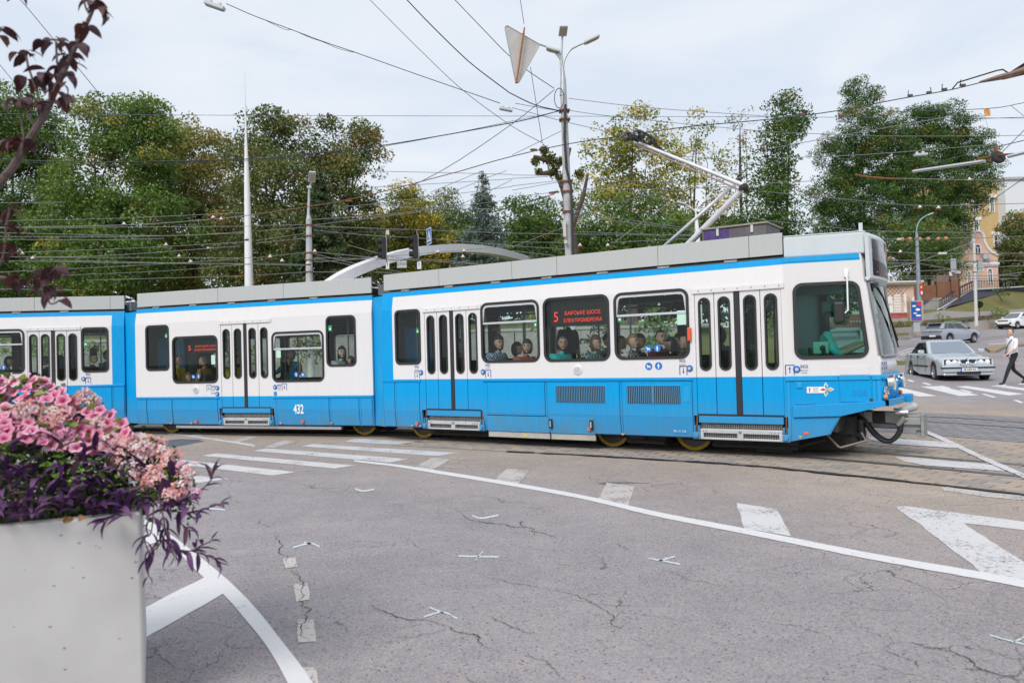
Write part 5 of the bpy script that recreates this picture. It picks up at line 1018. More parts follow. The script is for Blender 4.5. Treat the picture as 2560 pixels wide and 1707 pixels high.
def trunk(root, lobes, base, org_, r0=.32, lean=0, limbs=6, name='trunk'):
    cs = [Vector(c) for c, _ in lobes]; top = max(cs, key=lambda c: c.z); b = MB(); B = Vector(base)
    mid = B.lerp(top, .5) + Vector((rnd.uniform(-.5, .5), rnd.uniform(-.4, .4), 0)); P = catmull([B - org_, B.lerp(mid, .5) - org_, mid - org_, mid.lerp(top, .6) - org_, top - org_], 4); n = len(P); b.tube([tuple(p) for p in P], [r0 * 1.1 * (1 - i / n) ** 1.25 + .015 for i in range(n)], 8)
    for c in sorted(cs, key=lambda c: c.z)[:limbs]:
        k = rnd.uniform(.25, .6); j = int(k * n); q = c - org_; b.tube([tuple(P[j]), tuple(P[j].lerp(q, .5) + Vector((rnd.uniform(-.4, .4), rnd.uniform(-.4, .4), rnd.uniform(0, .5)))), tuple(q), tuple(q + Vector((rnd.uniform(-1, 1), rnd.uniform(-1, 1), .8)))], [r0 * .36, r0 * .24, r0 * .12, .015], 6)
    return b.build(name, BARK, root, True)
def gz(x, y): return parkz(x, y) if (y > 36 and x < 10) else terrain(x, y)
def tree(lobesD, Y, label, cols, dens=6.5, per=60, size=.115, autumn=.1, tx=None, name='broadleaf_tree', r0=.2, group=None, depth=.8, zbase=None, clump=(.6, 1.3), grow=1.13):
    lb = []; dy = 0
    for x, y, rx, ry in lobesD:
        yy = Y + rnd.uniform(-1.5, 1.5); c = at(x * D, y * D, yy); s = yy / FPX * D; lb.append((tuple(c), (rx * s * grow, (rx + ry) / 2 * s * depth, ry * s * grow)))
    tx = tx if tx else sum(l[0] for l in lobesD) / len(lobesD); b = at(tx * D, 850, Y); z = gz(b.x, b.y) if zbase is None else zbase; org_ = Vector((b.x, b.y, z)); root = empty(name, tuple(org_), 0, label, 'tree', group)
    trunk(root, lb, org_, org_, r0); crown('crown', lb, dens, per, size, cols, autumn, root, tuple(org_), clump); return root
GR1 = [(0.068, 0.128, 0.036), (0.167, 0.264, 0.058), (0.392, 0.314, 0.058)]; GR2 = [(.105, .19, .042), (.205, .305, .068), (.42, .34, .07)]; GR3 = [(0.196, 0.216, 0.058), (0.373, 0.334, 0.099), (0.549, 0.373, 0.078)]; GR4 = [(0.099, 0.147, 0.049), (0.216, 0.245, 0.078), (0.431, 0.255, 0.088)]; GR6 = [(.05, .11, .022), (.11, .20, .04), (.26, .19, .05)]; GR5 = [(0.088, 0.157, 0.049), (0.177, 0.264, 0.068), (0.392, 0.295, 0.078)]; YL = [(0.177, 0.235, 0.049), (0.334, 0.353, 0.068), (0.706, 0.51, 0.078)]
tree([(20, 285, 100, 95), (95, 330, 85, 90), (-60, 320, 110, 130), (30, 440, 130, 120), (120, 540, 130, 110), (-70, 520, 120, 140), (60, 620, 130, 90)], 60, 'dark green broadleaf tree filling the far left behind the purple branch', GR1, autumn=.04, tx=40)
tree([(285, 290, 95, 80), (215, 300, 65, 70), (345, 330, 80, 80), (260, 420, 140, 100), (180, 500, 100, 100), (320, 520, 130, 100), (240, 610, 140, 80)], 53, 'broad light green tree with yellowing top left of the flagpole', GR2, autumn=.06, tx=250)
tree([(415, 335, 75, 62), (475, 350, 62, 60), (380, 400, 70, 70), (420, 450, 85, 80), (500, 460, 60, 80), (450, 560, 110, 90), (380, 620, 90, 70)], 58, 'olive and ochre leaved tree just left of the flagpole', GR3, autumn=.14, tx=450)
tree([(605, 310, 55, 70), (655, 325, 50, 60), (560, 390, 45, 65), (640, 410, 95, 80), (600, 520, 105, 100), (690, 540, 85, 100), (560, 610, 90, 60)], 51, 'bronze tinted green tree right behind the white flagpole', GR4, autumn=.07, tx=610)
tree([(765, 330, 55, 50), (820, 335, 48, 60), (850, 345, 30, 60), (800, 420, 50, 60), (770, 500, 95, 80), (820, 560, 60, 80), (740, 420, 60, 70)], 54, 'brown topped green tree standing at the right end of the left wood', GR4, autumn=.24, tx=800)
tree([(930, 470, 35, 45), (965, 500, 40, 50), (900, 540, 55, 60), (980, 560, 60, 60), (930, 610, 80, 50)], 60, 'ochre and green tree hung with mistletoe left of the blue spruce', YL, dens=10, autumn=.35, tx=945)
tree([(1055, 480, 45, 45), (1010, 530, 55, 55), (1075, 560, 75, 60), (1030, 610, 80, 50)], 64, 'rounded mid green tree directly left of the blue spruce', GR5, tx=1050)
tree([(1180, 490, 40, 40), (1230, 505, 50, 45), (1200, 560, 75, 55), (1275, 540, 50, 65), (1240, 610, 90, 50)], 62, 'dark green tree between the blue spruce and the tall lamp pole', GR1, tx=1215)
tree([(1455, 290, 50, 55), (1400, 345, 60, 55), (1485, 370, 85, 65), (1420, 420, 75, 55), (1520, 330, 35, 45), (1350, 470, 60, 65), (1545, 430, 55, 75), (1460, 470, 90, 60)], 57, 'thin yellow leaved tree behind the pantograph and right of the lamp pole', YL, dens=15, per=38, size=.115, autumn=.3, tx=1460, clump=(.35, .8))
tree([(1600, 310, 38, 50), (1625, 375, 45, 55), (1580, 450, 60, 65), (1645, 450, 38, 60), (1600, 530, 70, 50)], 61, 'yellow green slim tree crossed by the pantograph upper arm', YL, dens=7, per=36, size=.12, autumn=.4, tx=1610, clump=(.35, .8))
tree([(1700, 290, 32, 45), (1715, 350, 36, 45), (1690, 430, 36, 50), (1690, 500, 45, 50)], 63, 'sparse thin branched tree with few brown leaves right of the pantograph knee', GR4, dens=8, per=28, size=.11, autumn=.4, tx=1700, clump=(.3, .6))
tree([(1460, 500, 75, 65), (1395, 550, 70, 50), (1525, 550, 80, 50), (1330, 550, 45, 55), (1600, 560, 60, 40)], 47, 'dense low dark green tree above the tram roof under the yellow trees', GR1, dens=7, autumn=.08, tx=1450, zbase=2.9)
tree([(1815, 260, 40, 45), (1795, 330, 50, 55), (1770, 410, 45, 65), (1795, 480, 45, 50), (1745, 500, 45, 45), (1710, 550, 80, 40), (1800, 550, 60, 40)], 56, 'tall slender dark green tree left of the sky gap', GR6, dens=7.5, per=58, autumn=.06, tx=1790)
tree([(1975, 230, 38, 45), (2000, 300, 60, 55), (1935, 365, 60, 65), (2030, 370, 70, 70), (1915, 455, 55, 55), (2010, 460, 90, 75), (1895, 500, 35, 35), (1960, 560, 90, 60)], 96, 'tallest dark green tree behind the cab roof right of the sky gap', GR6, dens=7, per=62, autumn=.06, tx=1985, grow=1.22, zbase=6.0, clump=(.6, 1.25))
tree([(2105, 290, 50, 45), (2165, 285, 50, 45), (2140, 360, 90, 60), (2225, 335, 50, 55), (2245, 410, 50, 50), (2110, 440, 90, 75), (2205, 470, 55, 45), (2160, 530, 70, 50)], 97, 'wide dark green tree in front of the yellow building', GR6, dens=7, per=62, autumn=.06, tx=2140, grow=1.22, zbase=6.5, clump=(.6, 1.25))
tree([(2055, 560, 75, 60), (2130, 560, 75, 55), (2170, 600, 50, 40), (2090, 620, 60, 30)], 92, 'low dark spreading tree above the tiled wall', GR1, dens=7, autumn=.03, tx=2090, zbase=6.0)
tree([(2335, 545, 30, 50), (2345, 610, 30, 45), (2312, 600, 22, 40), (2370, 560, 40, 80)], 104, 'orange tinged green tree at the right edge beside the pink house', GR4, dens=7, autumn=.2, tx=2340, zbase=7.5, size=.15)
tree([(2305, 650, 14, 16), (2300, 668, 16, 12), (2312, 668, 12, 14)], 90, 'small young tree on the dry lawn below the railing', GR5, dens=16, per=26, size=.13, tx=2305, zbase=6.2, r0=.06, clump=(.2, .4))
# conifers
def conifer(xD, yt, yb, wD, Y, label, cols, name='spruce_tree', n=1500, droop=.35, size=.16):
    top = at(xD * D, yt * D, Y); bot = at(xD * D, yb * D, Y); b0 = at(xD * D, 850, Y); z = gz(b0.x, b0.y); org_ = Vector((b0.x, b0.y, z)); root = empty(name, tuple(org_), 0, label, 'tree'); h = top.z - bot.z; w = wD * D * Y / FPX
    MB().tube([(0, 0, 0), (0, 0, bot.z - z), (top.x - org_.x, 0, top.z - z)], [.26, .2, .02], 8).build('trunk', BARK, root, True); P = []; T = []; br = MB()
    for i in range(150):
        k = nrng.uniform(0, 1) ** .75; zz = top.z - .3 - k * h; R_ = w * (k * .95 + .05) * nrng.uniform(.75, 1.1); a = nrng.uniform(0, 6.283); d = np.array([math.cos(a), math.sin(a), 0]); m_ = max(8, int(n / 150 * (.4 + R_ / w * 1.4)))
        t = nrng.uniform(.1, 1, m_) ** .7; p = np.array([top.x + (org_.x - top.x) * k, Y, zz]) + d * (t * R_)[:, None]; p[:, 2] -= droop * R_ * t ** 1.5 - .12 * R_ * t ** 4; p += nrng.normal(size=(m_, 3)) * [.14, .14, .09]; P.append(p); T.append(np.tile(np.array(cols[0]) + (np.array(cols[1]) - np.array(cols[0])) * nrng.uniform(), (m_, 1)))
        o_ = Vector((top.x + (org_.x - top.x) * k, Y, zz)) - org_; br.tube([tuple(o_), tuple(o_ + Vector((d[0] * R_ * .8, d[1] * R_ * .8, -droop * R_ * .7)))], [.03, .01], 4)
    br.build('branch', BARK, root); link('crown', leafmesh('crown', np.concatenate(P) - np.array(org_), np.concatenate(T), size, LEAF, .3, .4), root); return root
conifer(737, 385, 660, 95, 46, 'dark green spruce standing behind the single arm lamp post', [(.05, .085, .035), (.11, .15, .055)], n=14000)
conifer(1110, 392, 610, 85, 52, 'blue grey spruce with thin leading shoot left of the tall lamp pole', [(.10, .15, .115), (.20, .26, .21)], n=6500)
conifer(1225, 575, 640, 22, 42, 'small pale spruce tip showing above the tram roof by the lamp pole', [(.09, .13, .09), (.16, .2, .14)], n=1600, size=.12)
conifer(1325, 560, 640, 34, 50, 'small blue grey spruce behind the foot of the tall lamp pole', [(.10, .15, .115), (.20, .26, .21)], n=2600)
# bare tree with mistletoe by the lamp pole
mt = empty('mistletoe_tree', (0, 0, 0), 0, 'thin bare branched tree with round mistletoe clumps left of the lamp pole', 'tree'); p0 = at(1330 * D, 640 * D, 44); mt.location = p0; o_ = Vector(mt.location); b = MB()
for pts in ([(1330, 640), (1315, 520), (1290, 430), (1265, 370), (1240, 345)], [(1290, 430), (1300, 380), (1310, 340)], [(1265, 370), (1225, 360)], [(1315, 520), (1340, 450), (1350, 400)], [(1275, 395), (1240, 400)]):
    b.tube([tuple(at(x * D, y * D, 44) - o_) for x, y in pts], [.16 * (1 - i / len(pts)) + .025 for i in range(len(pts))], 6)
b.build('trunk', BARK, mt, True); P = []
for x, y, r in ((1262, 365, .45), (1250, 345, .3), (1230, 372, .28), (1285, 372, .32), (1272, 395, .4), (1237, 395, .25), (1305, 470, .5), (1290, 410, .3), (1330, 400, .3)):
    n = int(600 * r); d = nrng.normal(size=(n, 3)); d /= np.linalg.norm(d, axis=1)[:, None]; P.append(np.array(at(x * D, y * D, 44) - o_) + d * r * nrng.uniform(.3, 1, (n, 1)))
P = np.concatenate(P); link('mistletoe', leafmesh('mistletoe', P, np.tile([.12, .125, .02], (len(P), 1)), .09, LEAF), mt)
# mistletoe balls on the ochre tree
# far wood that reads as one mass, and low growth along the walls
lb = []
for i in range(27): x = -150 + i * 78; yy = 80 + rnd.uniform(-3, 6); c = at(x, 640 + rnd.uniform(-30, 25), yy); s = yy / FPX; lb.append((tuple(c), (75 * s, 4, 95 * s)))
for i in range(26): x = -120 + i * 88; c = at(x, 760, 70); lb.append((tuple(c), (70 * 70 / FPX, 2, 60 * 70 / FPX)))
tag(crown('far_wood', lb, 9, 30, .24, [(.03, .05, .018), (.075, .11, .035), (.1, .09, .03)], .05, None, (0, 0, 0)), 'dark mass of far woodland between and below the trees', 'wood', kind='stuff')
def shrub(name, pts, Y, label, cols, size=.09, dens=95, per=40, zscale=1.0, group=None):
    lb = []
    for x, y, rx, ry in pts: c = at(x, y, Y); s = Y / FPX; lb.append((tuple(c), (rx * s, rx * s * .8, ry * s)))
    b = at(pts[0][0], pts[0][1] + pts[0][3], Y); root = empty(name, tuple(b), 0, label, 'shrub', group); cl_ = (.12, .3); k = crown('foliage', lb, dens, per, size, cols, 0, root, tuple(b), cl_); MB().tube([(0, 0, -.1), (0, 0, .3)], [.05, .02], 6).build('stem', BARK, root); return root
JY = [(.16, .22, .03), (.26, .33, .05), (.3, .3, .05)]; JB = [(.05, .09, .05), (.10, .15, .09), (.1, .1, .05)]; JR = [(.10, .05, .035), (.16, .09, .05), (.1, .1, .05)]
shrub('juniper_bush', [(2360, 797, 20, 8), (2378, 801, 22, 7), (2347, 788, 9, 4)], 75.5, 'bright yellow green juniper right of the advertising box', JY); shrub('juniper_bush', [(2502, 778, 22, 8), (2490, 782, 14, 5), (2518, 782, 12, 5)], 85, 'bright yellow green juniper above the white car', JY)
shrub('juniper_bush', [(2408, 802, 24, 6), (2425, 799, 12, 5), (2345, 807, 24, 4)], 77, 'low blue green juniper beside the yellow one in the planting bed', JB); shrub('juniper_bush', [(2243, 808, 14, 6), (2262, 810, 20, 5)], 72.5, 'bright green low juniper in front of the tiled wall', JY); shrub('low_shrub', [(2290, 812, 22, 4), (2320, 810, 20, 4)], 73, 'reddish brown low shrub under the advertising box', JR); shrub('low_shrub', [(2470, 794, 24, 4), (2440, 797, 16, 3)], 80, 'reddish brown low shrub left of the white car', JR)
tb = empty('ball_topiary', tuple(at(2449, 792, 79)), 0, 'small clipped round tree on a thin stem beside the white pole', 'tree'); c = at(2448, 761, 79) - Vector(tb.location); MB().tube([(0, 0, -.2), tuple(c)], .045, 6).build('trunk', BARK, tb); d = nrng.normal(size=(1500, 3)); d /= np.linalg.norm(d, axis=1)[:, None]; link('crown', leafmesh('crown', np.array(c) + d * .36 * nrng.uniform(.7, 1, (1500, 1)), np.tile([.055, .06, .015], (1500, 1)), .05, LEAF), tb)
for x, y, rx, ry, Y, lab, cc in ((1640, 815, 50, 55, 27, 'feathery bright green shrub seen through the fourth tram window', [(.07, .15, .03), (.15, .26, .06), (.2, .2, .05)]), (1490, 850, 40, 50, 27, 'green shrub seen through the window with the route display', JB), (1345, 790, 30, 45, 29, 'light green shrub seen through the second tram window', JY), (1890, 800, 60, 50, 30, 'green shrub seen through the front door windows', GR2), (770, 850, 45, 50, 34, 'flowering shrub seen through the middle section window', [(.07, .12, .03), (.16, .2, .05), (.3, .12, .15)]), (120, 850, 130, 40, 34, 'yellow green shrub seen through the rear section windows', GR2), (500, 860, 120, 50, 34.5, 'dark green hedge behind the middle section', GR1)):
    shrub('garden_shrub', [(x, y, rx, ry), (x - rx * .4, y + ry * .5, rx * .8, ry * .8), (x + rx * .5, y + ry * .5, rx * .8, ry * .7)], Y, lab, cc, .1, 60, 36)
# ------------------------------------------------------------------ flagpole, arch, lamp posts, signs
FPW = mat('white pole paint', (.78, .78, .80), .4, var=.05); CONC = mat('pole concrete', (.46, .46, .47), .8, var=.2, vscale=5, bump=.2); GALV = mat('galvanised steel', (.42, .45, .47), .45, .4, var=.15, vscale=8)
def basez(px, Y): b = at(px, 850, Y); return gz(b.x, b.y), b
def stand(name, px, Y, label, cat):
    z, b = basez(px, Y); return empty(name, (b.x, b.y, z), 0, label, cat)
fp = stand('flagpole', 621, 45, 'very tall tapering white flagpole rising behind the middle tram section', 'flagpole'); o_ = Vector(fp.location); t_ = at(611, 180, 45) - o_; bz = at(623, 720, 45) - o_
ft = MB().tube([(bz.x, 0, 0), tuple(bz), tuple(bz.lerp(t_, .5)), tuple(bz.lerp(t_, .72)), tuple(t_)], [.27, .25, .15, .06, .012], 12).build('pole', FPW, fp, True); MB().tube([(bz.x, 0, -.1), (bz.x, 0, .3)], .5, 12).build('base', CONC, fp)
ar = empty('white_arch', tuple(at(1080, 720, 40)), 0, 'low white box section arch spanning behind the tram roof', 'arch'); o_ = Vector(ar.location)
pa = [(700, 800, 31), (780, 742, 32), (860, 690, 33), (940, 656, 34.5), (1010, 635, 36), (1080, 624, 38), (1150, 621, 41), (1220, 627, 45), (1290, 643, 50), (1350, 664, 56), (1400, 700, 62)]
P = catmull([tuple(at(*p) - o_) for p in pa], 5); b = MB(); n = len(P)
for i, p in enumerate(P):
    d = (P[min(i + 1, n - 1)] - P[max(i - 1, 0)]).normalized(); u = Vector((0, 0, 1)); s = Vector((d.y, -d.x, 0)).normalized(); up_ = s.cross(d) * -1
    if up_.z < 0: up_ = -up_
    for a, c in ((-.34, .2), (.34, .2), (.34, -.2), (-.34, -.2)): b.v.append(tuple(p + s * a + up_ * c))
for i in range(n - 1):
    for k in range(4): b.f.append((i * 4 + k, i * 4 + (k + 1) % 4, i * 4 + 4 + (k + 1) % 4, i * 4 + 4 + k)); b.m.append(0)
b.build('arch_rib', FPW, ar, 30)
def head(parent, p, dirv, L_=.85, w=.34, tilt=0.0):   # lamp head box along dirv
    d = Vector(dirv).normalized(); q = d.to_track_quat('X', 'Z').to_matrix(); c = Vector(p) + d * L_ / 2
    h = MB().box(tuple(c), (L_, w, .09), q, taper=.92).build('lamp_head', mat('lamp head', (.55, .56, .57), .4), parent, bevel=.02); MB().box(tuple(c - q @ Vector((0, 0, .052))), (L_ * .7, w * .8, .02), q).build('led_panel', mat('led panel', (.42, .36, .28), .3), h); return h
lp_ = stand('street_lamp', 1425, 28, 'tall grey concrete lamp post with four curved arms behind the tram', 'street lamp'); o_ = Vector(lp_.location); A = lambda x, y, Y=28: at(x, y, Y) - o_
foot = A(1427, 640); foot.z = 0
MB().tube([tuple(foot), tuple(A(1423, 620)), tuple(A(1409, 240))], [.17, .155, .115], 14).build('pole', CONC, lp_, True)
MB().tube([tuple(A(1408, 240)), tuple(A(1408, 205)), tuple(A(1406, 165))], [.13, .11, .05], 10).build('pole_cap', GALV, lp_, True)
for pts, hd in (([(1407, 215), (1405, 160), (1404, 130), (1406, 92)], (1406, 90, 1409, 55)), ([(1408, 215), (1409, 160), (1422, 130), (1440, 117), (1460, 108)], (1460, 108, 1498, 90)), ([(1406, 215), (1403, 160), (1395, 140), (1375, 122), (1350, 112), (1330, 108)], None), ([(1405, 215), (1401, 150), (1399, 135), (1395, 130)], (1400, 130, 1378, 124))):
    MB().tube([tuple(p) for p in catmull([tuple(A(*q)) for q in pts], 4)], .035, 8).build('lamp_arm', GALV, lp_, True)
    if hd: a, c = A(hd[0], hd[1]), A(hd[2], hd[3]); head(lp_, a, tuple((c - a) + (Vector((0, -.9, -.15)) if hd[0] == 1406 else Vector((0, 0, 0)))), max(.5, (c - a).length), .30)
b = MB()
for k in range(4): b.tube([tuple(A(1398 + 12 * math.cos(t * .45 + k), 246 + 25 * math.sin(t * .45 + k), 27.8)) for t in range(14)], .012, 5, closed=True)
b.build('cable_coil', mat('cable dark', (.03, .035, .04), .6), lp_)
MB().tube([tuple(A(1413, 262, 27.8)), tuple(A(1411, 340, 27.8)), tuple(A(1416, 420, 27.8)), tuple(A(1428, 470, 27.8)), tuple(A(1432, 640, 27.8))], .05, 6).build('cable_run', mat('cable dark', (.03, .035, .04), .6), lp_)
b = MB()
for y in (278, 300, 455, 480, 530): q = A(1410 + (y - 260) * .038, y, 28); b.tube([tuple(q + Vector((-.2, -.1, 0))), tuple(q + Vector((.2, -.1, 0)))], .03, 6).box(tuple(q), (.36, .36, .06))
tag(b.build('cable_bracket', RUST, lp_), kind='stuff'); MB().box(tuple(A(1411, 572, 27.75)), (.1, .1, .55)).box(tuple(A(1414, 605, 27.75)), (.1, .1, .1)).build('cable_box', mat('cream box', (.6, .55, .45), .6), lp_)
l2 = stand('street_lamp', 773, 34, 'grey concrete lamp post with one short arm left of the white arch', 'street lamp'); o_ = Vector(l2.location); A = lambda x, y, Y=34: at(x, y, Y) - o_; ft_ = A(773, 700); ft_.z = 0
MB().tube([tuple(ft_), tuple(A(773, 700)), tuple(A(772, 547))], [.16, .15, .12], 12).build('pole', CONC, l2, True); MB().tube([tuple(A(772, 547)), tuple(A(771, 535)), tuple(A(773, 470))], [.11, .06, .045], 10).tube([tuple(A(773, 470)), tuple(A(779, 455))], .035, 6).build('pole_top', GALV, l2, True); MB().box(tuple(A(773, 468)), (.18, .14, .1)).build('bracket', GALV, l2); a, c = A(779, 455), A(786, 436); head(l2, a, tuple(c - a + Vector((0, -.35, .0))), .55, .3)
b = MB()
for y in (563, 590, 632, 650, 680): b.box(tuple(A(773, y)), (.34, .34, .04)); b.tube([tuple(A(766, y, 33.9)), tuple(A(781, y, 33.9))], .025, 5)
tag(b.build('cable_bracket', RUST, l2), kind='stuff')
l3 = stand('street_lamp', 1740, 40, 'slim white lamp post with two arms seen between the pantograph tubes', 'street lamp'); o_ = Vector(l3.location); A = lambda x, y, Y=40: at(x, y, Y) - o_; ft_ = A(1743, 620); ft_.z = 0
MB().tube([tuple(ft_), tuple(A(1743, 590)), tuple(A(1741, 545)), tuple(A(1740, 537))], [.15, .14, .07, .06], 10).build('pole', FPW, l3, True)
for pts, hd in (([(1740, 540), (1741, 525), (1750, 512), (1764, 500)], (1764, 500, 1773, 488)), ([(1740, 540), (1738, 528), (1728, 520), (1715, 512)], (1715, 512, 1700, 507))): MB().tube([tuple(p) for p in catmull([tuple(A(*q)) for q in pts], 4)], .03, 6).build('lamp_arm', FPW, l3, True); a, c = A(hd[0], hd[1]), A(hd[2], hd[3]); head(l3, a, tuple(c - a), .5, .28)
l4 = stand('street_lamp', 2296, 73, 'grey blue lamp post with one long curved arm behind the advertising box', 'street lamp'); o_ = Vector(l4.location); A = lambda x, y, Y=73: at(x, y, Y) - o_; BG = mat('grey blue pole', (.26, .31, .38), .5, var=.1)
MB().tube([tuple(A(2299, 825)), tuple(A(2298, 750)), tuple(A(2292, 590)), tuple(A(2291, 580))], [.22, .2, .12, .1], 12).build('pole', BG, l4, True); MB().tube([tuple(p) for p in catmull([tuple(A(*q)) for q in ((2291, 585), (2293, 565), (2303, 548), (2320, 537))], 5)], .06, 8).build('lamp_arm', BG, l4, True); a, c = A(2318, 538), A(2331, 533); head(l4, a, tuple(c - a), .55, .3)
bn = MB().box(tuple(A(2303, 723, 72.7)), (.26, .04, 1.0)).build('banner', mat('red banner', (.62, .03, .02), .6), l4); MB().box(tuple(A(2303, 718, 72.6)), (.14, .04, .2)).build('banner_print', mat('yellow print', (.8, .6, .05), .5), bn); MB().box(tuple(A(2304, 732, 72.6)), (.14, .04, .28)).build('banner_print', WHT, bn)
pp = stand('traction_pole', 2440, 71, 'pale grey straight pole on the planting bed before the dry lawn', 'pole'); o_ = Vector(pp.location); A = lambda x, y, Y=71: at(x, y, Y) - o_; MB().tube([tuple(A(2441, 815)), tuple(A(2440, 780)), tuple(A(2435, 597))], [.15, .145, .10], 12).build('pole', mat('pale pole', (.58, .59, .58), .7, var=.15), pp, True); MB().box(tuple(A(2437, 655)), (.5, .3, .06)).box(tuple(A(2438, 680)), (.4, .3, .05)).build('bracket', RUST, pp)
# advertising light box
Y_ = 69.0; ad = empty('advertising_box', tuple(at(2293, 803, Y_)), 0, 'blue poster light box in a beige frame beside the lamp post', 'advertising box'); o_ = Vector(ad.location); s = Y_ / FPX; MB().b2((-17 * s, 0, .0), (17 * s, .5, 52 * s)).build('frame', mat('beige frame', (.42, .33, .26), .6), ad, bevel=.03); MB().b2((-8 * s, .1, -.9), (8 * s, .4, 0)).build('foot', mat('grey foot', (.4, .42, .45), .5), ad)
po = MB().b2((-14 * s, -.03, 3 * s), (11 * s, .0, 49 * s)).build('poster', mat('poster blue', (.01, .09, .40), .35), ad); MB().lathe([(0, -.05), (5.5 * s, -.05), (5.5 * s, -.03)], 16, (6 * s, 0, 43 * s), Matrix.Rotation(math.pi / 2, 3, 'X') @ Matrix.Diagonal((1, 1, -1)), cap=False).build('red_disc', mat('poster red', (.7, .03, .04), .4), po)
MB().ball((2 * s, -.05, 29 * s), 6 * s, 8, sc=(1, .06, .55)).ball((-7 * s, -.05, 38 * s), 5 * s, 8, sc=(1, .06, .45)).ball((3 * s, -.05, 14 * s), 7 * s, 8, sc=(1, .06, .35)).ball((-5 * s, -.05, 20 * s), 5 * s, 8, sc=(1, .06, .35)).build('poster_print', WHT, po)
MB().b2((-12 * s, -.04, 6 * s), (9 * s, -.03, 7.5 * s)).build('poster_print', mat('poster pink', (.6, .05, .3), .4), po)

# ------------------------------------------------------------------ overhead wires
CW = mat('cable dark', (.03, .035, .04), .6); CG = mat('green cable', (.02, .09, .08), .6); CR_ = mat('rusty cable', (.20, .08, .045), .7); CS = mat('steel strand', (.23, .235, .24), .5, .4)
def wire(pts, Y0, Y1, r=1.0, m=None, label='thin dark wire before the left wood up to the short lamp post', group='overhead wires', sub=4):
    n = len(pts); q = catmull([tuple(at(p[0], p[1], Y0 + (Y1 - Y0) * (i / (n - 1) if n > 1 else 0))) for i, p in enumerate(pts)], sub if n > 2 else 1)
    o0 = q[0].copy(); b = MB().tube([tuple(p - o0) for p in q], [max(.004, r * .5 * p.y / FPX) for p in q], 5); o = b.build('overhead_wire', m or CW, None, True); o.location = o0; return tag(o, label, 'wire', group)
z1 = lambda a, b: (a / 3.672, b / 3.672); z2 = lambda a, b: (640 + a / 3.672, b / 3.672); z3 = lambda a, b: (1280 + a / 3.672, b / 3.672); z4 = lambda a, b: (1920 + a / 3.672, b / 3.672)
z5 = lambda a, b: (a / 3.672, 427 + b / 3.672); z6 = lambda a, b: (640 + a / 3.672, 427 + b / 3.672); z7 = lambda a, b: (1280 + a / 3.672, 427 + b / 3.672); z8 = lambda a, b: (1920 + a / 3.672, 427 + b / 3.672)
US = 'separate sky wires'
wire([(566, 10), z2(0, 155), z2(340, 280), z2(610, 382), z2(900, 480), z2(1420, 665), z2(1910, 835), z2(2240, 950)], 16, 24, 2.0, CW, 'sagging lamp cable running from the top left street light to the centre one', US)
wire([z2(60, 175), z2(160, 225), z2(270, 275), z2(340, 280), z2(500, 350), z2(610, 386), z2(760, 450), z2(900, 484)], 16.5, 20, 1.3, CW, 'loose second strand looping under the sagging lamp cable', US)
wire([z3(30, 1010 - 60), z3(220, 985), z3(430, 1020)], 24.3, 27.8, 1.5, CW, 'short cable from the centre hanging light to the lamp post', US)
wire([z2(1045, 0), z2(1500, 455), z2(1905, 835), z2(2350, 1160), z3(280, 1315)], 15, 24, 1.5, CW, 'thin wire from the top edge crossing the sagging lamp cable', US)
wire([z2(1385, 0), z2(1600, 225), z2(1870, 490), z2(2030, 630), z2(2290, 825), z3(0, 865), z3(220, 968), z3(430, 1017)], 18, 28, 2.8, CW, 'thick twisted black cable from the top edge down to the lamp post', US)
wire([z2(1825, 0), z2(2080, 265), z2(2320, 510), z3(150, 655), z3(385, 812)], 18, 28, 2.0, CW, 'straight wire passing behind the triangular sign to the lamp post', US)
wire([(0, 285), (420, 288), (900, 290), (1395, 291), (1920, 293), (2560, 296)], 46, 46, 1.3, mat('violet wire', (.10, .10, .22), .6), 'almost level thin bluish wire high across the whole view', US)
wire([z1(0, 1465), z1(900, 1490), z1(2350, 1460), z2(530, 1410), z2(1180, 1335), z2(2350, 1128), z3(430, 1020)], 30, 28, 2.8, CW, 'thick dark cable from the left trees up to the lamp post', US); wire([z1(0, 1478), z1(900, 1512), z1(2350, 1475), z2(1180, 1345), z3(430, 1025)], 30.2, 28, 1.2, CW, 'thin companion wire just under the thick cable to the lamp post', US)
wire([z6(1080, 300), z6(1705, 0), z2(2350, 1140), z3(390, 825)], 33, 28, 1.8, CG, 'dark green span wire from the left trees up to the insulators on the lamp post', US)
CPT = 'contact wire touched by the pantograph bow'
pk = FA @ Vector((hd_[0], 1.1, 5.52)); yk = pk.y
wire([z5(0, 520), (313, 563), (534, 548), (640, 536)], 28, 24, 2.0, CS, 'left end of the contact wire in front of the left trees', US); wire([(640, 536), (869, 500), (1155, 427)], 24, 18.5, 2.4, CR_, 'rust coloured stretch of the contact wire left of the arch', US)
wire([(1155, 427), (1266, 395), (1411, 362), (1569, 338), (1592, 334)], 18.5, yk, 2.4, CW, 'contact wire rising from the lamp post to the pantograph bow', US); wire([(1592, 334), (1620, 331), (1732, 316), (1920, 299), (2089, 278), (2247, 248), (2367, 227), (2451, 207), (2600, 168)], yk, 9.0, 2.6, CW, 'contact wire running from the pantograph bow to the upper right corner', US)
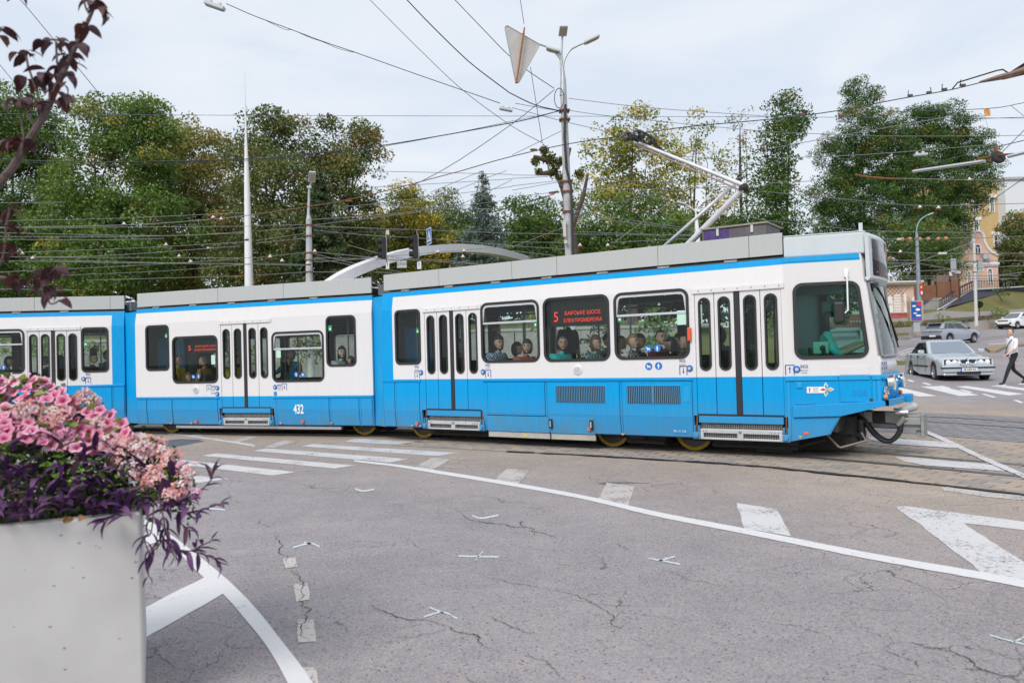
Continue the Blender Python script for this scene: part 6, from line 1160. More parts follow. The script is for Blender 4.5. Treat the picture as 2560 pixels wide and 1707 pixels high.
for a, lab in (([z3(520, 905), z3(1250, 990), z3(2350, 1070)], 'upper wire leaving the lamp post to the right above the yellow tree'), ([z3(520, 1015), z3(880, 1065), z3(1700, 1150), z3(2350, 1210)], 'second wire leaving the lamp post to the right through the yellow tree top'), ([z3(0, 990), z3(240, 1055), z3(470, 1115), z3(900, 1215)], 'wire passing behind the lamp post and sagging to the yellow tree'), ([z3(0, 1425), z3(450, 1205)], 'short wire rising from lower left to the lamp post'), ([z7(560, 380), z7(1430, 185)], 'pale wire rising from the lamp post to the insulator by the pantograph'), ([z7(570, 375), z7(1100, 455), z7(1690, 540)], 'wire from the lamp post down to the two armed lamp'), ([z7(0, 700), z7(450, 530)], 'wire rising from lower left to the cream box on the lamp post')): wire(a, 28, 30, 1.6, CS, lab, US)
wire([z3(900, 1500 - 80), z3(1640, 1440), z3(2000, 1490)], 30, 32, 1.4, CS, 'short wire with a dark insulator behind the pantograph', US)
wire([z4(0, 1370), z4(650, 1250), z4(1620, 1080)], 16, 14, 1.8, CS, 'steel wire rising right through the two big right trees', US); wire([z4(0, 1210), z4(850, 1245), z4(1500, 1252), z4(2350, 1245)], 40, 40, 1.6, CS, 'level wire through the middle of the big right trees', US); wire([z4(0, 1455), z4(900, 1420), z4(2100, 1325)], 26, 24, 1.6, CS, 'gently rising wire carrying the small right hanging light', US)
wire([z4(1150, 1030), z4(2000, 1000), z4(2350, 945)], 22, 18, 1.8, CW, 'wire carrying the orange tag at the upper right', US); wire([z4(1400, 1540), z4(1900, 1400), z4(2350, 1290), z4(2500, 1250)], 18, 12, 2.4, CG, 'dark green cable rising to the right edge over the steel bar', US); wire([z4(2450, 1100), z4(1980, 1568), z8(1300, 690), z8(1050, 870)], 12, 40, 1.8, CW, 'diagonal wire descending leftwards from the right edge past the lamp post', US); wire([z8(2500, -40), z8(1550, 610), z8(1000, 850)], 14, 42, 1.8, CW, 'second diagonal wire descending leftwards from the right edge', US); wire([z4(1840, 1095), z4(2350, 1078)], 30, 30, 1.3, CW, 'short level wire below the orange tag', US); wire([z4(2230, 970), z4(2400, 1110)], 20, 18, 1.3, CW, 'short loose wire dropping right of the orange tag', US); wire([z4(1990, 1070), z4(2060, 1330), z8(2130, 40)], 20, 20, .8, CS, 'fine vertical wire hanging from the orange tag', US)
wire([z8(1100, 70), z8(1800, 84), z8(2350, 95)], 24, 22, 1.8, CS, 'level steel wire right of the rusty rod', US); wire([z8(800, 35), z8(900, 55), z8(1100, 72), z8(1230, 75)], 24, 23.5, 5, RUST, 'short crooked rusty rod in front of the right trees', US)
for a in ([z8(0, 195), z8(630, 255), z8(1400, 320), z8(2350, 300)], [z8(0, 115), z8(400, 95)], [z8(0, 460), z8(750, 535), z8(1000, 555), z8(1900, 570)], [z8(1000, 630), z8(1900, 615)], [z8(1000, 745), z8(1700, 760), z8(2350, 758)], [z8(1000, 822), z8(2350, 826)], [z8(1000, 848), z8(1370, 845)], [z8(1000, 900), z8(1370, 835), z8(1900, 650)], [z8(1020, 940), z8(1700, 905), z8(2350, 870)], [z8(1020, 972), z8(2300, 960)], [z8(1020, 988), z8(2300, 990)], [z8(1380, 850), z8(1780, 920)], [z8(1370, 860), z8(1270, 970)], [z8(1900, 620), z8(2350, 600)], [z8(2100, 960), z8(2350, 930)], [z8(1020, 905), z8(1360, 850)], [z8(2020, 770), z8(2025, 860)]): wire(a, 52, 52, 1.7, CS, 'thin steel wire in the dense web at the right above the tiled wall', 'wires above the tiled wall')
for a in ([z5(0, 295), z5(600, 290)], [z5(0, 460), z5(1000, 440), z5(2240, 385)], [z5(0, 527), z5(1200, 518), z5(2300, 510)], [z5(0, 570), z5(1500, 597), z5(2250, 560)], [z5(0, 605), z5(1300, 602), z5(2250, 572)], [z5(0, 630), z5(900, 636), z5(1500, 622)], [z5(0, 755), z5(1200, 712), z5(2250, 655)], [z5(0, 790), z5(900, 783), z5(2200, 692)], [z5(300, 795), z5(2350, 800)], [z5(0, 825), z5(700, 838), z5(1500, 850), z5(2350, 855)], [z5(0, 930), z5(1200, 872), z5(2200, 810)], [z5(560, 960), z5(1500, 920), z5(2250, 860)], [z5(800, 1005), z5(2250, 965)], [z5(400, 820), z5(2300, 862)], [z5(0, 1085), z5(700, 1095)],
          [z6(0, 505), z6(450, 495)], [z6(0, 555), z6(450, 520)], [z6(0, 640), z6(450, 575)], [z6(0, 665), z6(450, 620)], [z6(0, 800), z6(450, 750)], [z6(0, 850), z6(450, 862)], [z6(0, 860), z6(450, 870)], [z6(0, 960), z6(450, 930)]): wire(a, 36, 34, 1.4, CS)
for a in ([z6(530, 500), z6(1000, 440), z6(1500, 380)], [z6(530, 510), z6(1400, 540), z6(2350, 575)], [z6(530, 545), z6(1000, 590), z6(1600, 625), z6(2350, 690)], [z6(520, 745), z6(1000, 790), z6(1330, 830)], [z6(530, 760), z6(900, 850), z6(1450, 950)], [z6(530, 800), z6(1000, 890)], [z6(530, 835), z6(800, 820), z6(2350, 690)], [z6(520, 930), z6(1000, 930), z6(1400, 940)], [z6(530, 800), z6(1400, 820), z6(2200, 870)], [z6(840, 680), z6(1300, 800), z6(1700, 820), z6(2000, 850)], [z6(1000, 155), z6(1800, 110), z6(2350, 75)], [z6(800, 330), z6(1080, 305), z6(1900, 205), z6(2350, 145)], [z6(1080, 310), z6(1700, 355), z6(2350, 345)], [z6(1100, 5), z6(1700, 18), z6(2350, 35)], [z6(500, 450), z6(1200, 400), z6(1900, 320), z6(2350, 265)], [z6(1600, 200), z6(2080, 0)], [z6(1640, 265), z6(2060, 90), z6(2300, 0)], [z6(1800, 350), z6(2050, 230), z6(2350, 85)]): wire(a, 34, 34, 1.5, CS, 'thin steel wire between the short and the tall lamp post above the arch')
for a in ([z7(0, 240), z7(480, 190)], [z7(0, 140), z7(480, 85)], [z7(0, 180), z7(480, 95)], [z7(0, 40), z7(330, 45)], [z7(0, 72), z7(330, 55)], [z7(0, 575), z7(800, 585), z7(1680, 590)], [z7(0, 655), z7(480, 660)], [z7(0, 690), z7(500, 720)], [z7(0, 735), z7(400, 780)], [z7(570, 415), z7(1100, 480), z7(1690, 555)], [z7(600, 560), z7(1690, 600)], [z7(900, 660), z7(1690, 620)], [z7(570, 170), z7(1500, 165), z7(2350, 130)], [z7(600, 60), z7(1700, 130), z7(2350, 200)], [z7(950, 650), z7(1450, 290)], [z7(1100, 200), z7(1800, 350), z7(2350, 460)]): wire(a, 34, 34, 1.5, CS, 'thin steel wire near the tall lamp post above the tram roof')
wire([z6(520, 580), z6(1180, 557), z6(1470, 535), z6(1700, 490), z6(2000, 425), z6(2350, 330), z7(390, 215)], 34, 29, 2.4, CW, 'span wire carrying the hanging traffic lights to the lamp post', US)
wire([(30, -5), z1(190, 5), z1(510, 385), z1(750, 665), z1(1180, 1190), z1(1470, 1480)], 12, 20, 1.7, CW, 'wire descending behind the purple leaved branch from the top left', US); wire([z1(0, 598), z1(140, 770), z1(260, 910)], 12, 14, 1.5, CW, 'short wire at the left edge behind the purple leaves', US)
hg = wire([(1299, -10), (1310, 60)], 21, 21, 1.6, CW, 'short wire holding the triangular sign from above', US); wire([(1326, 168), (1356, 358)], 21, 24, 1.5, CW, 'wire stretched from the triangular sign down to an insulator', US)
# heavy section at the upper right
hv = empty('section_insulator', tuple(at(2500, 196, 10)), 0, 'rusty section insulator bar with bent rod at the upper right edge', 'insulator'); o_ = Vector(hv.location); V_ = lambda p, Y=10: tuple(at(p[0], p[1], Y) - o_)
MB().tube([V_(z4(1945, 755)), V_(z4(2110, 715), 9.8), V_(z4(2240, 685), 9.6), V_(z4(2420, 620), 9.4)], [.014, .034, .04, .045], 8).build('bar', mat('patched rust', (.25, .20, .17), .7, var=.7, vscale=16, base2=(.24, .10, .05)), hv, True); MB().tube([V_(z4(1690, 822), 10.6), V_(z4(1740, 760), 10.5), V_(z4(2100, 650), 10), V_(z4(2155, 640), 9.9), V_(z4(2195, 665), 9.8)], .009, 6).tube([V_(z4(2240, 665), 9.7), V_(z4(2420, 550), 9.4)], .018, 6).tube([V_(z4(2150, 715), 9.75), V_(z4(2420, 650), 9.4)], .03, 6).build('bent_rod', DKM, hv)
def clampw(a, c, Y, flip=1):
    p = at(*z4(a, c), Y); o = empty('wire_clamp', tuple(p), 0, 'small dark hooked clamp on the contact wire at the upper right', 'clamp', 'clamps on the contact wire'); MB().box((0, 0, 0), (.07, .04, .03)).tube([(.0, 0, 0), (.035, 0, .012)], .016, 6).build('clamp_body', mat('clamp metal', (.12, .10, .08), .6, .3, var=.4), o, bevel=.006); MB().tube([(-.03 * flip, 0, .01), (-.028 * flip, 0, .05), (-.02 * flip, 0, .075)], .006, 5).build('hook', DKM, o)
for i, (a, c, f) in enumerate(((1305, 878, 1), (1478, 850, -1), (1618, 822, 1), (1787, 785, 1))): clampw(a, c, 12 - i * .5, f)
def fitting(px, py, Y, label, s=1.0, cup=True):   # porcelain cup insulator on a rusty clamp
    p = at(px, py, Y); o = empty('insulator', tuple(p), rnd.uniform(-.6, .6), label, 'insulator', 'rusty insulators on the wires'); k = s * Y / FPX; MB().box((0, 0, -2 * k), (9 * k, 4 * k, 3 * k)).tube([(-6 * k, 0, -2 * k), (6 * k, 0, -3 * k)], 1.3 * k, 5).build('clamp', RUST, o)
    if cup: MB().lathe([(.5 * k, 7 * k), (2 * k, 6 * k), (2.4 * k, 4 * k), (5 * k, 1.5 * k), (5 * k, 0)], 10, mi=0).build('porcelain', mat('porcelain', (.62, .58, .55), .35), o, True)
    return o
LBS = lambda x: 'small rusty insulator with pale cup ' + ('in front of the left wood' if x < 640 else 'between the two lamp posts' if x < 1280 else 'right of the tall lamp post above the tram roof' if x < 1900 else 'before the dark trees right of the tram cab')
for q, Y in ((z5(1140, 495), 26), (z5(1955, 435), 25), (z5(2030, 450), 25), (z5(180, 740), 35), (z5(205, 765), 35), (z5(300, 808), 35), (z5(1525, 685), 35), (z5(1645, 790), 35), (z5(1750, 840), 35), (z5(2265, 630), 35), (z6(130, 795), 34), (z6(240, 832), 34), (z6(1670, 750), 30), (z6(1910, 742), 30), (z6(1900, 795), 34), (z6(540, 745), 33.5), (z6(480, 855), 33.5), (z3(280, 1350), 24), (z7(410, 190), 24), (z7(1515, 150), 30), (z7(880, 690), 34), (z7(625, 690), 34), (z7(1430, 155), 30), (z8(1850, 85), 23), (z8(1085, 740), 52), (z8(1215, 750), 52), (z8(1395, 340), 40), (z8(1565, 345), 40)): fitting(q[0], q[1], Y, LBS(q[0]))
for q, Y, lab in ((z4(310, 1040), 15, 'rusty forked clamp on the contact wire at the tall slender tree'), (z4(680, 1050), 15, 'rusty strain insulator left of the tallest right tree'), (z6(850, 265), 22, 'rusty clamp where the rust coloured wire meets a branch wire'), (z3(200, 1365), 24, 'rusty clamp left of the lamp post above the mistletoe tree'), (z7(370, 190), 24, 'rusty bracket just left of the lamp post'), (z4(2100, 1400), 15, 'rusty fork at the top of the steel bar')): f = fitting(q[0], q[1], Y, lab, 1.6, False); f['group'] = 'rusty wire clamps'
for i, (a, c) in enumerate(((1232, 630), (1302, 626), (1395, 628), (1470, 626), (1560, 625), (1632, 622), (1020, 800), (1070, 800), (1120, 805))):
    p = at(*z8(a, c), 50); o = tag(MB().ball((0, 0, 0), .13, 8).build('ball_insulator', mat('glazed brown', (.42, .22, .10), .3, var=.3), None, True), 'small round orange brown ball insulator on a wire above the tiled wall', 'insulator', 'ball insulators at the right'); o.location = p
for a, c, w in ((1210, 627, .35), (1600, 757, .5), (1130, 805, .4)): p = at(*z8(a, c), 50); o = tag(MB().box((0, 0, 0), (w, .12, .12)).build('strain_insulator', mat('porcelain', (.62, .58, .55), .35)), 'short white strain insulator in the wire web at the right', 'insulator', 'white strain insulators at the right'); o.location = p
sb = empty('steel_bar', tuple(at(2380, 412, 15)), 0, 'long pale steel bar with holes hanging under the rusty fork at the right', 'bar'); o_ = Vector(sb.location); a = at(2283, 429, 16) - o_; c = at(2462, 403, 14) - o_; MB().tube([tuple(a), tuple(c)], .032, 4).build('bar', mat('pale steel', (.52, .53, .54), .5, .3), sb); e = at(2520, 392, 13.5) - o_; f2 = at(2600, 372, 13) - o_; MB().tube([tuple(e), tuple(f2)], .03, 4).build('bar_end', mat('pale steel', (.52, .53, .54), .5, .3), sb)
MB().tube([tuple(at(*z4(1920, 1465), 14) - o_), tuple(at(*z4(2080, 1425), 14) - o_), tuple(at(*z4(2260, 1415), 13.5) - o_)], .02, 6).tube([tuple(at(*z4(2090, 1340), 14) - o_), tuple(at(*z4(2090, 1430), 14) - o_), tuple(at(*z4(2040, 1490), 14) - o_)], .03, 6).build('rusty_fork', RUST, sb); MB().lathe([(0, -.03), (.11, -.03), (.12, 0), (.11, .03), (0, .03)], 14, tuple(at(*z4(2115, 1445), 13.9) - o_), Matrix.Rotation(1.2, 3, 'X')).build('pulley', DKM, sb)
# hanging street lights on wires
def hanglamp(px, py, Y, w, yaw, tilt, label, s=1.0):
    p = at(px, py, Y); o = empty('hanging_lamp', tuple(p), yaw, label, 'hanging lamp', 'street lights hung on wires'); R_ = Matrix.Rotation(tilt, 3, 'Y'); h = MB().box((0, 0, -w * .02), (w, w * .34, w * .17), R_).build('housing', mat('lamp grey', (.50, .52, .54), .45), o, bevel=w * .02); MB().box(tuple(R_ @ Vector((0, 0, -w * .125))), (w * .9, w * .28, w * .02), R_).build('lamp_glass', mat('lamp underside', (.30, .31, .32), .4), h)
    for k in (-.28, .2): MB().lathe([(w * .05, -w * .05), (w * .12, 0), (w * .05, w * .05)], 10, tuple(R_ @ Vector((w * k, 0, w * .12))), Matrix.Rotation(math.pi / 2, 3, 'X')).build('hanger', mat('lamp grey', (.50, .52, .54), .45), o)
    return o
hanglamp(537, 14, 15.5, .40, .0, .36, 'grey hanging street light cut by the top edge left of centre'); hanglamp(1265, 273, 24, .40, 0, .22, 'grey hanging street light between the triangular sign and the spruce'); hanglamp(2302, 386, 25, .40, 0, -.05, 'small white hanging street light in front of the wide right tree')
ot = tag(MB().box((0, 0, 0), (.14, .02, .19), (0, -.1, 0)).build('orange_tag', mat('orange tag', (.70, .33, .08), .6, var=.2)), 'small orange plate hanging on a wire at the upper right', 'plate'); ot.location = at(*z4(2012, 1032), 20)
# triangular sign seen from behind
sg = empty('triangular_sign', tuple(at(1305, 130, 21)), 0, 'grey back of a triangular road sign with rusty strap hanging from a wire', 'road sign'); o_ = Vector(sg.location); tri = [at(*p, Y) - o_ for p, Y in (((1260, 60), 20.9), ((1350, 112), 21.1), ((1291, 218), 21))]
e1_ = (tri[1] - tri[0]).normalized(); nn = (tri[1] - tri[0]).cross(tri[2] - tri[0]).normalized(); e2_ = nn.cross(e1_); P2 = [((p - tri[0]).dot(e1_), (p - tri[0]).dot(e2_)) for p in tri]; rp = rquad(P2, .06, 5); b = MB(); b.prism([tuple(tri[0] + e1_ * a + e2_ * c) for a, c in rp], tuple(nn * .02)); b.build('plate', mat('sign back', (.52, .50, .48), .55, .2, var=.12, vscale=4), sg)
b = MB(); b.tube([tuple(tri[0] + e1_ * a + e2_ * c) for a, c in rp], .014, 5, closed=True); b.build('rim', GALV, sg); s0 = at(1309, 84, 20.9) - o_; s1 = at(1291, 206, 20.9) - o_; dd_ = s1 - s0; MB().tube([tuple(s0 - dd_ * .12), tuple(s0), tuple(s1)], [.02, .028, .028], 4).ball(tuple(s1), .04, 6).ball(tuple(s0), .035, 6).build('strap', mat('orange rust', (.42, .17, .06), .85, var=.5, vscale=14), sg)
# hanging traffic lights and plates
BLK2 = mat('signal black', (.02, .02, .022), .55); MSIG = mat('signal grey', (.33, .35, .36), .5)
def signal(pxt, pyt, pyb, Y, label, yaw=1.25, rod=None, far=False):
    t = at(pxt, pyt, Y); h = (pyb - pyt) * Y / FPX; o = empty('traffic_light', tuple(t - Vector((0, 0, h))), yaw, label, 'traffic light', 'traffic lights hanging over the street'); MB().b2((-.16, -.09, 0), (.16, .09, h)).build('housing', BLK2, o, bevel=.02); MB().b2((-.18, .09, -.03), (.18, .11, h + .03)).build('backboard', MSIG, o)
    for k in range(3):
        z = h * (k + .5) / 3; v = MB().lathe([(.12, 0), (.12, .15)], 12, (0, -.09, z), Matrix.Rotation(math.pi / 2, 3, 'X'), cap=False).build('visor', BLK2, o, True); MB().lathe([(0, .02), (.12, .01)], 12, (0, -.09, z), Matrix.Rotation(math.pi / 2, 3, 'X'), cap=False).build('lens', mat('dark lens %d' % k, [(.02, .08, .05), (.10, .07, .02), (.10, .02, .02)][k], .15), o)
    if rod: a = at(*rod[0], Y) - Vector(o.location); c = at(*rod[1], Y) - Vector(o.location); R_ = Matrix.Rotation(-yaw, 3, 'Z'); MB().tube([tuple(R_ @ a), tuple(R_ @ c)], .025, 6).build('hanger_rod', mat('brown rod', (.22, .17, .14), .6), o)
    return o
signal(958, 594, 647, 33, 'left one of the two traffic lights hanging above the white arch', -1.25, ((964, 580), (967, 656))); signal(1037, 588, 645, 33, 'right one of the two traffic lights hanging above the white arch', -1.25, ((1042, 572), (1048, 652)))
signal(2382, 648, 680, 55, 'traffic light hanging left of the pale pole at the right', 2.9, ((2380, 638), (2377, 682))); signal(2449, 649, 677, 60, 'traffic light hanging just right of the pale pole', 3.0)
def plate(name, px, py, w, h, Y, yaw, m, label, cat='sign'): o = empty(name, tuple(at(px, py, Y)), yaw, label, cat); MB().box((0, 0, 0), (w, .02, h)).build('plate', m, o, bevel=.004); return o
zp = plate('pedestrian_sign', 1073, 591, .66, .70, 34, -1.18, DBL, 'blue square pedestrian crossing sign hanging above the arch'); b = MB(); b.b2((-.33, -.018, -.35), (-.30, -.011, .35)).b2((.30, -.018, -.35), (.33, -.011, .35)).b2((-.33, -.018, .32), (.33, -.011, .35)).b2((-.33, -.018, -.35), (.33, -.011, -.32)); b.build('border', WHT, zp); MB().prism([(-.25, -.018, -.22), (.25, -.018, -.22), (0, -.018, .26)], (0, .006, 0)).build('triangle', WHT, zp); MB().prism([(-.05, -.024, -.02), (.05, -.024, -.02), (.13, -.024, -.18), (.07, -.024, -.18), (0, -.024, -.06), (-.08, -.024, -.18), (-.13, -.024, -.18)], (0, .006, 0)).lathe([(0, 0), (.035, 0)], 8, (0, -.024, .05), Matrix.Rotation(math.pi / 2, 3, 'X'), cap=False).build('walking_figure', mat('sign black', (.01, .01, .01), .5), zp); MB().tube([(0, 0, .35), (0, 0, .43)], .015, 5).build('hanger', GALV, zp)
MBK = mat('sign black', (.01, .01, .01), .5); MPL = mat('sign white', (.72, .73, .74), .5)
sp = plate('stop_plate', 1004.5, 661, .42, .32, 34, 0, MPL, 'white plate reading СТОП hanging below the traffic lights'); text('lettering', 'СТОП', MBK, facing(0, -.013, 0), sp, .16, .003, .34); MB().b2((-.2, -.012, .14), (.2, -.011, .15)).b2((-.2, -.012, -.15), (.2, -.011, -.14)).b2((-.2, -.012, -.14), (-.19, -.011, .14)).b2((.19, -.012, -.14), (.2, -.011, .14)).build('border', MBK, sp)
for px, w, lab in ((969, 8, 'white arrow plate under the left hanging traffic light'), (1048, 10, 'white arrow plate under the right hanging traffic light')):
    ap = plate('arrow_plate', px, 663, w * 33 / FPX * 1.2, .31, 33, -.5, MPL, lab); MB().b2((-.01, -.013, -.1), (.01, -.011, .05)).prism([(-.035, -.013, .03), (.035, -.013, .03), (0, -.013, .1)], (0, .003, 0)).build('arrow', MBK, ap)
plate('junction_box', 969, 581, .13, .2, 33, .2, mat('cream box', (.6, .55, .45), .6), 'small cream box on the rod above the left traffic light', 'box'); plate('signal_plate', 2377, 684, .22, .27, 55, .2, MPL, 'small grey plate under the right hanging traffic light by the pole'); plate('street_plate', 2393, 680, .52, .24, 55, .1, mat('sign back', (.52, .50, .48), .55, .2), 'wide grey plate hanging beside the right traffic light')
# ------------------------------------------------------------------ cars
def arcpts(cx, cz, r, a0, a1, n=10): return [(cx + r * math.cos(math.radians(a0 + (a1 - a0) * i / n)), cz + r * math.sin(math.radians(a0 + (a1 - a0) * i / n))) for i in range(n + 1)]
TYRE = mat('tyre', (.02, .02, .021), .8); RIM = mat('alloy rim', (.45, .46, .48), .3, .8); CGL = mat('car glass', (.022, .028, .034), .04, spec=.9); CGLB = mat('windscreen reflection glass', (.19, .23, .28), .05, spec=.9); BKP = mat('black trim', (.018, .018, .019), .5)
def interp(tbl, x): return [float(np.interp(x, [t[0] for t in tbl], [t[k] for t in tbl])) for k in range(1, len(tbl[0]))]
def car(name, label, M, paint, L, st, arches, wr, cabin, cat='car', glasses=(CGL, CGLB), lower=None):
    # st: (x, z_bottom, z_top, half width at sill, half width at shoulder); x 0 is the nose
    root = empty(name, label=label, cat=cat); root.matrix_basis = M
    xs = sorted(set([t[0] for t in st] + [a[0] + wr * 1.12 * k for a in arches for k in (-1, -.92, -.75, -.5, -.2, 0, .2, .5, .75, .92, 1)])); b = MB(); rows_ = []
    for x in xs:
        zb, zt, ws, wsh = interp(st, x)
        for a in arches:
            if abs(x - a[0]) < wr * 1.12: zb = max(zb, wr + math.sqrt(max(0, (wr * 1.12) ** 2 - (x - a[0]) ** 2)))
        zb = min(zb, zt - .1); zm = zb + (zt - zb) * .5; r = [(0, zt + .02), (wsh * .6, zt + .012), (wsh * .90, zt - .015), (wsh, zt - .09), (max(ws, wsh) * 1.012, max(zm, zb + .02)), (ws, zb + .01), (ws * .82, zb)]
        r = r + [(-y, z) for y, z in r[::-1][:-1]] ; rows_.append(len(b.v)); b.v += [(x, y, z) for y, z in r]
    n = 13
    for i in range(len(xs) - 1):
        for k in range(n - 1): b.f.append((rows_[i] + k, rows_[i] + k + 1, rows_[i + 1] + k + 1, rows_[i + 1] + k)); b.m.append(0)
        b.f.append((rows_[i] + n - 1, rows_[i] + 0, rows_[i + 1], rows_[i + 1] + n - 1)); b.m.append(0)
    b.f.append(tuple(rows_[0] + k for k in range(n))); b.f.append(tuple(rows_[-1] + k for k in range(n))[::-1]); b.m += [0, 0]
    b.build('body', paint, root, 50)
    MB().b2((.25, -.62, .17), (L - .25, .62, .62)).build('underbody', DKM, root)
    for a in arches:
        for s in (1, -1):
            y = s * (a[1] - .02); w = MB().lathe([(wr * .62, -.1), (wr * .93, -.1), (wr, -.06), (wr, .06), (wr * .93, .1), (wr * .62, .1)], 24, (a[0], y - s * .1, wr), Matrix.Rotation(math.pi / 2, 3, 'X'), cap=False).build('wheel', TYRE, root, True)
            sg = -s; rb = MB().lathe([(0, .07), (wr * .15, .08), (wr * .2, .06)], 12, (a[0], y - s * .1, wr), Matrix.Rotation(sg * math.pi / 2, 3, 'X'), cap=False); rb.lathe([(wr * .58, .05), (wr * .64, .095), (wr * .66, .0)], 24, (a[0], y - s * .1, wr), Matrix.Rotation(sg * math.pi / 2, 3, 'X'), cap=False)
            for k in range(10): t = k * math.pi / 5; rb.box((a[0] + wr * .39 * math.cos(t), y - s * .03, wr + wr * .39 * math.sin(t)), (wr * .46, .03, wr * .11), (0, -t, 0))
            rb.build('rim', RIM, w); MB().lathe([(0, 0), (wr * .62, 0)], 20, (a[0], y - s * .1, wr), Matrix.Rotation(math.pi / 2, 3, 'X'), cap=False).build('wheel_back', DKM, w)
    # cabin: base ring and roof ring
    (x0, x1, xr0, xr1, zb, zr, wb, wrf) = cabin[:8]; zbr = cabin[4] + (cabin[8] if len(cabin) > 8 else 0); c = MB()
    base = [(x0, wb * .90, zb), (x0 + .06, wb * .97, zb), (x1 - .1, wb * .96, zbr), (x1, wb * .82, zbr)]; top = [(xr0, wrf * .90, zr - .03), (xr0 + .14, wrf * .99, zr - .02), (xr1 - .12, wrf * .97, zr - .03), (xr1, wrf * .86, zr - .06)]
    ring_ = lambda P: P + [(x, -y, z) for x, y, z in P[::-1]]
    B_, T_ = ring_(base), ring_(top); mid = [(x * .985 + (xr0 + xr1) / 2 * .015, y * .82, z + .045) for x, y, z in T_]; c.add(B_ + T_ + mid, [(i, (i + 1) % 8, 8 + (i + 1) % 8, 8 + i) for i in range(8)] + [(8 + i, 8 + (i + 1) % 8, 16 + (i + 1) % 8, 16 + i) for i in range(8)] + [tuple(range(16, 24))])
    c.build('roof', paint, root, 35)
    def pane(nm, q, m, push=.008):
        q = [Vector(p) for p in q]; nn = (q[1] - q[0]).cross(q[2] - q[0]).normalized(); cc = sum(q, Vector()) / len(q)
        if nn.dot(cc - Vector(((x0 + x1) / 2, 0, zb - .3))) < 0: nn = -nn
        return MB().poly([tuple(p + nn * push) for p in q]).build(nm, m, root, fix=False)
    lerp = lambda a, b_, t: tuple(a[i] + (b_[i] - a[i]) * t for i in range(3))
    def quadpane(nm, b0, b1, t0, t1, u0, u1, v0, v1, m): return pane(nm, [lerp(lerp(b0, b1, u), lerp(t0, t1, u), v) for u, v in ((u0, v0), (u1, v0), (u1, v1), (u0, v1))], m)
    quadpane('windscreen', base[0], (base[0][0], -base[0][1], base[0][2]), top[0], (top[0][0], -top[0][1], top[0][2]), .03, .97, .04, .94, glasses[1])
    quadpane('rear_window', base[3], (base[3][0], -base[3][1], base[3][2]), top[3], (top[3][0], -top[3][1], top[3][2]), .05, .95, .1, .92, glasses[0])
    for s in (1, -1):
        m_ = lambda p: (p[0], p[1] * s, p[2])
        for u0, u1 in ((.06, .47), (.50, .80), (.82, .94)): quadpane('side_window', m_(base[1]), m_(base[2]), m_(top[1]), m_(top[2]), u0, u1, .05, .90, glasses[0])
    return root
def place(px, py, Y, yaw): return Matrix.Translation(at(px, py, Y)) @ Matrix.Rotation(yaw, 4, 'Z')
SILV = mat('silver car paint', (.50, .55, .60), .28, .3, coat=.6); GREYP = mat('grey car paint', (.36, .39, .45), .28, .3, coat=.6); WCAR = mat('white car paint', (.78, .78, .79), .25, coat=.8)
LENS = mat('clear lamp', (.85, .86, .88), .08, .0, coat=1.0)
RX = lambda s=1: Matrix.Rotation(math.pi / 2, 3, 'Y') @ Matrix.Diagonal((1, 1, -1))
# silver saloon, nose towards the camera and to the right: local x runs from nose to tail
stS = [(0, .42, .62, .55, .60), (.06, .22, .70, .76, .78), (.35, .20, .80, .84, .83), (1.2, .19, .90, .86, .86), (1.75, .19, .95, .87, .87), (2.4, .19, .95, .87, .87), (3.5, .19, .96, .87, .87), (4.2, .22, .97, .85, .84), (4.6, .28, .93, .80, .78), (4.68, .42, .80, .70, .70)]
nose_p = gnd(2422, 953); tail_d = Vector((math.cos(math.radians(78)), math.sin(math.radians(78)), 0))
sl = car('silver_saloon', 'silver four lamp saloon car driving towards the crossing on the right', Matrix.Translation((nose_p.x, nose_p.y, nose_p.z)) @ Matrix.Rotation(math.radians(78), 4, 'Z'), SILV, 4.68, stS, [(.82, .87), (3.55, .87)], .325, (1.55, 4.05, 2.25, 3.45, .93, 1.40, .80, .62))
for y in (.60, .40, -.40, -.60):
    MB().lathe([(0, .04), (.075, .03), (.085, .0)], 16, (.035, y, .645), RX(), cap=False).build('headlight', LENS, sl, True)
for s in (1, -1): MB().b2((.03, s * .30, .55), (.10, s * .73, .735)).build('lamp_panel', BKP, sl, bevel=.01); MB().b2((.045, s * .70, .57), (.16, s * .765, .72)).build('turn_lamp', LENS, sl, bevel=.01); MB().b2((0, s * .03, .56), (.08, s * .235, .715)).build('grille', BKP, sl, bevel=.04); MB().add(*ring([(y, z) for y, z in rrect(.02, .25, .545, .73, .05)], [(y, z) for y, z in rrect(.04, .23, .565, .71, .04)], -.012, .06)) 
for s in (1, -1):
    vs_, fs_ = ring(rrect(.015, .255, .54, .735, .05), rrect(.03, .24, .553, .722, .045), -.02, .06); MB().add([(v[1], v[0] * s, v[2]) for v in vs_], fs_).build('grille_surround', mat('chrome', (.8, .8, .82), .12, 1.0), sl)
MB().b2((-.05, -.80, .30), (.30, .80, .50)).b2((-.03, -.78, .20), (.2, .78, .28)).build('bumper', SILV, sl, bevel=.05); MB().b2((-.065, -.81, .43), (.28, .81, .485)).build('bumper_strip', BKP, sl, bevel=.01); MB().b2((-.056, -.36, .235), (0, .36, .33)).build('air_intake', BKP, sl)
pl = MB().b2((-.078, -.26, .335), (-.06, .26, .45)).build('number_plate', mat('plate white', (.8, .8, .8), .4), sl); MB().b2((-.080, .215, .335), (-.0775, .26, .45)).build('plate_band', DBL, pl); text('plate_lettering', 'AB 6059 KA', MBK, Matrix.Translation((-.081, -.02, .392)) @ Matrix.Rotation(-math.pi / 2, 4, 'Z') @ Matrix.Rotation(math.pi / 2, 4, 'X'), pl, .1, .002, .40)
